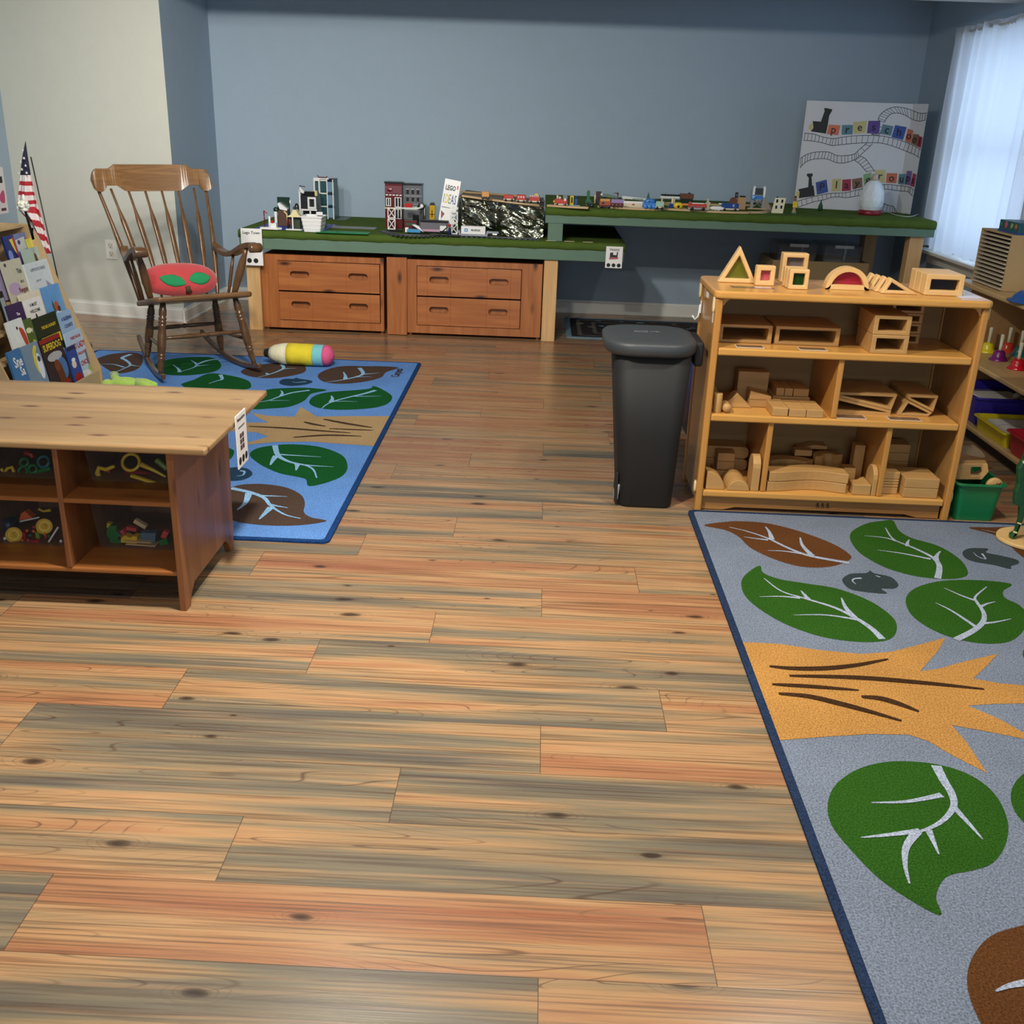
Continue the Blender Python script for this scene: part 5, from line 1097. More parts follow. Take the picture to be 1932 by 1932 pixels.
book(1, (682,1083), (912,1048), 'pale blue picture book with blue cursive title, second rack row', [(150, 184, 216)], [((30,30,34), el(.3,.2,.13,.14)), ((170,40,40), el(.3,.05,.14,.07)), ((200,214,160), el(.7,.15,.3,.1))], [('A BLESSING', .026, .55, .84, Bt, .9), ('COUNTS', .026, .55, .68, Bt, .9), ('ten one', .028, .55, .52, Bt, .9)], -0.002)
# third row
book(2, (0,845), (45,835), 'dark framed photo book at the far left, third rack row', [(30, 28, 30)], [((150,160,160), [(.1,.05),(.9,.05),(.9,.9),(.1,.9)])], [], -0.002)
book(2, (45,1022), (235,950), 'small dark purple picture book in front, third rack row', [(52, 38, 84)], [((214,220,224), [(.2,.05),(.95,.12),(.95,.3),(.2,.25)])], [('The', .02, .55, .78, Wt, 1), ('SNOW', .034, .6, .22, (52,38,84), 1)], 0.008)
book(2, (232,880), (482,812), 'white patterned border picture book, third rack row', [(226, 218, 196)], [((236,234,228), [(.06,0),(.94,0),(.94,.88),(.06,.88)]), ((50,50,54), el(.5,.5,.05,.09)), ((180,50,50), el(.4,.1,.05,.05)), ((60,60,64), el(.8,.2,.03,.1)), ((200,204,208), el(.62,.25,.2,.08))], [('A MOST', .022, .5, .76, Kt, 1), ('WELCOME', .022, .5, .64, Kt, 1)], 0.0)
book(2, (486,800), (728,732), 'sky blue picture book with a white shape titled Loud, third rack row', [(96, 158, 214)], [((220,232,240), [(.3,.05),(.9,.05),(.85,.38),(.55,.5),(.35,.3)]), ((60,90,80), [(.42,.75),(.5,.5),(.4,.45),(.36,.6)]), ((180,90,60), el(.58,.58,.12,.1)), ((70,50,44), el(.66,.52,.08,.06))], [('LOUD', .05, .6, .16, (40,60,60), .95)], -0.002)
# fourth row
book(3, (30,470), (272,440), 'sand coloured picture book about a penguin, fourth rack row', [(196, 194, 172)], [((206,170,130), [(0,0),(1,0),(1,.4),(0,.3)]), ((40,40,44), el(.88,.2,.06,.08)), ((180,160,190), el(.3,.55,.3,.1)), ((60,70,70), el(.15,.94,.06,.03))], [('Thin', .034, .75, .80, (80,90,90), .8), ('as a', .026, .75, .64, (80,90,90), .8), ('Penguin', .036, .7, .50, (110,50,60), .8)], -0.003)
book(3, (278,505), (612,430), 'pale grey-blue line drawing picture book, fourth rack row', [(206, 216, 220)], [((150,150,178), [(.7,.62),(.9,.5),(.82,.25),(.68,.4)]), ((176,190,200), el(.35,.2,.25,.1)), ((226,230,232), el(.7,.15,.2,.1))], [('HIPPOPOTAMUS', .022, .5, .86, (130,146,158), 1), ('goes to', .018, .4, .66, (150,166,178), 1)], 0.004)
# fifth row
book(4, (245,322), (568,264), 'pale green picture book with a brown haired figure, fifth rack row', [(170, 190, 178)], [((84,52,44), [(.66,.85),(.78,.8),(.82,.5),(.7,.45),(.62,.6)]), ((206,160,140), el(.74,.3,.07,.15)), ((190,200,200), el(.92,.4,.1,.25))], [])
book(4, (-190,500), (-10,470), 'lilac picture book mostly out of view, fifth rack row', [(150, 140, 170)], [], [])
# top row
book(5, (0,172), (133,148), 'navy picture book with yellow corner and white title, top rack row', [(30, 44, 110)], [((214,196,60), [(.5,.9),(.95,.92),(.95,.45),(.75,.6)]), ((170,40,50), [(.8,.94),(1,.94),(1,.3),(.92,.3)]), ((120,140,200), el(.25,.5,.2,.15))], [('Peace', .034, .55, .22, Wt, .9)])
book(5, (138,145), (292,115), 'slate blue picture book with a red spine edge, top rack row', [(110, 122, 168)], [((190,196,200), [(.05,.55),(.8,.6),(.8,.9),(.05,.85)]), ((170,40,50), [(.84,.5),(.96,.5),(.96,.85),(.84,.85)]), ((60,64,90), el(.3,.78,.12,.06))], [], -0.006)
book(5, (282,186), (472,164), 'yellow picture book with a small grey picture, top rack row', [(214, 206, 84)], [((120,140,150), el(.4,.42,.25,.22)), ((200,204,200), el(.4,.25,.2,.08))], [], 0.006)

# hand pointer on a black stick standing in the rack
hp = pz(46, 400, 0.955); hb = py_(47, 395, 5.33); top = hb
hd = thing('hand_pointer', 'white pointing hand on a black stick standing in the book rack', 'pointer', (-2.73, 5.33, 0.90))
btm = py_(63, 452, 5.33)
m = MB(); m.tube([Vector((btm.x+(btm.x-top.x)*0.1, 5.33, 0.9)), btm, top], 0.0065, 10); m.build('stick', mat('gloss_black', (18, 18, 20), 0.3, var=0), hd)
M_hand = mat('hand_white', (232, 234, 220), 0.35, var=0.01)
fx = top
m = MB(); m.ball((fx.x, 5.33, fx.z+0.018), 0.026, 0.018, 0.022, 14, 10, e=0.85); m.build('palm', M_hand, hd)
m = MB(); m.tube([(fx.x-0.001, 5.33, fx.z-0.008), (fx.x-0.001, 5.33, fx.z+0.004)], [0.018, 0.02], 12); m.build('cuff', M_hand, hd)
for k in range(4):   # three curled fingers and the raised pointing finger
    x = fx.x-0.019+k*0.0125
    if k == 2: m = MB(); m.tube([(x-0.004, 5.33, fx.z+0.03), (x-0.004, 5.328, fx.z+0.05), (x-0.004, 5.328, fx.z+0.068)], [0.0075, 0.0072, 0.0065], 10); m.ball((x-0.004, 5.328, fx.z+0.068), 0.0066)
    else: m = MB(); m.tube([(x, 5.335, fx.z+0.03), (x, 5.322, fx.z+0.039), (x, 5.312, fx.z+0.032), (x, 5.312, fx.z+0.02)], 0.0066, 10); m.ball((x, 5.312, fx.z+0.02), 0.0066)
    m.build('finger', M_hand, hd)
m = MB(); m.tube([(fx.x-0.022, 5.325, fx.z+0.01), (fx.x-0.012, 5.312, fx.z+0.016), (fx.x+0.002, 5.309, fx.z+0.012)], [0.0075, 0.0072, 0.0062], 10); m.build('thumb', M_hand, hd)

# flag furled on its pole
FY = 6.55
fl = thing('flag', 'American flag hanging furled on a slim floor pole behind the book rack', 'flag', (-3.05, FY, 0))
apex = py_(51, 266, FY); 
def fp(px, py): q = py_(px, py, FY); return q.x, q.z
polep = [Vector((fp(56, 300)[0]+0.0, FY+0.02, fp(56, 300)[1])), Vector((fp(99, 492)[0], FY+0.02, fp(99, 492)[1]))]
dirp = (polep[1]-polep[0]); k_ = (0.02-polep[0].z)/dirp.z; foot = polep[0]+dirp*k_
m = MB(); m.tube([polep[0]-dirp*0.02, foot], 0.0042, 8); m.build('pole', mat('dark_pole', (44, 36, 34), 0.4), fl)
m = MB(); m.lathe([(0.12, 0.001), (0.12, 0.014), (0.02, 0.02), (0.012, 0.05)], (foot.x, foot.y, 0), 20); m.build('pole_base', mat('dark_pole', (44, 36, 34), 0.4), fl)
# cloth outline left/right edges against height
LE = [(51, 266), (44, 300), (40, 330), (36, 360), (32, 388), (31, 394), (40, 402), (52, 414), (60, 424), (70, 440), (80, 456), (93, 476)]
RE = [(51, 266), (56, 300), (61, 330), (67, 362), (72, 384), (75, 392), (78, 402), (81, 414), (84, 426), (88, 440), (92, 456), (97, 478)]
nt_, nu_ = 96, 16; LEp = smooth_poly(LE, 8, False); REp = smooth_poly(RE, 8, False); nt_ = len(LEp)-1
vs = []
for i in range(nt_+1):
    for j in range(nu_+1):
        u = j/nu_; pxx = LEp[i][0]*(1-u)+REp[i][0]*u; pyy = LEp[i][1]*(1-u)+REp[i][1]*u; x, z = fp(pxx, pyy); t = i/nt_
        vs.append((x, FY-0.02+0.02*math.sin(u*8.5+0.6)*min(1, t*3)+0.012*math.sin(u*17+t*3)*min(1, t*2), z))
m = MB(); m.sm = True
fs = []; mi = []
for i in range(nt_):
    for j in range(nu_):
        a = i*(nu_+1)+j; fs.append((a, a+1, a+nu_+2, a+nu_+1)); t = i/nt_; u = j/nu_
        pyv = (LEp[i][1]+REp[i][1])/2
        if pyv < 330:
            mi.append(0)
        else:
            if pyv < 390: s_ = (pyv-330)/9.2
            else: s_ = (60/9.2)+(pyv-390)/13.0+(1-u)*1.6
            mi.append(2 if int(s_) % 2 else 1)
m.add(vs, fs); m.mi = mi
cloth = m.build('flag_cloth', [mat('flag_navy', (34, 38, 62), 0.9), mat('flag_white', (220, 212, 212), 0.9), mat('flag_red', (172, 40, 52), 0.9)], fl, solid=0.002)
for px0, py0, r in ((50.5, 283, 1.7), (52.5, 298, 2.4), (46.5, 305, 2.0), (48.5, 319, 2.4), (55.5, 312, 2.2), (43, 326, 1.9), (57.5, 325.5, 2.3)):
    x, z = fp(px0, py0); m = MB(); pts = []
    for k in range(10):
        rr_ = (r if k % 2 == 0 else r*0.45)*0.0036; a = PI/2+k*PI/5; pts.append((x+rr_*math.cos(a), z+rr_*math.sin(a)))
    m.prism(pts, FY-0.052, FY-0.046, 'XZ'); m.build('star', mat('flag_white', (220, 212, 212), 0.9), cloth)
# poster card on the left wall
c0 = px_(0, 330, LX+0.004); 
m = MB(); m.m = 0; m.box(LX, LX+0.003, 7.35, 7.70, 0.735, 1.06); m.m = 1; m.prism(smooth_poly([(7.60, 0.86), (7.66, 0.90), (7.675, 0.86), (7.66, 0.81), (7.61, 0.82)], 4), LX+0.003, LX+0.004, 'YZ'); m.m = 2
m.prism([(7.63, 0.95), (7.67, 0.95), (7.67, 0.995), (7.63, 0.995)], LX+0.003, LX+0.004, 'YZ'); m.m = 3; m.prism([(7.6, 0.755), (7.67, 0.755), (7.67, 0.775), (7.6, 0.775)], LX+0.003, LX+0.004, 'YZ')
o = m.build('wall_poster', [mat('poster_pale', (226, 222, 226), 0.5, var=0.02), mat('poster_pink', (196, 70, 120), 0.5), mat('ink_black', (16, 16, 18), 0.6, var=0), mat('poster_plum', (84, 40, 60), 0.5)]); tag(o, 'white poster with a pink picture on the wall at the left edge', 'poster'); recenter(o)
# ================================================================== TRASH CAN
M_tc = mat('charcoal_plastic', (22, 22, 23), 0.7, bump=0.1, bscale=400, var=0.03)
tc_ = thing('trash_can', 'black plastic step trash can with a closed lid left of the block shelf', 'trash can', (0.46, 4.15, 0))
def loft(m, secs):
    n = len(secs[0][0]); vs = []; fs = []
    for poly, z in secs: vs += [(x, y, z) for x, y in poly]
    for i in range(len(secs)-1):
        for k in range(n): k2 = (k+1) % n; fs.append((i*n+k, i*n+k2, (i+1)*n+k2, (i+1)*n+k))
    fs.append(list(range(n))[::-1]); fs.append([(len(secs)-1)*n+k for k in range(n)]); m.add(vs, fs)
m = MB(); m.sm = True
loft(m, [(rrect(0.378, 0.592, 3.992, 4.262, 0.035, 5), 0.0), (rrect(0.372, 0.598, 3.985, 4.27, 0.045, 5), 0.012), (rrect(0.345, 0.610, 3.975, 4.285, 0.06, 5), 0.30), (rrect(0.312, 0.625, 3.955, 4.30, 0.07, 5), 0.655)])
m.build('can_body', M_tc, tc_)
m = MB(); m.sm = True
loft(m, [(rrect(0.285, 0.632, 3.935, 4.325, 0.11, 6), 0.652), (rrect(0.273, 0.64, 3.925, 4.335, 0.12, 6), 0.664), (rrect(0.270, 0.642, 3.922, 4.338, 0.12, 6), 0.695), (rrect(0.278, 0.635, 3.93, 4.33, 0.12, 6), 0.706), (rrect(0.30, 0.61, 3.955, 4.305, 0.11, 6), 0.709)])
m.build('lid', mat('lid_graphite', (58, 62, 66), 0.45, bump=0.1, bscale=400, var=0.04), tc_)
MB().box(0.635, 0.672, 4.03, 4.26, 0.60, 0.700).build('hinge_block', M_tc, tc_, bevel=0.012, seg=3)
m = MB(); m.prism([(3.99, 0.02), (4.07, 0.02), (4.05, 0.13), (4.0, 0.15)], 0.352, 0.366, 'YZ'); m.build('step_housing', M_tc, tc_, bevel=0.004)
MB().cbox(0.362, 4.02, 0.062, 0.022, 0.045, 0.07, 0, 0, 0.1).build('steel_pedal', mat('brushed_steel', (190, 192, 196), 0.3, metal=0.7, var=0.02), tc_, bevel=0.006)
m = MB(); m.ring([(0.40, 4.155), (0.455, 4.155), (0.455, 4.18), (0.40, 4.18)], [(0.403, 4.158), (0.452, 4.158), (0.452, 4.177), (0.403, 4.177)], 0.7085, 0.7096, 'XY'); m.text('OK', 0.03, Matrix.Translation((0.485, 4.168, 0.7096)), bold=0.0005)
m.build('lid_sticker_mark', mat('faded_white_print', (130, 134, 136), 0.6, var=0), tc_)
# blue seat behind
bs = thing('tub_table', 'white topped dark blue tub seat partly hidden behind the trash can', 'seat', (0.98, 5.2, 0))
m = MB(); m.sm = True; loft(m, [(rrect(0.80, 1.16, 5.02, 5.38, 0.10, 5), 0.0), (rrect(0.775, 1.185, 4.995, 5.405, 0.10, 5), 0.43)]); m.build('tub_body', mat('tub_navy', (24, 40, 88), 0.45), bs)
m = MB(); m.sm = True; loft(m, [(rrect(0.76, 1.2, 4.98, 5.42, 0.11, 6), 0.43), (rrect(0.752, 1.208, 4.972, 5.428, 0.115, 6), 0.45)]); m.build('rim', mat('tub_blue', (50, 84, 190), 0.4), bs)
m = MB(); m.sm = True; loft(m, [(rrect(0.762, 1.198, 4.982, 5.418, 0.11, 6), 0.4505), (rrect(0.762, 1.198, 4.982, 5.418, 0.11, 6), 0.472), (rrect(0.78, 1.18, 5.0, 5.40, 0.10, 6), 0.48)]); m.build('white_top', mat('tub_white', (232, 234, 238), 0.4, var=0), bs)

# ================================================================== things under the upper deck
m = MB(); m.box(1.72, 2.5, 7.86, 8.38, 0.0, 0.43)
us = thing('storage_chest', 'low dark grey storage chest against the wall under the upper deck', 'chest', (2.11, 8.1, 0)); m.build('chest_body', mat('chest_grey', (70, 70, 74), 0.5), us, bevel=0.006)
MB().box(1.76, 2.46, 7.85, 7.859, 0.24, 0.40).build('drawer_front', mat('chest_front_grey', (86, 86, 90), 0.45), us, bevel=0.003)
MB().box(1.76, 2.46, 7.85, 7.859, 0.04, 0.22).build('drawer_front', mat('chest_front_grey', (86, 86, 90), 0.45), us, bevel=0.003)
cb = thing('wooden_crate', 'open tan wooden crate on the chest under the upper deck', 'crate', (2.13, 8.1, 0.431))
M_cr = mat('crate_tan', (150, 126, 86), 0.7)
cx0, cx1, cy0, cy1, cz0, cz1 = 1.76, 2.485, 7.88, 8.34, 0.4305, 0.585
for nm, b in (('crate_wall', (cx0, cx1, cy0, cy0+0.012, cz0, cz1)), ('crate_wall', (cx0, cx1, cy1-0.012, cy1, cz0, cz1)), ('crate_wall', (cx0, cx0+0.012, cy0+0.012, cy1-0.012, cz0, cz1)), ('crate_wall', (cx1-0.012, cx1, cy0+0.012, cy1-0.012, cz0, cz1)), ('crate_floor', (cx0+0.012, cx1-0.012, cy0+0.012, cy1-0.012, cz0, cz0+0.01))):
    MB().box(*b).build(nm, M_cr, cb)
M_cl2 = mat('smoky_clear_plastic', (150, 150, 152), 0.1, var=0, alpha=0.3)
for x0, nm in ((1.80, 'left'), (2.14, 'right')):
    t = thing('clear_tub', 'clear lidded plastic tub in the tan crate, %s of two' % nm, 'tub', (x0+0.14, 8.1, 0.442))
    m = MB(); loft(m, [(rrect(x0+0.02, x0+0.28, 7.93, 8.27, 0.03), 0.442), (rrect(x0, x0+0.30, 7.91, 8.29, 0.03), 0.69)]); m.build('tub_body', M_cl2, t)
    m = MB(); m.prism(rrect(x0-0.005, x0+0.305, 7.905, 8.295, 0.03), 0.691, 0.705); m.build('lid', M_cl2, t)
    MB().box(x0+0.08, x0+0.22, 7.898, 7.904, 0.684, 0.706).build('latch', mat('latch_white', (214, 214, 214), 0.4, var=0), t)
    m = MB(); m.ball((x0+0.14, 8.08, 0.52), 0.09, 0.1, 0.065, e=0.7); m.build('contents', mat('wrapped_contents', (150, 140, 136), 0.5, var=0.2, vscale=30), t)

# ================================================================== RIGHT SHELF along the window wall
M_rs = wood('pale_birch_ply', (206, 174, 122), (186, 152, 100), 'Y', 1.0, 0.4, ring=7)
M_rsv = wood('pale_birch_upright', (180, 142, 92), (160, 122, 74), 'Z', 1.0, 0.45, ring=7)
rs = thing('toy_shelf', 'pale birch toy shelf along the window wall with rounded corners', 'shelf', (2.58, 4.8, 0))
RX0, RX1, RY0, RY1 = 2.285, 2.875, 3.985, 5.72
for z, th_ in ((0.775, 0.026), (0.40, 0.024), (0.085, 0.024)):
    x0 = RX0 if z > 0.7 else RX0+0.005
    m = MB(); m.prism(rrect(x0, RX1, RY0, RY1, 0.028, 5), z-th_, z); m.build('shelf_board', M_rs, rs, bevel=0.007, seg=3)
for y in (RY0+0.02, RY1-0.04):
    for z0, z1 in ((0.0855, 0.376), (0.4005, 0.749)): MB().box(RX0+0.09, RX1-0.014, y, y+0.018, z0, z1).build('side_panel', M_rsv, rs, bevel=0.003)
MB().box(RX1-0.014, RX1-0.004, RY0+0.02, RY1-0.022, 0.0855, 0.749).build('back_panel', M_rsv, rs)
MB().box(RX0+0.05, RX1-0.05, RY0+0.06, RY1-0.06, 0.0, 0.061).build('plinth', mat('deep_brown', (40, 26, 18), 0.8), rs)
m = MB(); m.prism(rrect(RX1-0.12, RX1-0.004, RY1-0.05, RY1+0.0, 0.01), 0.7755, 0.80); m.build('end_stop', M_rs, rs)
# paper tray organiser
og = thing('paper_organiser', 'tall paper organiser with a stack of cream slide-in trays on the birch shelf', 'organiser', (2.55, 5.46, 0.776))
OX0, OX1, OY0, OY1, OZ0, OZ1 = 2.345, 2.80, 5.265, 5.645, 0.7765, 1.045
for b in ((OX0, OX1, OY0, OY0+0.01, OZ0, OZ1), (OX0, OX1, OY1-0.01, OY1, OZ0, OZ1)): MB().box(*b).build('side_board', M_cdb, og)
MB().box(OX0, OX1, OY0, OY1, OZ1, OZ1+0.008).build('top_board', M_cdb, og)
MB().box(OX0+0.03, OX1, OY0+0.01, OY1-0.01, OZ0, OZ1).build('back_board', mat('organiser_dark', (12, 10, 9), 0.9), og)  # near-black block puts the shade between the trays into colour
for k in range(13):
    z = OZ0+0.004+k*0.0205; m = MB(); m.prism(rrect(OX0-0.006, OX0+0.0295, OY0+0.012, OY1-0.012, 0.012, 4), z, z+0.0065); m.build('slide_tray', mat('tray_cream', (206, 194, 170), 0.6, var=0.02), og)
# patterned box on top
bxk = thing('patterned_box', 'teal box with pink and green fruit pattern on top of the paper organiser', 'box', (2.5, 5.4, OZ1+0.008))
MB().box(2.37, 2.74, 5.27, 5.50, OZ1+0.0085, OZ1+0.066).build('box_body', mat('box_teal', (36, 92, 104), 0.4, var=0.08), bxk, bevel=0.003)
MB().box(2.368, 2.742, 5.268, 5.502, OZ1+0.0085, OZ1+0.018).build('blue_band', mat('box_blue', (30, 74, 150), 0.4), bxk)
for k, (y, c, r) in enumerate(((5.47, (80, 130, 90), 0.010), (5.415, (196, 90, 110), 0.017), (5.35, (150, 180, 90), 0.013), (5.30, (200, 120, 80), 0.013))):
    m = MB(); m.wheel((2.3685, y, OZ1+0.045), r, 0.002, 'X'); m.build('printed_fruit', mat('fruit_%d' % k, c, 0.5, var=0.2, vscale=60), bxk)
for k, (x, c) in enumerate(((2.42, (196, 90, 110)), (2.50, (206, 130, 80)), (2.58, (150, 180, 90)), (2.66, (196, 90, 110)))):
    m = MB(); m.wheel((x, 5.2685, OZ1+0.042), 0.016, 0.002, 'Y'); m.build('printed_fruit', mat('fruit_b%d' % k, c, 0.5, var=0.2, vscale=60), bxk)
# blue dome on the shelf top
q = pz(1902, 568, 0.776)
dm = thing('blue_dome', 'glossy blue domed toy on the top of the birch shelf at the right edge', 'toy', (q.x+0.13, q.y, 0.776))
m = MB(); m.lathe([(0.13, 0.0005), (0.128, 0.006), (0.108, 0.012), (0.10, 0.03), (0.075, 0.05), (0.02, 0.058), (0.001, 0.058)], (q.x+0.13, q.y, 0.776), 28); m.build('dome', mat('gloss_blue', (26, 84, 156), 0.15, var=0.02, coat=0.5), dm)
# hand bells
def bell(bx_, by_, rgb, nm, label):
    x, y = pz(bx_, by_, 0.401).xy
    x = max(x, RX0+0.06); t = thing('hand_bell', label, 'bell', (x, y, 0.4005), group='coloured hand bells on the middle shelf')
    m = MB(); m.lathe([(0.048, 0), (0.0485, 0.003), (0.040, 0.012), (0.034, 0.02), (0.031, 0.032), (0.029, 0.042), (0.022, 0.051), (0.012, 0.054), (0.001, 0.054)], (x, y, 0.4005), 24)
    m.build('bell_cup', mat('bell_'+nm, rgb, 0.12, var=0.02, coat=0.6), t)
    m = MB(); m.lathe([(0.009, 0.052), (0.0085, 0.09), (0.0105, 0.132), (0.009, 0.137), (0.001, 0.138)], (x, y, 0.4005), 14); m.build('handle', mat('bell_handle_cream', (226, 222, 196), 0.4, var=0.02), t)
bell(1862, 664, (222, 206, 40), 'yellow', 'hand bell with a yellow cup, farthest left of the bells')
bell(1883, 679, (110, 26, 100), 'purple', 'hand bell with a purple cup')
bell(1918, 696, (184, 20, 36), 'red', 'hand bell with a glossy red cup, nearest the viewer')
bell(1899, 664, (214, 74, 50), 'orange', 'hand bell with an orange-red cup behind the purple one')
bell(1922, 671, (30, 110, 116), 'teal', 'hand bell with a teal cup at the right edge')
# bins on the bottom shelf and floor
def tray_bin(name, label, x0, x1, y0, y1, z0, h, rgb, mn, flare=0.02, group=None):
    t = thing(name, label, 'bin', ((x0+x1)/2, (y0+y1)/2, z0), group=group); mm_b = mat(mn, rgb, 0.35, var=0.03)
    A = rrect(x0+flare, x1-flare, y0+flare, y1-flare, 0.02, 3); B = rrect(x0, x1, y0, y1, 0.025, 3); A2 = rrect(x0+flare+0.003, x1-flare-0.003, y0+flare+0.003, y1-flare-0.003, 0.018, 3); B2 = rrect(x0+0.003, x1-0.003, y0+0.003, y1-0.003, 0.023, 3)
    n = len(A); vs = [(x, y, z0) for x, y in A]+[(x, y, z0+h) for x, y in B]+[(x, y, z0+0.003) for x, y in A2]+[(x, y, z0+h) for x, y in B2]; fs = []
    for k in range(n):
        k2 = (k+1) % n; fs += [(k, k2, n+k2, n+k), (2*n+k, 3*n+k, 3*n+k2, 2*n+k2), (n+k, n+k2, 3*n+k2, 3*n+k)]
    fs += [list(range(n))[::-1], [2*n+k for k in range(n)]]
    m = MB(); m.sm = False; m.add(vs, fs); m.build('bin_body', mm_b, t)
    m = MB(); m.ring(rrect(x0-0.012, x1+0.012, y0-0.012, y1+0.012, 0.03, 3), rrect(x0-0.0005, x1+0.0005, y0-0.0005, y1+0.0005, 0.025, 3), z0+h-0.008, z0+h, 'XY'); m.build('rim', mm_b, t, bevel=0.002)
    return t
tray_bin('storage_bin', 'deep purple-blue bin at the far end of the bottom shelf', 2.31, 2.84, 5.20, 5.62, 0.0855, 0.15, (44, 34, 140), 'bin_purple')
tray_bin('paper_tray', 'yellow tray holding paper on the bottom shelf', 2.30, 2.80, 4.80, 5.17, 0.0855, 0.075, (222, 200, 30), 'bin_yellow', 0.012)
tray_bin('storage_bin', 'red bin at the right edge on the bottom shelf', 2.29, 2.75, 4.30, 4.765, 0.0855, 0.11, (180, 30, 44), 'bin_red')
for k, (x, y, z, w_, d_, rz, lab) in enumerate(((2.55, 4.985, 0.128, 0.40, 0.28, 0.03, 'white drawing paper lying in the yellow tray'), (2.5, 5.4, 0.20, 0.24, 0.2, 0.1, 'sheet of paper lying on the toys in the purple bin'))):
    m = MB(Matrix.Translation((x, y, z)) @ Matrix.Rotation(rz, 4, 'Z')); m.box(-w_/2, w_/2, -d_/2, d_/2, 0, 0.02 if k == 0 else 0.003); m.m = 1
    zz = 0.0205 if k == 0 else 0.0035
    if k == 0:
        for i in range(3): m.tube([(-0.15+i*0.05+0.06*math.cos(a), 0.03*math.sin(a)-0.02*i, zz) for a in [j*PI/8 for j in range(9)]], 0.0006, 4)
    m.box(-w_/4, w_/4, 0.05, 0.052, zz-0.0003, zz)
    o = m.build('paper_stack', [mat('paper_white', (232, 230, 224), 0.5, var=0), mat('pencil_grey', (120, 120, 124), 0.6, var=0)]); tag(o, lab, 'paper'); recenter(o)
m = MB(); m.box(2.36, 2.78, 5.25, 5.57, 0.092, 0.195); o = m.build('folded_cloth', mat('cloth_grey', (120, 112, 130), 0.9, var=0.2, vscale=20)); tag(o, 'folded grey cloth filling the purple-blue bin', 'cloth'); recenter(o)
m = MB(); m.ball((2.56, 5.31, 0.225), 0.02, seg=14); o = m.build('wooden_ball', mat('ball_tan', (190, 176, 150), 0.5)); tag(o, 'small pale ball on the paper in the purple-blue bin', 'ball'); recenter(o)
# green floor bin with wooden toy truck
tray_bin('floor_bin', 'green plastic bin of wooden toys on the floor right of the block shelf', 1.768, 1.958, 3.99, 4.28, 0.0005, 0.165, (14, 112, 66), 'bin_green', 0.014)
M_tw = wood('toy_truck_wood', (206, 164, 104), (180, 134, 76), 'X', 1.5, 0.45, ring=8)
tk = thing('wooden_truck', 'natural wood toy truck with cut-out windows piled in the green bin', 'toy', (1.86, 4.1, 0.14))
m = MB(Matrix.Translation((1.852, 4.10, 0.192)) @ Matrix.Scale(0.85, 4) @ Matrix.Rotation(-0.25, 4, 'Z') @ Matrix.Rotation(-0.12, 4, 'Y'))
m.ring([(-0.075, -0.04), (0.05, -0.04), (0.078, 0.0), (0.07, 0.042), (-0.06, 0.042), (-0.075, 0.02)], [(0.0, -0.02), (0.03, -0.02), (0.045, 0.0), (0.04, 0.025), (0.0, 0.025), (-0.005, 0.0)], -0.035, 0.035)
m.build('truck_body', M_tw, tk, bevel=0.005)
for k, (dx, dz, r) in enumerate(((0.075, -0.055, 0.034), (0.0, -0.045, 0.026))):
    m = MB(); m.wheel((1.855+dx, 4.03+k*0.12, 0.205+dz), r, 0.02, 'Y', 20); m.build('truck_wheel', M_tw, tk)
m = MB(); m.text('GXX', 0.024, Matrix.Translation((1.93, 4.0185, 0.152)) @ Matrix.Rotation(PI/2, 4, 'X') @ Matrix.Rotation(0.3, 4, 'Z'), bold=0.0006); m.build('burned_letters', mat('burn_brown', (60, 34, 16), 0.7, var=0), tk)
m = MB(Matrix.Translation((1.85, 4.16, 0.262)) @ Matrix.Rotation(0.2, 4, 'Y')); m.prism(smooth_poly([(-0.06, -0.012), (-0.045, 0.016), (-0.02, 0.02), (0.0, 0.008), (0.025, 0.02), (0.05, 0.01), (0.06, -0.012)], 3), -0.03, 0.03, 'XZ'); o = m.build('wooden_toy_cloud', mat('toy_shadow_wood', (140, 118, 90), 0.6)); tag(o, 'brown scallop-edged wooden toy lying on top of the toy truck', 'toy'); recenter(o)  # scalloped toy in a plain brown wood tone
m = MB(); m.ball((1.795, 4.2, 0.175), 0.02, 0.05, 0.04, e=0.7); o = m.build('green_toy', mat('toy_dark_green', (36, 80, 54), 0.5)); tag(o, 'dark green toy at the left side of the green bin', 'toy'); recenter(o)

# painted wooden tree stand at the right edge
ts = thing('wooden_beanstalk', 'dark green wooden stalk on a round natural wood base on the grey rug', 'toy', (2.02, 3.74, 0.0112))
m = MB(); m.prism(smooth_poly([(1.865, 3.78), (1.90, 3.69), (2.0, 3.635), (2.14, 3.63), (2.24, 3.70), (2.26, 3.80), (2.18, 3.88), (2.04, 3.90), (1.92, 3.87)], 5), 0.0112, 0.0255); m.build('base', wood('pale_ply_base', (228, 192, 132), (214, 172, 108), 'X', 1, 0.4, ring=6), ts, bevel=0.004)
M_gs = mat('painted_dark_green', (28, 76, 40), 0.35, var=0.3, vscale=25, coat=0.3)
def s3(cx, cy, y=3.76): q = py_(1860+cx/9.194, 850+cy/9.194, y); return (q.x, q.z)
out = [(405,1530),(420,1440),(500,1400),(560,1200),(580,960),(480,930),(478,850),(490,700),(540,560),(540,300),(600,200),(640,150),(680,0),(760,-60),(900,-40),(900,200),(760,300),(700,560),(700,900),(660,960),(640,1150),(540,1400),(500,1540)]
m = MB(); m.prism([s3(*p) for p in out], 3.745, 3.775, 'XZ'); st = m.build('stalk', M_gs, ts, bevel=0.006)
zb_ = 0.0246
m = MB(); 
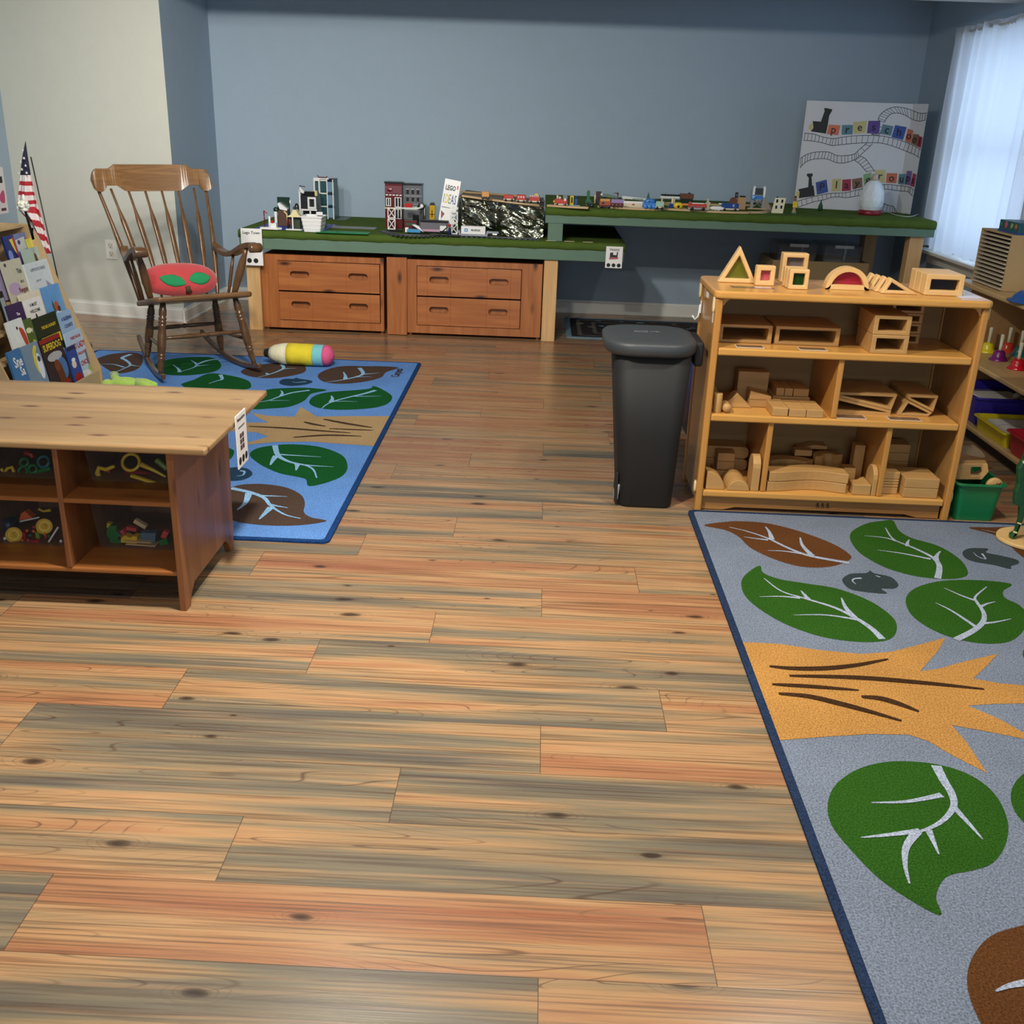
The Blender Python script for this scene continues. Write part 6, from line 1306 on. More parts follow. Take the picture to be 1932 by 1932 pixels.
for p in (((515,1215),(585,1240),(575,1258),(512,1235)), ((445,1365),(510,1385),(505,1412),(442,1392)), ((600,160),(665,158),(662,205),(612,195))):
    m = MB(); m.prism([s3(*q) for q in p], 3.741, 3.7449, 'XZ'); m.build('cream_band', mat('band_cream', (240, 230, 170), 0.4, var=0), ts)
m = MB(); q = s3(655, 1410); m.ball((q[0]+0.0, 3.70, 0.0246+0.03), 0.024, 0.02, 0.03); m.build('lime_leaf', mat('leaf_lime', (126, 170, 30), 0.3, var=0.03), ts)
# ================================================================== THINGS ON THE LOWER DECK
PL = lambda n, rgb, r=0.25: mat('abs_'+n, rgb, r, var=0.02)
pw, pk_, pg, pdg, pr, pbl, pte, py2, ptan, pdr, pmb = PL('white', (236, 238, 238)), PL('black', (22, 24, 26)), PL('grey', (120, 124, 130)), PL('dark_grey', (66, 68, 74)), PL('red', (190, 30, 30)), PL('blue', (24, 60, 150)), PL('sea_green', (26, 84, 80)), PL('yellow', (226, 180, 30)), PL('tan', (222, 204, 150)), PL('dark_red', (98, 26, 30)), PL('azure', (70, 150, 200))
pgls = mat('tinted_window', (60, 100, 110), 0.08, var=0.05, alpha=0.75); pdb = PL('navy', (22, 34, 66)); pdgn = PL('dark_green', (24, 52, 44)); pgr2 = PL('bright_green', (20, 128, 70))
ZL = LZ+0.0005
def base_plate(name, label, c, w_, d_, mt, rz=0, z=None, group=None):
    p = pz(*c, LZ); z = ZL if z is None else z
    m = MB(Matrix.Translation((p.x, p.y, z)) @ Matrix.Rotation(rz, 4, 'Z')); m.box(-w_/2, w_/2, -d_/2, d_/2, 0, 0.003)
    st_ = 0.016; nx, ny = int(w_/st_), int(d_/st_)
    for i in range(nx):
        for j in range(ny): x, y = -w_/2+(i+.5)*w_/nx, -d_/2+(j+.5)*d_/ny; m.box(x-0.0045, x+0.0045, y-0.0045, y+0.0045, 0.003, 0.0046)
    o = m.build(name, mt); tag(o, label, 'baseplate', group); recenter(o); return o
base_plate('toy_baseplate', 'blue studded baseplate under the toy beach buildings at the left end', (560, 428), 0.50, 0.50, pbl, 0.0)
base_plate('toy_baseplate', 'green studded baseplate in front of the white basket', (648, 439), 0.37, 0.13, pgr2, 0.0)
base_plate('toy_baseplate', 'grey road baseplate behind the green baseplate', (668, 430), 0.33, 0.125, pg, 0.0)
base_plate('toy_baseplate', 'short grey baseplate left of the road baseplate', (616, 427), 0.15, 0.15, pg, 0.0)
base_plate('toy_baseplate', 'grey baseplate behind the glass tower toward the wall', (628, 412), 0.26, 0.22, PL('slate', (90, 98, 104)), 0.0)

def placed(px, py, z=LZ): p = pz(px, py, z); return p.x, p.y
def bldg(name, label, px, py, z0=None, rz=0.0, cat='toy building'):
    x, y = placed(px, py); return thing(name, label, cat, (x, y, (ZL+0.005) if z0 is None else z0), rz)
def P(t, nm, fn, mt, bevel=0.0):
    m = MB(); fn(m); return m.build(nm, mt, t, world=False, bevel=bevel)
# glass tower
t = bldg('toy_tower', 'tall glass and white three-storey toy tower at the back wall', 612, 414, rz=-0.08)
P(t, 'tower_core', lambda m: m.box(-0.03, 0.085, 0.0, 0.11, 0, 0.30), pte)
for k in range(3):
    z = 0.005+k*0.098
    P(t, 'storey_window', lambda m: m.box(-0.018, 0.03, -0.012, 0.0, z+0.006, z+0.086), pgls); P(t, 'storey_window', lambda m: m.box(0.038, 0.076, -0.01, 0.0, z+0.006, z+0.08), mat('pale_blue_pane', (120, 150, 175), 0.1, var=0.1))
    P(t, 'floor_band', lambda m: m.box(0.03, 0.09, -0.018, 0.0, z+0.084, z+0.095), pdb); P(t, 'white_lintel', lambda m: m.box(-0.018, 0.03, -0.02, 0.0, z+0.086, z+0.095), pw)
for x in (0.031, 0.078): P(t, 'white_column', lambda m: m.box(x, x+0.007, -0.02, -0.0, 0, 0.30), pw)
P(t, 'annex', lambda m: m.ring([(-0.07, 0.19), (-0.02, 0.19), (-0.02, 0.30), (-0.07, 0.30)], [(-0.06, 0.20), (-0.03, 0.20), (-0.03, 0.285), (-0.06, 0.285)], -0.03, 0.06), pw)
P(t, 'annex_wall', lambda m: m.box(-0.06, -0.03, -0.01, 0.05, 0.19, 0.285), pgls)
P(t, 'annex_tower', lambda m: m.box(-0.065, -0.025, 0.0, 0.06, 0.0, 0.19), pdg)
P(t, 'roof_slab', lambda m: m.box(-0.072, 0.05, -0.02, 0.1, 0.3, 0.308), pw); P(t, 'roof_slab', lambda m: m.box(0.05, 0.088, -0.015, 0.1, 0.3, 0.306), pdb)
P(t, 'rooftop_sign', lambda m: m.tube([(-0.05, 0.02, 0.325), (-0.04, 0.02, 0.312), (0.02, 0.02, 0.312), (0.03, 0.02, 0.32)], 0.004, 6), pdr)
# black and white house
t = bldg('toy_house', 'black and white modern toy house left of the glass tower', 583, 418, rz=-0.05)
P(t, 'house_core', lambda m: m.box(-0.055, 0.075, 0.01, 0.11, 0, 0.09), pk_); P(t, 'upper_storey', lambda m: m.box(-0.06, 0.07, 0.0, 0.11, 0.09, 0.185), PL('charcoal', (44, 46, 50)))
P(t, 'roof', lambda m: m.prism([(-0.06, 0.186), (0.07, 0.186), (0.055, 0.215), (-0.05, 0.215)], 0.02, 0.1, 'XZ'), pk_)
P(t, 'window_frame', lambda m: m.ring([(0.0, 0.092), (0.065, 0.092), (0.065, 0.178), (0.0, 0.178)], [(0.012, 0.106), (0.052, 0.106), (0.052, 0.164), (0.012, 0.164)], -0.02, 0.0), pw)
P(t, 'door_frame', lambda m: m.ring([(-0.055, 0.0), (0.02, 0.0), (0.02, 0.088), (-0.055, 0.088)], [(-0.043, 0.008), (0.01, 0.008), (0.01, 0.076), (-0.043, 0.076)], -0.012, 0.008), pw)
P(t, 'white_pillar', lambda m: m.box(-0.072, -0.060, 0.0, 0.05, 0, 0.23), pw); P(t, 'roof_fin', lambda m: m.prism([(-0.07, 0.215), (-0.035, 0.20), (-0.03, 0.215), (-0.062, 0.25)], 0.0, 0.02, 'XZ'), pw)
P(t, 'antenna', lambda m: m.tube([(-0.075, 0.03, 0.255), (-0.03, 0.03, 0.25)], 0.004, 6), pdg); P(t, 'balcony_rail', lambda m: m.box(0.0, 0.07, -0.02, 0.0, 0.078, 0.09), pw)
P(t, 'tan_chimney', lambda m: m.box(0.05, 0.068, 0.01, 0.03, 0.186, 0.225), ptan)
# green-backed cafe
t = bldg('toy_cafe', 'dark green backed toy building with a white awning at the left end of the table', 537, 428, rz=0.05)
P(t, 'back_wall', lambda m: m.box(-0.055, 0.035, 0.05, 0.06, 0.0, 0.20), pdgn); P(t, 'awning', lambda m: m.prism([(-0.045, 0.155), (-0.035, 0.165), (0.025, 0.12), (0.02, 0.108), (-0.03, 0.118)], 0.0, 0.05, 'XZ'), pw)
P(t, 'brown_wall', lambda m: m.box(-0.045, 0.025, 0.01, 0.05, 0.0, 0.11), PL('brown', (96, 70, 58))); P(t, 'arch_trim', lambda m: m.tube([(0.0, 0.0, 0.105), (0.02, 0.0, 0.085), (0.028, 0.0, 0.0)], 0.006, 6), ptan)
P(t, 'white_post', lambda m: m.box(-0.07, -0.052, 0.0, 0.02, 0, 0.10), pw); P(t, 'red_door', lambda m: m.box(0.03, 0.045, 0.0, 0.02, 0.01, 0.05), pr); P(t, 'side_lamp', lambda m: m.box(0.036, 0.044, 0.04, 0.05, 0.16, 0.18), pw)
P(t, 'planting', lambda m: m.ball((-0.065, 0.04, 0.11), 0.02, 0.015, 0.02), pdgn)
# tan tent kiosk
t = bldg('toy_kiosk', 'toy kiosk with a cream peaked roof on white base beside the white basket', 557, 434, rz=0.02)
P(t, 'peaked_roof', lambda m: m.prism([(-0.055, 0.085), (0.05, 0.085), (0.03, 0.105), (0.015, 0.135), (-0.008, 0.135), (-0.02, 0.105)], -0.02, 0.05, 'XZ'), PL('cream', (232, 222, 170)))
for x in (-0.045, -0.012, 0.045): P(t, 'corner_post', lambda m: m.box(x-0.004, x+0.004, -0.02, -0.012, 0.0, 0.085), pw if x == -0.012 else pk_)
P(t, 'back_screen', lambda m: m.box(-0.04, 0.045, 0.03, 0.04, 0.0, 0.085), PL('smoke', (70, 80, 66))); P(t, 'white_plinth', lambda m: m.prism([(-0.06, -0.035), (0.05, -0.035), (0.06, -0.01), (-0.05, -0.01)], -0.004, 0.004), pw)
P(t, 'finial', lambda m: m.ball((0.0, 0.01, 0.145), 0.012), pdgn)
# small dock and boat
t = bldg('toy_boat', 'white toy boat with a mast at the front left corner of the table', 512, 434, rz=0.0, cat='toy boat')
P(t, 'hull', lambda m: m.prism([(-0.075, -0.02), (0.05, -0.028), (0.075, 0.0), (0.055, 0.025), (-0.06, 0.02)], 0.0, 0.014), pw); P(t, 'mast', lambda m: m.tube([(-0.05, 0.02, 0.012), (-0.052, 0.02, 0.125)], 0.004, 6), pdr)
P(t, 'boom', lambda m: m.tube([(-0.052, 0.02, 0.123), (-0.03, 0.02, 0.105)], 0.003, 6), pr); P(t, 'cabin', lambda m: m.box(0.0, 0.04, -0.015, 0.015, 0.014, 0.045), pw)
P(t, 'crew_figure', lambda m: m.tube([(-0.01, 0, 0.014), (-0.01, 0, 0.09)], [0.010, 0.007], 8), pw); P(t, 'red_box', lambda m: m.box(0.005, 0.022, -0.02, -0.012, 0.045, 0.062), pr)
# dark figure with round head
t = bldg('toy_tree', 'small dark toy tree beside the black and white house', 561, 421, cat='toy tree')
P(t, 'trunk', lambda m: m.tube([(0, 0, 0), (0, 0, 0.06)], 0.008, 8), pdr); P(t, 'foliage', lambda m: m.ball((0, 0, 0.09), 0.018, 0.018, 0.05, e=0.8), PL('ink_green', (20, 26, 34)))
# white slatted basket
x, y = placed(593, 436); t = thing('white_basket', 'white slatted plastic basket on the lower deck', 'basket', (x, y, ZL))
m = MB(); w1, d1, w2, d2, h_ = 0.058, 0.075, 0.075, 0.092, 0.105
A = rrect(-w1, w1, -d1, d1, 0.01, 2); B = rrect(-w2, w2, -d2, d2, 0.012, 2); A2 = [(a*0.95, b*0.95) for a, b in A]; B2 = [(a*0.96, b*0.97) for a, b in B]; n = len(A)
vs = [(a, b, 0) for a, b in A]+[(a, b, h_) for a, b in B]+[(a, b, 0.003) for a, b in A2]+[(a, b, h_) for a, b in B2]; fs = [list(range(n))[::-1], [2*n+k for k in range(n)]]
for k in range(n): k2 = (k+1) % n; fs += [(k, k2, n+k2, n+k), (2*n+k, 3*n+k, 3*n+k2, 2*n+k2), (n+k, n+k2, 3*n+k2, 3*n+k)]
m.add(vs, fs); m.build('basket_body', pw, t, world=False)
for k in range(3):
    u = 0.25+0.25*k; a = w1+(w2-w1)*u+0.0015; b = d1+(d2-d1)*u+0.0015; m = MB(); m.ring(rrect(-a, a, -b, b, 0.01, 2), rrect(-a+0.003, a-0.003, -b+0.003, b-0.003, 0.008, 2), h_*u-0.003, h_*u+0.003, 'XY'); m.build('slat', pw, t, world=False)
m = MB(); m.ring(rrect(-w2-0.004, w2+0.004, -d2-0.004, d2+0.004, 0.012, 2), rrect(-w2+0.002, w2-0.002, -d2+0.002, d2-0.002, 0.01, 2), h_-0.006, h_+0.002, 'XY'); m.build('rim', pw, t, world=False)
m = MB(); m.box(0.005, 0.05, 0.06, 0.075, h_, h_+0.022); m.build('tab', pw, t, world=False)

# pet shop : two joined town houses
def townhouse(name, label, px, py, w_, h_, d_, wall, trim, kind):
    t = bldg(name, label, px, py, z0=ZL, rz=0.0); t.scale = (1.55, 1, 1)
    P(t, 'wall_block', lambda m: m.box(-w_/2, w_/2, 0, d_, 0, h_), wall)
    P(t, 'cornice', lambda m: m.box(-w_/2-0.003, w_/2+0.003, -0.006, d_, h_, h_+0.012), pk_)
    if kind == 0:
        P(t, 'dentil_band', lambda m: [m.box(-w_/2+0.004+i*w_/5, -w_/2+0.004+i*w_/5+0.011, -0.006, 0, h_*0.735, h_*0.76) for i in range(5)] and None, pw)
        P(t, 'mansard', lambda m: m.box(-w_/2+0.002, w_/2-0.002, -0.003, 0, h_*0.78, h_*0.95), PL('maroon', (120, 70, 78)))
        P(t, 'round_window', lambda m: (m.wheel((-w_*0.22, -0.004, h_*0.86), 0.014, 0.006), None)[1], PL('rose', (130, 20, 50)))
        P(t, 'window_pane', lambda m: (m.wheel((-w_*0.22, -0.008, h_*0.855), 0.007, 0.003), None)[1], pk_)
        for (x0, x1, z0, z1) in ((-0.036, -0.012, 0.50, 0.68), (0.006, 0.038, 0.48, 0.70), (0.006, 0.038, 0.22, 0.44)):
            P(t, 'window_frame', lambda m: m.ring([(x0, z0*h_), (x1, z0*h_), (x1, z1*h_), (x0, z1*h_)], [(x0+0.004, z0*h_+0.004), (x1-0.004, z0*h_+0.004), (x1-0.004, z1*h_-0.004), (x0+0.004, z1*h_-0.004)], -0.007, -0.001), pw)
            P(t, 'window_pane', lambda m: m.box(x0+0.004, x1-0.004, -0.003, 0.0, z0*h_+0.004, z1*h_-0.004), pk_)
            P(t, 'glazing_bar', lambda m: m.box((x0+x1)/2-0.002, (x0+x1)/2+0.002, -0.006, -0.003, z0*h_+0.004, z1*h_-0.004), pw)
        P(t, 'string_course', lambda m: m.box(-w_/2, w_/2, -0.008, 0, 0.44*h_, 0.47*h_), ptan); P(t, 'door', lambda m: m.box(-0.03, -0.012, -0.004, 0, 0.02, 0.1), pdr)
    else:
        for zz, hh in ((0.80, 0.10), (0.63, 0.09)):
            for i in (-1, 0, 1):
                P(t, 'window_pane', lambda m: m.box(i*0.025-0.006, i*0.025+0.006, -0.003, 0, zz*h_, zz*h_+hh*h_), pk_)
                P(t, 'window_hood', lambda m: m.box(i*0.025-0.008, i*0.025+0.008, -0.008, 0, zz*h_+hh*h_, zz*h_+hh*h_+0.006) , pg if zz < 0.7 else PL('pale_grey', (170, 176, 180)))
        for zz in (0.57, 0.76): P(t, 'string_course', lambda m: m.box(-w_/2, w_/2, -0.005, 0, zz*h_-0.004, zz*h_), PL('pale_grey', (170, 176, 180)))
        sg = P(t, 'shop_sign', lambda m: m.box(-w_/2+0.003, 0.022, -0.01, 0, 0.43*h_, 0.51*h_), PL('sign_pale_green', (196, 222, 210)))
        P(t, 'sign_lettering', lambda m: m.text('PETS', 0.021, Matrix.Translation((-0.012, -0.0108, 0.47*h_)) @ Matrix.Rotation(PI/2, 4, 'X'), bold=0.0008), pdgn)
        P(t, 'door', lambda m: m.box(0.0, 0.03, -0.004, 0, 0.02, 0.10), pk_)
    return t
townhouse('toy_townhouse', 'dark red toy townhouse with white bay windows', 743, 431, 0.082, 0.32, 0.09, pdr, pw, 0)
townhouse('toy_townhouse', 'grey toy townhouse with a PETS shop sign', 779, 431, 0.086, 0.31, 0.10, PL('stone_grey', (104, 106, 112)), pw, 1)
t = bldg('toy_phone_kiosk', 'yellow toy tower with dark roof behind the toy train', 815, 427, z0=ZL)
P(t, 'tower_wall', lambda m: m.box(-0.02, 0.022, 0, 0.04, 0.0, 0.155), py2); P(t, 'dark_roof', lambda m: m.prism([(-0.023, 0.155), (0.024, 0.155), (0.012, 0.175), (-0.01, 0.175)], 0, 0.04, 'XZ'), pdg); P(t, 'weather_vane', lambda m: m.tube([(0, -0.003, 0.07), (0, -0.003, 0.12)], 0.003, 6), pk_); P(t, 'black_band', lambda m: m.box(-0.021, 0.023, -0.003, 0, 0.088, 0.092), pk_)
t = bldg('toy_gatehouse', 'small dark blue and white toy booth between the pet shop and the yellow tower', 800, 427, z0=ZL)
P(t, 'booth_wall', lambda m: m.box(-0.018, 0.012, 0, 0.04, 0, 0.15), pdb); P(t, 'white_pillar', lambda m: m.box(0.0, 0.008, -0.006, 0, 0.05, 0.14), pw); P(t, 'cap', lambda m: m.box(-0.02, 0.016, -0.004, 0.04, 0.15, 0.158), pk_)
# station gantries
def gantry(label, px, py, two=True):
    t = bldg('toy_signal_tower', label, px, py, z0=ZL)
    for k in range(2):
        z = 0.016+k*0.078; P(t, 'lattice_frame', lambda m: (m.ring([(-0.028, z), (0.028, z), (0.028, z+0.074), (-0.028, z+0.074)], [(-0.022, z+0.006), (0.022, z+0.006), (0.022, z+0.068), (-0.022, z+0.068)], -0.006, 0.006), m.cbox(0, 0, z+0.037, 0.078, 0.006, 0.005, 0, 0, 0.95), m.cbox(0, 0, z+0.037, 0.078, 0.006, 0.005, 0, 0, -0.95)) and None, pw)
    P(t, 'dark_base', lambda m: m.box(-0.03, 0.08, -0.02, 0.02, 0, 0.015), pk_); return t
g_ = gantry('white lattice signal tower in front of the red townhouse', 739, 437)
P(g_, 'signal_arm', lambda m: m.tube([(0.03, 0, 0.165), (0.19, 0, 0.168), (0.215, 0, 0.175)], 0.006, 8), pw); P(g_, 'arm_lamp', lambda m: m.ball((0.22, 0, 0.185), 0.014), pw)
g2 = gantry('white lattice signal tower against the leaning white book', 856, 446)
P(g2, 'lamp_bar', lambda m: m.box(-0.03, 0.03, -0.012, 0.012, 0.185, 0.20), pw)
# toy trains on the dark track
def track_loop():
    m = MB(); c = [placed(*q) for q in ((722, 437), (745, 444), (790, 446), (840, 446.5), (900, 448), (960, 451), (1015, 453))]
    P_ = [Vector((x, y, 0)) for x, y in smooth_poly(c, 6, False)]; n = len(P_)
    for off in (-0.02, 0.02):
        L_ = []
        for i, p in enumerate(P_):
            d = (P_[min(i+1, n-1)]-P_[max(i-1, 0)]).normalized(); s_ = Vector((-d.y, d.x, 0)); L_.append(p+s_*off+Vector((0, 0, ZL+0.0085)))
        m.tube(L_, 0.0028, 6)
    for i in range(0, n, 1):
        d = (P_[min(i+1, n-1)]-P_[max(i-1, 0)]).normalized(); m.cbox(P_[i].x, P_[i].y, ZL+0.003, 0.018, 0.064, 0.006, math.atan2(d.y, d.x))
    return m
o = track_loop().build('toy_track', PL('track_grey', (74, 78, 84))); tag(o, 'dark grey toy railway track along the front of the lower deck', 'track')
def car(name, label, px, py, L_, z0, parts, wheels=4, cat='toy train', rz=0.0, wr=0.009, wcol=None, zsurf=None, wy=0.016):
    zs = LZ if zsurf is None else zsurf
    p = pz(px, py, zs); t = thing(name, label, cat, (p.x, p.y, zs+z0), rz)
    for nm, fn, mt in parts: P(t, nm, fn, mt, bevel=0.0015)
    for k in range(wheels//2):
        x = -L_*0.32+(L_*0.64)*(k/(max(wheels//2-1, 1)))
        for sy in (-1, 1): P(t, 'wheel', lambda m: (m.wheel((x, sy*wy, wr), wr, 0.006), None)[1], wcol or pk_)
    return t
B = lambda *a: (lambda m: m.box(*a))
car('toy_train_car', 'dark red toy passenger car on the dark track', 775, 440, 0.09, 0.013, [('body', B(-0.045, 0.045, -0.02, 0.02, 0.012, 0.075), pdr), ('window_strip', B(-0.036, 0.036, -0.022, -0.0195, 0.04, 0.062), PL('smoke', (90, 84, 80))), ('underframe', B(-0.046, 0.046, -0.018, 0.018, 0.006, 0.012), pk_)])
car('toy_red_cart', 'bright red toy wagon up on the white signal arm', 771, 437, 0.05, 0.171, [('body', B(-0.026, 0.026, -0.014, 0.014, 0.0, 0.028), pr)], 0)
car('toy_speedboat_car', 'azure and white toy vehicle in front of the dark red car', 783, 444, 0.12, 0.013, [('body', B(-0.055, 0.04, -0.022, 0.022, 0.008, 0.030), pmb), ('white_nose', lambda m: m.prism([(0.03, 0.03), (0.06, 0.012), (0.03, 0.05), (0.0, 0.062), (-0.02, 0.06)], -0.018, 0.018, 'XZ'), pw), ('tail_block', B(-0.068, -0.045, -0.02, 0.02, 0.008, 0.04), pw), ('driver', lambda m: (m.ball((-0.01, 0, 0.045), 0.012), None)[1], pk_)])
car('toy_freight_car', 'long grey toy freight train car with black roof', 820, 443.5, 0.2, 0.013, [('body', B(-0.10, 0.085, -0.022, 0.022, 0.02, 0.075), PL('mid_grey', (110, 108, 116))), ('black_roof', B(-0.095, 0.10, -0.026, 0.026, 0.075, 0.092), pk_), ('pink_band', B(-0.09, 0.04, -0.0235, -0.022, 0.012, 0.028), PL('mauve', (190, 150, 176))), ('white_panel', B(0.04, 0.085, -0.0235, -0.022, 0.02, 0.055), pw), ('underframe', B(-0.10, 0.10, -0.02, 0.02, 0.005, 0.02), pk_)], 8)
car('toy_tank_cylinder', 'black round toy tank behind the red wagon', 800, 436, 0.04, 0.10, [('tank', lambda m: (m.wheel((-0.02, 0, 0.075), 0.026, 0.05), None)[1], pk_), ('stand', B(-0.03, -0.01, -0.02, 0.02, -0.099, 0.05), pdg)], 0)
car('toy_flatcar', 'black toy flat car with a figure in front of the signal tower', 845, 447.5, 0.16, 0.002, [('deck', B(-0.13, 0.09, -0.014, 0.014, 0.006, 0.016), pk_), ('coal_figure', lambda m: m.tube([(0.01, 0, 0.016), (0.012, 0, 0.065)], [0.014, 0.010], 8), pdb), ('figure_head', lambda m: (m.ball((0.012, 0, 0.078), 0.011), None)[1], pr), ('crane_arm', lambda m: m.tube([(-0.06, 0, 0.016), (0.0, 0, 0.07)], 0.005, 6), pk_)], 0)
# container wagon
p = pz(893, 448, LZ); t = thing('container_wagon', 'white toy container on a pale grey wagon in front of the foil tunnel', 'toy train', (p.x, p.y, ZL+0.012))
P(t, 'container', B(-0.086, 0.086, -0.028, 0.028, 0.012, 0.066), pw, 0.002); P(t, 'wagon_bed', lambda m: m.prism([(-0.105, 0.02), (-0.098, 0.0), (0.10, 0.0), (0.105, 0.022), (0.18, 0.022), (0.18, 0.034), (0.095, 0.034), (0.09, 0.011), (-0.09, 0.011), (-0.095, 0.034), (-0.112, 0.034), (-0.112, 0.022)], -0.024, 0.024, 'XZ'), PL('cool_grey', (150, 156, 170)))
P(t, 'logo_square', lambda m: m.prism(rrect(-0.062, -0.038, 0.028, 0.05, 0.003), -0.0288, -0.028, 'XZ'), pmb); P(t, 'logo_star', lambda m: m.prism([(-0.05+0.008*(1 if k % 2 == 0 else .45)*math.cos(k*PI/7+PI/2), 0.039+0.008*(1 if k % 2 == 0 else .45)*math.sin(k*PI/7+PI/2)) for k in range(14)], -0.0294, -0.0288, 'XZ'), pw)
P(t, 'container_lettering', lambda m: m.text('MAERSK', 0.018, Matrix.Translation((0.018, -0.0288, 0.039)) @ Matrix.Rotation(PI/2, 4, 'X'), bold=0.0006), pk_)
# leaning white book
a = py_(845, 448, 7.53); b_ = py_(847, 357, 7.60); 
t = thing('ideas_book', 'white hardback book with large coloured title letters leaning against the foil tunnel', 'book', (-0.664, 7.545, ZL), 0)
t.rotation_euler = (math.radians(-6), math.radians(9), 0); t.location = (-0.70, 7.51, ZL+0.012)
P(t, 'book_body', B(-0.058, 0.058, 0.0, 0.022, 0, 0.37), pw, 0.002)
for s_, z, sz, c in (('LEGO', 0.31, 0.046, pk_), ):
    P(t, 'title_lettering', lambda m: m.text(s_, sz, Matrix.Translation((-0.008, -0.0008, z)) @ Matrix.Rotation(PI/2, 4, 'X'), bold=0.0022, sx=0.62), c)
for i, (s_, c) in enumerate((('I', Gn_), ('D', Y_), ('E', Ol_), ('A', Bl_), ('S', pbl))):
    P(t, 'title_lettering', lambda m: m.text(s_, 0.09, Matrix.Translation((-0.044+i*0.0205, -0.0008, 0.232)) @ Matrix.Rotation(PI/2, 4, 'X'), bold=0.0015, sx=0.36), c)
P(t, 'grey_rule', B(-0.05, 0.045, -0.001, 0, 0.172, 0.178), PL('rule_grey', (120, 130, 130))); P(t, 'red_badge', B(0.036, 0.046, -0.001, 0, 0.31, 0.335), pr); P(t, 'red_picture', lambda m: m.prism([(-0.05, 0.15), (-0.02, 0.13), (-0.04, 0.09)], -0.001, 0, 'XZ'), PL('brick', (130, 40, 44)))

# ---- crumpled foil tunnel
def foil():
    m = MB(); nx, nz = 110, 44; vs = []; rr = random.Random(11)
    from mathutils import noise as MN
    x0, x1 = -0.615, 0.014
    for j in range(nz+1):
        v = j/nz
        for i in range(nx+1):
            u = i/nx; x = x0+(x1-x0)*u; ztop = 0.985-0.055*min(1, u*1.1); z = LZ+0.002+(ztop-LZ)*v
            f = Vector((u*4.2+v*2.4, v*2.2-u*1.3, 0.3)); d = MN.ridged_multi_fractal(f, 1.1, 2.1, 3, 1.0, 2.0)*0.016+MN.noise(Vector((u*3.2, v*2.2, 4)))*0.035
            bulge = -0.035*math.exp(-((u-0.46)/0.05)**2) + 0.05*math.exp(-((u-0.2)/0.12)**2)*(v)
            y = 7.505+d*0.9+bulge*0.5+0.03*(1-v)*(-1)+(0.10*(1-u/0.08)**2 if u < 0.08 else 0)
            vs.append((x, y, z))
    m.add(vs, [(j*(nx+1)+i, j*(nx+1)+i+1, (j+1)*(nx+1)+i+1, (j+1)*(nx+1)+i) for j in range(nz) for i in range(nx)])
    return m
ft = thing('foil_tunnel', 'crumpled silver foil mountain tunnel below the wooden track', 'toy tunnel', (-0.3, 7.8, LZ))
foil().build('foil_face', mat('crumpled_foil', (128, 132, 118), 0.2, metal=1.0, var=0.3, vscale=7), ft, solid=0.001)
m = MB(); m.prism([(-0.60, LZ+0.001), (0.010, LZ+0.001), (0.010, 0.918), (-0.60, 0.972)], 7.59, 8.25, 'XZ'); m.build('tunnel_box', mat('cardboard_grey', (96, 88, 76), 0.9), ft)
# paper-covered slope + track on the tunnel
m = MB(); m.prism([(-0.60, 0.973), (0.014, 0.9185), (0.014, 0.93), (-0.60, 0.985)], 7.53, 8.26, 'XZ'); m.build('slope_board', mat('slope_brown', (120, 108, 88), 0.8, var=0.2, vscale=14), ft)
# ================================================================== WOODEN RAILWAY ON THE UPPER DECK
M_tr = wood('track_beech', (208, 182, 140), (188, 158, 114), 'X', 2.0, 0.55, ring=6)
def wtrack(label, pix, z=UZ, w_=0.042, h_=0.012, name='wooden_track', zs=None, group='wooden track pieces'):
    pts = [pz(x, y, z if zs is None else zs[i]) for i, (x, y) in enumerate(pix)]; P_ = [Vector(p) for p in smooth_poly([tuple(p) for p in pts], 6, False)]; n = len(P_)
    m = MB(); prof = [(-w_/2, 0), (w_/2, 0), (w_/2, h_), (w_*0.32, h_), (w_*0.32, h_*0.6), (w_*0.18, h_*0.6), (w_*0.18, h_), (-w_*0.18, h_), (-w_*0.18, h_*0.6), (-w_*0.32, h_*0.6), (-w_*0.32, h_), (-w_/2, h_)]
    k = len(prof); vs = []; fs = []
    for i, p in enumerate(P_):
        d = (P_[min(i+1, n-1)]-P_[max(i-1, 0)]).normalized(); s_ = Vector((-d.y, d.x, 0)).normalized()
        for a, b in prof: q = p+s_*a; vs.append((q.x, q.y, p.z+0.0006+b))
    for i in range(n-1):
        for j in range(k): fs.append((i*k+j, i*k+(j+1) % k, (i+1)*k+(j+1) % k, (i+1)*k+j))
    fs += [list(range(k))[::-1], [(n-1)*k+j for j in range(k)]]
    m.add(vs, fs); o = m.build(name, M_tr); tag(o, label, 'track', group); recenter(o); return o
def slope_pt(px, py):      # point on the sloping board over the tunnel
    z = 0.96
    for _ in range(6):
        q = pz(px, py, z); z = 0.9855-0.055*(min(max(q.x, -0.6), 0.3)+0.6)/0.614
    return z
wtrack('wooden track running up the foil tunnel slope', [(872, 371), (930, 379), (985, 386), (1015, 389)], zs=[slope_pt(*a) for a in ((872, 371), (930, 379), (985, 386), (1015, 389))])
wtrack('wooden track curving along the back of the tunnel slope', [(872, 364), (905, 366), (950, 369), (990, 373)], zs=[slope_pt(*a) for a in ((872, 364), (905, 366), (950, 369), (990, 373))], w_=0.05)
wtrack('wooden track from the tunnel to the middle of the upper deck', [(1034, 389.5), (1070, 392), (1110, 394)], z=UZ)
wtrack('wooden track in front of the blue engine', [(1130, 391), (1170, 394), (1215, 396.5), (1245, 397)])
wtrack('wooden track along the front behind the airplane', [(1250, 396), (1300, 398.5), (1360, 402), (1410, 403)])
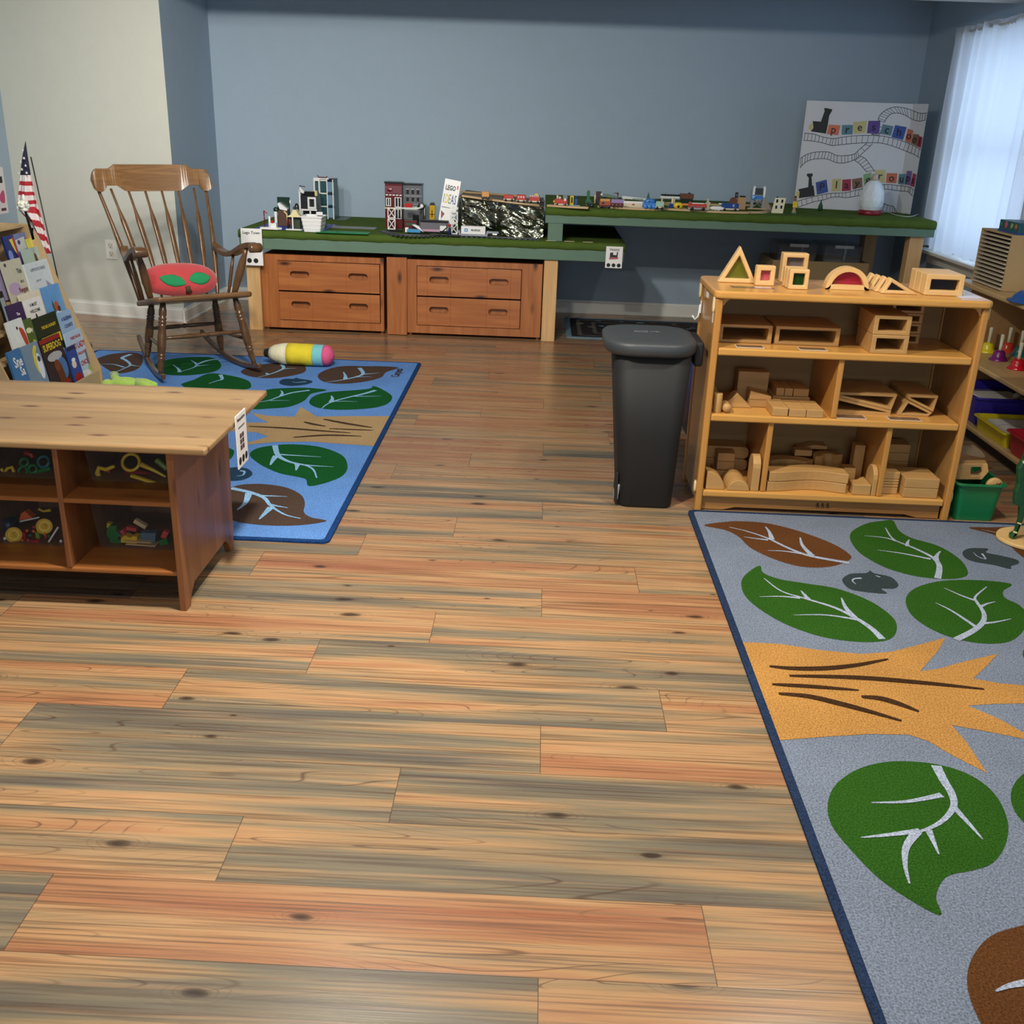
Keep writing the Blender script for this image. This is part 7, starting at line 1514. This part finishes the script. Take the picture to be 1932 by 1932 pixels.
wtrack('wooden track curve ending by the paper house', [(1414, 402.5), (1440, 402), (1452, 397), (1446, 388), (1430, 380)])
wtrack('wooden track along the wall behind the trains', [(1180, 383), (1240, 384), (1300, 386), (1360, 388), (1420, 389)])
wtrack('wooden track diagonal in the middle of the upper deck', [(1255, 386), (1275, 391), (1290, 397)])
U_ = dict(zsurf=UZ)
TR, TO, TY_ = mat('train_red', (196, 56, 44), 0.3, var=0.03), mat('train_tan', (206, 150, 84), 0.4, var=0.03), mat('train_yellow', (224, 196, 40), 0.35, var=0.03)
TB, TLB, TG, TP = mat('train_blue', (26, 68, 140), 0.3, var=0.03), mat('train_sky_blue', (60, 130, 212), 0.3, var=0.03), mat('train_green', (24, 100, 58), 0.35, var=0.03), mat('train_lilac', (150, 130, 180), 0.35, var=0.03)
CRM = mat('train_cream', (230, 216, 190), 0.4, var=0.02); MR = mat('train_maroon', (86, 28, 40), 0.35, var=0.03)
SLZ = lambda px: slope_pt(px, 371+(px-872)*0.118)+0.0135
def rcar(label, px, py, z, L_, col, extra=(), wcol=None, top=0.034, name='toy_train_car', under=CRM, wheels=4, rz=0.0, wr=0.009):
    p = pz(px, py, z); t = thing(name, label, 'toy train', (p.x, p.y, z), rz)
    P(t, 'chassis', B(-L_/2, L_/2, -0.014, 0.014, 0.008, 0.018), under, 0.002); P(t, 'body', B(-L_/2+0.002, L_/2-0.002, -0.016, 0.016, 0.018, 0.018+top), col, 0.003)
    for nm, fn, mt in extra: P(t, nm, fn, mt, 0.001)
    for k in range(wheels//2):
        x = -L_*0.3+(L_*0.6)*(k/(wheels//2-1))
        for sy in (-1, 1): P(t, 'wheel', lambda m: (m.wheel((x, sy*0.0165, wr), wr, 0.005), None)[1], wcol or pk_)
    return t
win3 = [('window', (lambda x: (lambda m: (m.ball((x, -0.0165, 0.038), 0.0055, 0.002, 0.006), None)[1]))(x), pw) for x in (-0.018, 0, 0.018)]
rcar('tan and black toy wagon alone near the top of the tunnel slope', 916, 376.5, SLZ(916), 0.056, TO, top=0.036, under=pk_)
rcar('red open toy car at the left of the red train on the slope', 960, 379.5, SLZ(960), 0.075, TR, top=0.026)
rcar('red toy coach with round windows in the middle of the red train', 983, 382, SLZ(983), 0.07, TR, win3, top=0.036)
rcar('red toy coach with a white railing and a yellow toy on its roof', 1008, 383.5, SLZ(1008), 0.082, TR, [('railing', lambda m: [m.box(-0.034+i*0.014, -0.028+i*0.014, -0.017, -0.015, 0.044, 0.058) for i in range(5)] and None, pw), ('yellow_cargo', lambda m: m.prism([(-0.005, 0.054), (0.03, 0.054), (0.022, 0.068), (0.012, 0.07), (0.004, 0.066)], -0.01, 0.01, 'XZ'), TY_)], top=0.034)
rcar('dark green toy engine at the front of the red train on the slope', 1022, 383, SLZ(1022), 0.03, pdgn, top=0.02)
rcar('red toy steam engine with white dome on the track at the deck edge', 1058, 389, UZ+0.0005, 0.095, TR, [('cab', B(0.012, 0.044, -0.016, 0.016, 0.05, 0.075), pg), ('funnel', lambda m: m.tube([(-0.026, 0, 0.05), (-0.026, 0, 0.072)], [0.006, 0.008], 8), CRM), ('steam_dome', lambda m: (m.ball((-0.008, 0, 0.056), 0.010), None)[1], CRM), ('cab_window', lambda m: (m.ball((0.028, -0.0165, 0.045), 0.008, 0.002, 0.01), None)[1], pw), ('nose', lambda m: (m.ball((-0.046, 0, 0.03), 0.010), None)[1], TY_)], top=0.03, name='toy_engine', wr=0.011)
def deck_toy(name, label, px, py, parts, cat='toy', rz=0.0, z=UZ):
    p = pz(px, py, z); t = thing(name, label, cat, (p.x, p.y, z+0.0008), rz)
    for nm, fn, mt in parts: P(t, nm, fn, mt, 0.001)
    return t
deck_toy('toy_fuel_pump', 'yellow and blue toy fuel pump on a pale blue plate', 1078, 388.5, [('plate', B(-0.022, 0.06, -0.014, 0.014, 0, 0.006), PL('pale_blue', (150, 176, 186))), ('yellow_pump', B(-0.012, 0.014, -0.01, 0.01, 0.006, 0.068), TY_), ('blue_pump', B(0.022, 0.042, -0.01, 0.01, 0.006, 0.05), TB), ('blue_pump_head', lambda m: (m.ball((0.032, 0, 0.06), 0.009), None)[1], TB), ('black_print', B(-0.004, 0.008, -0.0112, -0.0102, 0.02, 0.06), pk_)])
deck_toy('toy_cypress', 'green wooden toy tree next to the dark truck', 1109, 388, [('tree_body', lambda m: m.prism(smooth_poly([(-0.016, 0.0), (0.018, 0.0), (0.024, 0.03), (0.01, 0.05), (0.012, 0.09), (0.0, 0.105), (-0.012, 0.09), (-0.01, 0.05), (-0.02, 0.025)], 4), -0.008, 0.008, 'XZ'), TG)], cat='toy tree')
rcar('green and black toy truck in front of the green tree', 1112, 390.5, UZ+0.0005, 0.06, pdgn, top=0.012, under=pk_, wheels=4, name='toy_truck')
rcar('brown orange toy engine with smiling front on the deck', 1141, 392.5, UZ+0.0005, 0.085, mat('train_rust', (160, 78, 50), 0.4, var=0.05), [('cargo', B(-0.036, 0.034, -0.014, 0.014, 0.046, 0.062), TO), ('cab_window', B(-0.022, -0.006, -0.0175, -0.016, 0.028, 0.04), pk_)], top=0.028, name='toy_engine', under=MR)
rcar('lilac toy coach with maroon wheels right of the rust engine', 1164, 390.5, UZ+0.0135, 0.09, TP, [('maroon_skirt', B(-0.043, 0.043, -0.0175, -0.016, 0.012, 0.028), MR)], top=0.034, wcol=MR, wheels=6, under=MR, wr=0.011)
deck_toy('toy_dog_house', 'dark plum toy animal head on a tan post behind the trains', 1128, 384, [('post', B(-0.03, -0.018, -0.008, 0.008, 0, 0.06), ptan), ('plum_head', B(-0.018, 0.022, -0.014, 0.014, 0.04, 0.085), mat('train_plum', (62, 28, 40), 0.4)), ('white_muzzle', lambda m: (m.ball((0.024, -0.01, 0.065), 0.010), None)[1], pw), ('body_slab', B(-0.016, 0.03, -0.012, 0.012, 0.0, 0.04), PL('slab_dark', (60, 50, 46)))])
deck_toy('toy_canopy', 'grey green toy canopy piece behind the lilac coach', 1150, 386, [('canopy', lambda m: m.prism([(-0.06, 0.055), (0.05, 0.045), (0.06, 0.055), (0.0, 0.07), (-0.05, 0.075)], -0.015, 0.015, 'XZ'), PL('sage', (110, 130, 116))), ('canopy_leg', B(-0.04, -0.03, -0.012, 0.012, 0, 0.06), pk_), ('canopy_leg', B(0.03, 0.04, -0.012, 0.012, 0, 0.05), pk_)])
deck_toy('toy_signal', 'small dark red toy signal flag standing behind the trains', 1163, 384, [('signal_post', lambda m: m.tube([(0.005, 0, 0), (0.005, 0, 0.075)], 0.003, 6), MR), ('signal_flag', lambda m: m.prism([(-0.035, 0.072), (0.012, 0.078), (0.012, 0.055), (0.004, 0.055), (0.0, 0.068)], -0.003, 0.003, 'XZ'), MR)])
deck_toy('toy_bridge', 'long white toy bridge with red marks between the lilac coach and the blue engine', 1192, 391.5, [('bridge_deck', B(-0.095, 0.085, -0.018, 0.018, 0.0, 0.026), CRM), ('bridge_rail', B(-0.095, 0.085, 0.01, 0.014, 0.026, 0.042), pw), ('red_mark', B(0.0, 0.016, -0.0192, -0.018, 0.016, 0.026), TR)])
deck_toy('toy_ramp', 'white toy road ramp at the back of the upper deck', 1200, 383.5, [('ramp', lambda m: m.prism([(-0.11, 0.03), (0.13, 0.02), (0.13, 0.034), (-0.11, 0.05)], -0.02, 0.02, 'XZ'), pw), ('ramp_leg', B(-0.10, -0.09, -0.018, 0.018, 0, 0.032), ptan), ('ramp_leg', B(0.11, 0.12, -0.018, 0.018, 0, 0.022), ptan), ('grey_stripe', B(-0.03, 0.05, -0.0212, -0.02, 0.028, 0.034), PL('sage', (110, 130, 116)))])
rcar('bright blue six-wheeled toy engine on the front track', 1225, 393.5, UZ+0.0135, 0.10, TLB, [('boiler', lambda m: (m.ball((0.0, 0, 0.048), 0.04, 0.016, 0.018), None)[1], TLB), ('dark_cab', B(0.034, 0.048, -0.015, 0.015, 0.03, 0.066), pdb), ('black_window', B(-0.012, 0.004, -0.0175, -0.016, 0.044, 0.05), pk_)], top=0.022, name='toy_engine', wcol=TLB, wheels=6, under=TB, wr=0.013)
rcar('mint green toy wagon behind the blue engine', 1244, 394.5, UZ+0.0135, 0.06, PL('mint', (160, 200, 180)), top=0.034, under=CRM, wcol=pk_)
deck_toy('toy_pine', 'small green toy pine tree behind the blue engine', 1222, 386, [('pine', lambda m: m.lathe([(0.018, 0.012), (0.012, 0.045), (0.002, 0.085)], seg=12), TG), ('pine_trunk', lambda m: m.tube([(0, 0, 0), (0, 0, 0.014)], 0.005, 6), TO)], cat='toy tree')
deck_toy('toy_airplane', 'white toy airplane on small wheels at the front edge of the upper deck', 1353, 401, [('fuselage', lambda m: (m.ball((0, 0, 0.028), 0.058, 0.018, 0.015, e=0.8), None)[1], pw), ('tail', B(0.05, 0.078, -0.008, 0.008, 0.022, 0.036), pw), ('strut', lambda m: m.tube([(-0.03, -0.01, 0.02), (-0.01, -0.016, 0.006)], 0.003, 6), pw), ('strut', lambda m: m.tube([(0.02, -0.01, 0.02), (0.0, -0.016, 0.006)], 0.003, 6), pw), ('wheel', lambda m: (m.wheel((-0.028, -0.018, 0.009), 0.009, 0.006), None)[1], pk_), ('wheel', lambda m: (m.wheel((0.018, -0.018, 0.009), 0.009, 0.006), None)[1], pk_), ('wheel', lambda m: (m.wheel((-0.005, 0.018, 0.009), 0.009, 0.006), None)[1], pdb)], cat='toy airplane')
deck_toy('toy_helicopter', 'yellow and orange toy helicopter near the front edge', 1284, 397, [('cabin', lambda m: (m.ball((-0.02, 0, 0.032), 0.034, 0.016, 0.022, e=0.85), None)[1], TY_), ('tail_boom', B(0.01, 0.06, -0.006, 0.006, 0.034, 0.048), mat('train_orange', (222, 140, 60), 0.35)), ('tail_rotor', lambda m: (m.wheel((0.064, 0, 0.05), 0.012, 0.004), None)[1], TR), ('landing_skid', B(-0.035, 0.015, -0.016, 0.016, 0.0, 0.010), pk_), ('window_spot', lambda m: (m.ball((-0.02, -0.0165, 0.026), 0.01, 0.002, 0.009), None)[1], pk_)], cat='toy helicopter')
rcar('red toy fire engine with white ladder on the front track', 1315, 397, UZ+0.0135, 0.13, TR, [('ladder', B(-0.04, 0.045, -0.008, 0.008, 0.044, 0.05), pw), ('grey_stripe', B(-0.05, 0.055, -0.0175, -0.016, 0.024, 0.03), pg)], top=0.026, name='toy_fire_engine', under=PL('pale_grey', (170, 176, 180)), wr=0.012)
deck_toy('toy_station', 'brown roofed toy station behind the helicopter', 1294, 387, [('station_wall', B(-0.045, 0.045, -0.02, 0.02, 0.0, 0.045), pdgn), ('station_roof', B(-0.05, 0.05, -0.025, 0.025, 0.045, 0.082), mat('station_brown', (104, 58, 36), 0.5)), ('chimney', B(0.01, 0.026, -0.01, 0.01, 0.082, 0.09), pk_)], cat='toy building')
deck_toy('toy_coal_bridge', 'white toy bridge carrying black coal pieces left of the brown station', 1262, 386.5, [('bridge_top', B(-0.07, 0.075, -0.018, 0.018, 0.048, 0.062), pw), ('bridge_leg', B(-0.062, -0.05, -0.014, 0.014, 0, 0.048), ptan), ('bridge_leg', B(0.03, 0.042, -0.014, 0.014, 0, 0.048), ptan), ('coal_heap', lambda m: [m.ball((-0.055+i*0.02, 0, 0.068), 0.013, 0.012, 0.009, 8, 6) for i in range(7)] and None, pk_)])
deck_toy('toy_plough', 'blue toy plough wagon behind the helicopter', 1268, 392, [('plough', lambda m: m.prism([(-0.03, 0.0), (0.04, 0.0), (0.03, 0.024), (-0.02, 0.03)], -0.012, 0.012, 'XZ'), TB), ('cream_figure', lambda m: m.tube([(0.0, 0, 0.026), (0, 0, 0.07)], [0.010, 0.009], 8), CRM)])
deck_toy('toy_figure', 'cream coloured wooden toy figure right of the fire engine', 1334, 396, [('figure_body', lambda m: m.prism(smooth_poly([(-0.016, 0.0), (0.016, 0.0), (0.014, 0.03), (0.02, 0.05), (0.008, 0.056), (0.006, 0.076), (-0.006, 0.076), (-0.008, 0.056), (-0.02, 0.04)], 3), -0.007, 0.007, 'XZ'), mat('figure_cream', (196, 190, 160), 0.5))], cat='toy figure')
rcar('dark blue toy dump wagon behind the airplane', 1376, 398, UZ+0.0135, 0.125, TB, [('white_arm', lambda m: m.prism([(-0.08, 0.045), (-0.02, 0.038), (-0.02, 0.046), (-0.08, 0.052)], -0.015, -0.01, 'XZ'), pw), ('white_mark', lambda m: m.ring([(0.018, 0.03), (0.032, 0.03), (0.032, 0.044), (0.018, 0.044)], [(0.022, 0.033), (0.032, 0.033), (0.032, 0.041), (0.022, 0.041)], -0.0175, -0.016), pw)], top=0.034)
deck_toy('toy_tunnel_block', 'tan wooden toy tower with arched opening and clock', 1392, 395, [('tower', B(-0.01, 0.05, -0.018, 0.018, 0.0, 0.086), mat('tower_tan', (186, 150, 110), 0.5)), ('arch', lambda m: m.prism([(-0.065, 0.0)]+[(-0.01, 0.0)]+[(-0.0375+0.0275*math.cos(a), 0.055+0.0275*math.sin(a)) for a in [k*PI/10 for k in range(11)]], 0.0, 0.018, 'XZ'), mat('arch_brown', (110, 66, 46), 0.5)), ('clock_panel', B(-0.03, -0.008, -0.004, 0.004, 0.08, 0.118), pk_), ('clock_frame', B(-0.022, -0.014, -0.006, -0.004, 0.09, 0.108), pg), ('black_gear', B(0.005, 0.045, -0.012, 0.012, 0.086, 0.096), pk_)], cat='toy building')
t = deck_toy('toy_crane_bridge', 'grey and white toy lift bridge with a blue P sign', 1428, 395, [('left_pillar', B(-0.052, -0.034, -0.018, 0.018, 0.0, 0.135), PL('lift_grey', (150, 154, 158))), ('right_pillar', B(0.03, 0.048, -0.018, 0.018, 0.0, 0.135), PL('lift_grey', (150, 154, 158))), ('left_arm', lambda m: m.tube([(-0.04, -0.02, 0.085), (-0.038, -0.02, 0.145), (-0.034, -0.01, 0.155)], 0.009, 8), pw), ('right_arm', lambda m: m.tube([(0.036, -0.02, 0.085), (0.036, -0.02, 0.145), (0.034, -0.01, 0.155)], 0.009, 8), pw), ('cross_brace', lambda m: (m.cbox(0, 0, 0.04, 0.085, 0.006, 0.006, 0, 0, 0.7), m.cbox(0, 0, 0.04, 0.085, 0.006, 0.006, 0, 0, -0.7)) and None, pg), ('dark_drum', B(-0.03, 0.026, -0.012, 0.012, 0.10, 0.145), pdg), ('blue_car', B(-0.02, 0.03, -0.022, -0.006, 0.07, 0.092), TLB), ('bridge_base', B(-0.07, 0.06, -0.022, 0.022, 0, 0.008), M_tr), ('ramp', lambda m: m.prism([(0.048, 0.0), (0.10, 0.0), (0.06, 0.075), (0.048, 0.085)], -0.016, 0.016, 'XZ'), mat('ramp_grey_tan', (150, 138, 120), 0.5))], cat='toy bridge', z=UZ+0.0135)
P(t, 'parking_sign', lambda m: (m.wheel((-0.04, -0.030, 0.083), 0.017, 0.004), None)[1], TLB); P(t, 'sign_lettering', lambda m: m.text('P', 0.026, Matrix.Translation((-0.04, -0.0330, 0.083)) @ Matrix.Rotation(PI/2, 4, 'X'), bold=0.0008), pw)
deck_toy('toy_paper_house', 'cream toy house front with four dark windows', 1467, 402.5, [('house_front', lambda m: m.prism([(-0.046, 0.0), (0.036, 0.0), (0.046, 0.105), (-0.03, 0.105)], -0.005, 0.005, 'XZ'), mat('house_cream', (232, 226, 196), 0.5, var=0.02))]+[('house_window', B(x-0.007, x+0.007, -0.0062, -0.005, z, z+0.022), pk_ if z > 0.05 else pdb) for x, z in ((-0.014, 0.072), (0.022, 0.072), (-0.016, 0.03), (0.02, 0.032))]+[('chimney', B(-0.022, -0.008, -0.003, 0.003, 0.105, 0.112), pk_)], cat='toy building')
deck_toy('toy_sign_figure', 'small toy figure holding a yellow sign beside the display board', 1497, 404, [('figure_skirt', lambda m: m.lathe([(0.018, 0.006), (0.006, 0.045)], seg=12), mat('figure_tan', (170, 150, 110), 0.6)), ('green_foot', lambda m: m.lathe([(0.020, 0.0), (0.018, 0.012)], seg=12), TG), ('yellow_sign', B(-0.015, 0.015, -0.012, -0.006, 0.045, 0.085), TY_), ('figure_head', lambda m: (m.ball((0, 0, 0.10), 0.010, 0.010, 0.014), None)[1], mat('figure_skin', (150, 100, 70), 0.6)), ('red_cap', lambda m: (m.ball((0, 0, 0.116), 0.009, 0.009, 0.008), None)[1], MR)], cat='toy figure')
deck_toy('toy_leaf_tree', 'tiny dark green toy tree in front of the display board', 1547, 398, [('tree_body', lambda m: m.lathe([(0.012, 0.0), (0.018, 0.012), (0.016, 0.035), (0.008, 0.055), (0.002, 0.08)], seg=12), mat('tiny_tree_green', (18, 70, 38), 0.5))], cat='toy tree')

# ================================================================== DISPLAY BOARD (trifold)
bdA = pz(1498, 391, UZ); 
def board_pt(px, py): return pz(px, py, UZ)
b0, b1, b2, b3 = pz(1499, 392.5, UZ), pz(1566, 396.5, UZ), pz(1691, 404.5, UZ), pz(1718, 409, UZ)
b0 = Vector((b0.x, 8.17, 0)); b1 = Vector((py_(1566, 397, 8.12).x, 8.12, 0)); b2 = Vector((py_(1689, 405, 8.06).x, 8.06, 0)); b3 = Vector((py_(1716, 408, 7.93).x, 7.93, 0))
Bz0, Bz1 = UZ+0.0008, None
ztl = py_(1525, 191, b0.y).z; ztr = py_(1761, 195, b3.y).z; Bz1 = (ztl+ztr)/2
bd = thing('display_board', 'white trifold display board with drawn railway tracks and coloured letter squares', 'board', (2.4, 8.1, UZ))
M_bd = mat('board_white', (206, 208, 212), 0.6, var=0.02)
panels = [(b0, b1), (b1, b2), (b2, b3)]
for a, b in panels:
    n_ = Vector((b.y-a.y, -(b.x-a.x), 0)).normalized(); n_ = n_ if n_.y < 0 else -n_
    k = n_*-0.004; m = MB(); m.add([(a.x, a.y, Bz0), (b.x, b.y, Bz0), (b.x+k.x, b.y+k.y, Bz0), (a.x+k.x, a.y+k.y, Bz0), (a.x, a.y, Bz1), (b.x, b.y, Bz1), (b.x+k.x, b.y+k.y, Bz1), (a.x+k.x, a.y+k.y, Bz1)], [(0,3,2,1),(4,5,6,7),(0,1,5,4),(1,2,6,5),(2,3,7,6),(3,0,4,7)]); m.build('panel', M_bd, bd)
def on_board(cx, cy, off=0.001, wr_=None):
    px, py = 1480+cx/6.0375, 170+cy/6.0375; d = _ray(px, py)
    best = None
    for i, (a, b) in enumerate(panels):
        e = b-a; den = d.x*e.y-d.y*e.x
        t_ = (a.x*e.y-a.y*e.x)/den; s_ = ((d.x*t_-a.x)*e.x+(d.y*t_-a.y)*e.y)/e.length_squared
        if -0.001 <= s_ <= 1.001 or (i == 0 and s_ < 0) or (i == 2 and s_ > 1):
            s_ = min(max(s_, 0), 1)
            n_ = Vector((e.y, -e.x, 0)).normalized(); n_ = n_ if n_.y < 0 else -n_
            z = CH+d.z*t_; q = a+e*s_+n_*off; return Vector((q.x, q.y, min(max(z, Bz0+0.002), Bz1-0.001)))
    return Vector((b1.x, b1.y-off, CH))
M_ink = mat('marker_black', (26, 28, 34), 0.6, var=0)
def stroke(m, pts, w_=3.2, smooth=True):
    P_ = smooth_poly(pts, 6, False) if smooth else pts; n = len(P_); vs = []; sc = 0.0
    for i, p in enumerate(P_):
        a = Vector(P_[max(i-1, 0)]); b = Vector(P_[min(i+1, n-1)]); d = (b-a).normalized(); s_ = Vector((-d.y, d.x))*w_/2
        vs += [on_board(p[0]+s_.x, p[1]+s_.y), on_board(p[0]-s_.x, p[1]-s_.y)]
    m.add(vs, [(2*i, 2*i+1, 2*i+3, 2*i+2) for i in range(n-1)])
def rail(nm, up, lo, nties):
    m = MB(); stroke(m, up, 6.5); stroke(m, lo, 6.5); U = smooth_poly(up, 8, False); L_ = smooth_poly(lo, 8, False)
    for k in range(nties):
        u = (k+0.5)/nties; a = U[int(u*(len(U)-1))]; b = L_[int(u*(len(L_)-1))]; stroke(m, [a, b], 5, False)
    m.build(nm, M_ink, bd)
rail('drawn_track', [(228,492),(330,500),(440,535),(560,552),(640,540),(780,522),(960,516),(1120,525),(1260,555),(1400,600),(1500,645),(1590,705)], [(215,572),(320,580),(430,600),(540,630),(640,622),(780,608),(940,600),(1100,604),(1240,640),(1370,690),(1480,735),(1565,790)], 30)
rail('drawn_track', [(1065,345),(1085,290),(1150,230),(1250,193),(1350,200),(1440,225),(1540,262),(1610,262),(1680,256)], [(1140,370),(1165,320),(1220,270),(1300,262),(1380,290),(1440,325),(1530,355),(1600,342),(1655,330)], 20)
rail('drawn_track', [(180,780),(240,740),(330,710),(440,702),(520,710),(600,745),(700,745),(790,730),(840,690),(935,605)], [(178,888),(230,830),(310,792),(420,780),(500,790),(600,828),(700,826),(790,795),(860,745),(1005,610)], 22)
rail('drawn_track', [(865,752),(920,780),(975,850),(1030,930)], [(790,795),(850,835),(900,890),(940,935)], 6)
rail('drawn_track', [(130,1270),(220,1245),(340,1212),(440,1190),(540,1176),(620,1172),(700,1168),(800,1145),(880,1125),(935,1105)], [(135,1340),(230,1308),(350,1268),(450,1250),(540,1222),(620,1216),(700,1226),(790,1212),(860,1200),(905,1190)], 17)
rail('drawn_track', [(1075,1080),(1180,1075),(1300,1088),(1410,1100),(1450,1115),(1490,1160)], [(1090,1130),(1180,1130),(1300,1148),(1400,1155),(1430,1180),(1480,1225)], 12)
rail('drawn_track', [(1130,1290),(1190,1315),(1240,1325),(1280,1390)], [(1100,1370),(1180,1395),(1240,1405),(1275,1420)], 6)
rail('drawn_track', [(985,505),(1010,495),(1090,410)], [(1070,520),(1095,480),(1125,400)], 4)
def engine_shape(pts, lamp):
    m = MB(); m.add([on_board(x, y, 0.002) for x, y in pts], [list(range(len(pts)))]); m.build('black_engine_cutout', mat('card_black', (24, 25, 30), 0.6, var=0), bd)
    m = MB(); m.add([on_board(x, y, 0.0022) for x, y in lamp], [list(range(len(lamp)))]); m.build('yellow_headlamp', mat('card_yellow', (206, 190, 110), 0.6, var=0), bd)
engine_shape([(322,352),(415,360),(458,240),(452,210),(465,203),(545,218),(540,240),(510,290),(495,390),(472,496),(300,470),(330,430)], [(318,365),(285,400),(275,440),(305,460),(318,420)])
engine_shape([(155,1130),(270,1105),(278,1000),(252,968),(262,950),(320,950),(324,970),(308,990),(315,1085),(332,1090),(345,1205),(165,1232),(172,1160)], [(150,1150),(130,1170),(135,1205),(165,1225),(165,1160)])
CC = dict(o=(214, 118, 92), t=(92, 132, 144), y=(194, 186, 128), p=(92, 70, 140), b=(60, 84, 156), w=(130, 98, 76), r=(158, 50, 76), g=(132, 172, 128), v=(116, 96, 150), q=(196, 110, 82))
def letter_sq(pts, c, ch, sz=62):
    m = MB(); m.add([on_board(x, y, 0.0025) for x, y in pts], [(0, 1, 2, 3)]); m.build('letter_square', mat('sq_%s' % c, CC[c], 0.7, var=0.04), bd)
    cs = [on_board(x, y, 0.0025) for x, y in pts]; q = sum(cs, Vector())/4; e = ((cs[1]-cs[0])+(cs[2]-cs[3])); e.z = 0
    ang = math.atan2(e.y, e.x); q += Vector((math.sin(ang), -math.cos(ang), 0))*0.004
    m = MB(); m.text(ch, 0.078, Matrix.Translation(q) @ Matrix.Rotation(ang, 4, 'Z') @ Matrix.Rotation(PI/2, 4, 'X'), bold=0.0004); m.build('letter_lettering', M_ink, bd)
for pts, c, ch in (([(505,392),(638,402),(612,515),(482,500)], 'o', 'p'), ([(655,398),(780,396),(775,505),(652,510)], 't', 'r'), ([(785,365),(940,348),(920,490),(790,498)], 'y', 'e'), ([(958,350),(1093,350),(1078,497),(938,492)], 'p', 's'),
                   ([(1118,388),(1242,412),(1212,520),(1090,498)], 't', 'c'), ([(1262,398),(1392,422),(1350,568),(1218,535)], 'b', 'h'), ([(1405,440),(1470,460),(1440,602),(1372,580)], 'q', 'o'), ([(1470,500),(1535,505),(1512,640),(1445,605)], 'w', 'o'), ([(1535,520),(1610,540),(1580,662),(1512,640)], 'r', 'l'),
                   ([(355,1052),(480,1018),(498,1160),(370,1192)], 'b', 'P'), ([(545,1015),(648,1008),(635,1150),(535,1155)], 'y', 'l'), ([(660,1020),(758,1012),(755,1145),(652,1152)], 'r', 'a'), ([(768,1015),(884,995),(888,1105),(775,1132)], 'w', 'y'), ([(898,962),(990,935),(1000,1080),(910,1105)], 'g', 'g'),
                   ([(1035,910),(1150,906),(1140,1058),(1030,1050)], 'y', 'r'), ([(1165,945),(1285,948),(1275,1062),(1155,1055)], 'q', 'o'), ([(1305,955),(1385,955),(1378,1075),(1292,1068)], 't', 'u'), ([(1398,920),(1458,922),(1435,1085),(1372,1075)], 'v', 'p'), ([(1468,945),(1522,962),(1485,1108),(1435,1090)], 'r', 's')):
    letter_sq(pts, c, ch)

# diffuser lamp
p = pz(1640, 405, UZ); dl = thing('egg_lamp', 'white faceted egg-shaped lamp with a red base in front of the display board', 'lamp', (p.x, p.y, UZ+0.0008))
m = MB(); m.lathe([(0.08, 0), (0.082, 0.004), (0.082, 0.028), (0.074, 0.034)], seg=32); m.build('red_base', mat('lamp_red', (130, 14, 32), 0.35, var=0.02), dl, world=False)
M_dl = mat('frosted_white_glass', (226, 236, 240), 0.25, var=0.03, vscale=20, coat=0.3)
m = MB(); prof = [(0.070, 0.034), (0.082, 0.06), (0.088, 0.10), (0.084, 0.145), (0.072, 0.185), (0.055, 0.215), (0.038, 0.232), (0.03, 0.236)]
sg = 18; vs = []; fs = []
for i, (r, z) in enumerate(prof):
    for k in range(sg): a = 2*PI*(k+0.5*(i % 2))/sg; rr_ = r*(1.0 if (i+k) % 2 else 0.965); vs.append((rr_*math.cos(a), rr_*math.sin(a), z))
for i in range(len(prof)-1):
    for k in range(sg):
        k2 = (k+1) % sg; a, b, c, d = i*sg+k, i*sg+k2, (i+1)*sg+k2, (i+1)*sg+k
        fs += [(a, b, d), (b, c, d)] if i % 2 == 0 else [(a, b, c), (a, c, d)]
fs.append([(len(prof)-1)*sg+k for k in range(sg)]); m.add(vs, fs); m.build('glass_shade', M_dl, dl, world=False)
m = MB(); m.lathe([(0.03, 0.236), (0.022, 0.262), (0.021, 0.28), (0.001, 0.28)], seg=20); m.build('spout', mat('lamp_champagne', (188, 172, 160), 0.4), dl, world=False)
c_ = [pz(1652, 404, UZ+0.004), pz(1672, 400, UZ+0.004), pz(1690, 405.5, UZ+0.004), pz(1708, 408.5, UZ+0.004), pz(1722, 408, UZ+0.004), pz(1732, 404, UZ+0.004)]
m = MB(); m.tube(smooth_poly([tuple(q) for q in c_], 5, False), 0.003, 6); m.build('power_cord', mat('cord_white', (206, 210, 206), 0.5, var=0), dl)
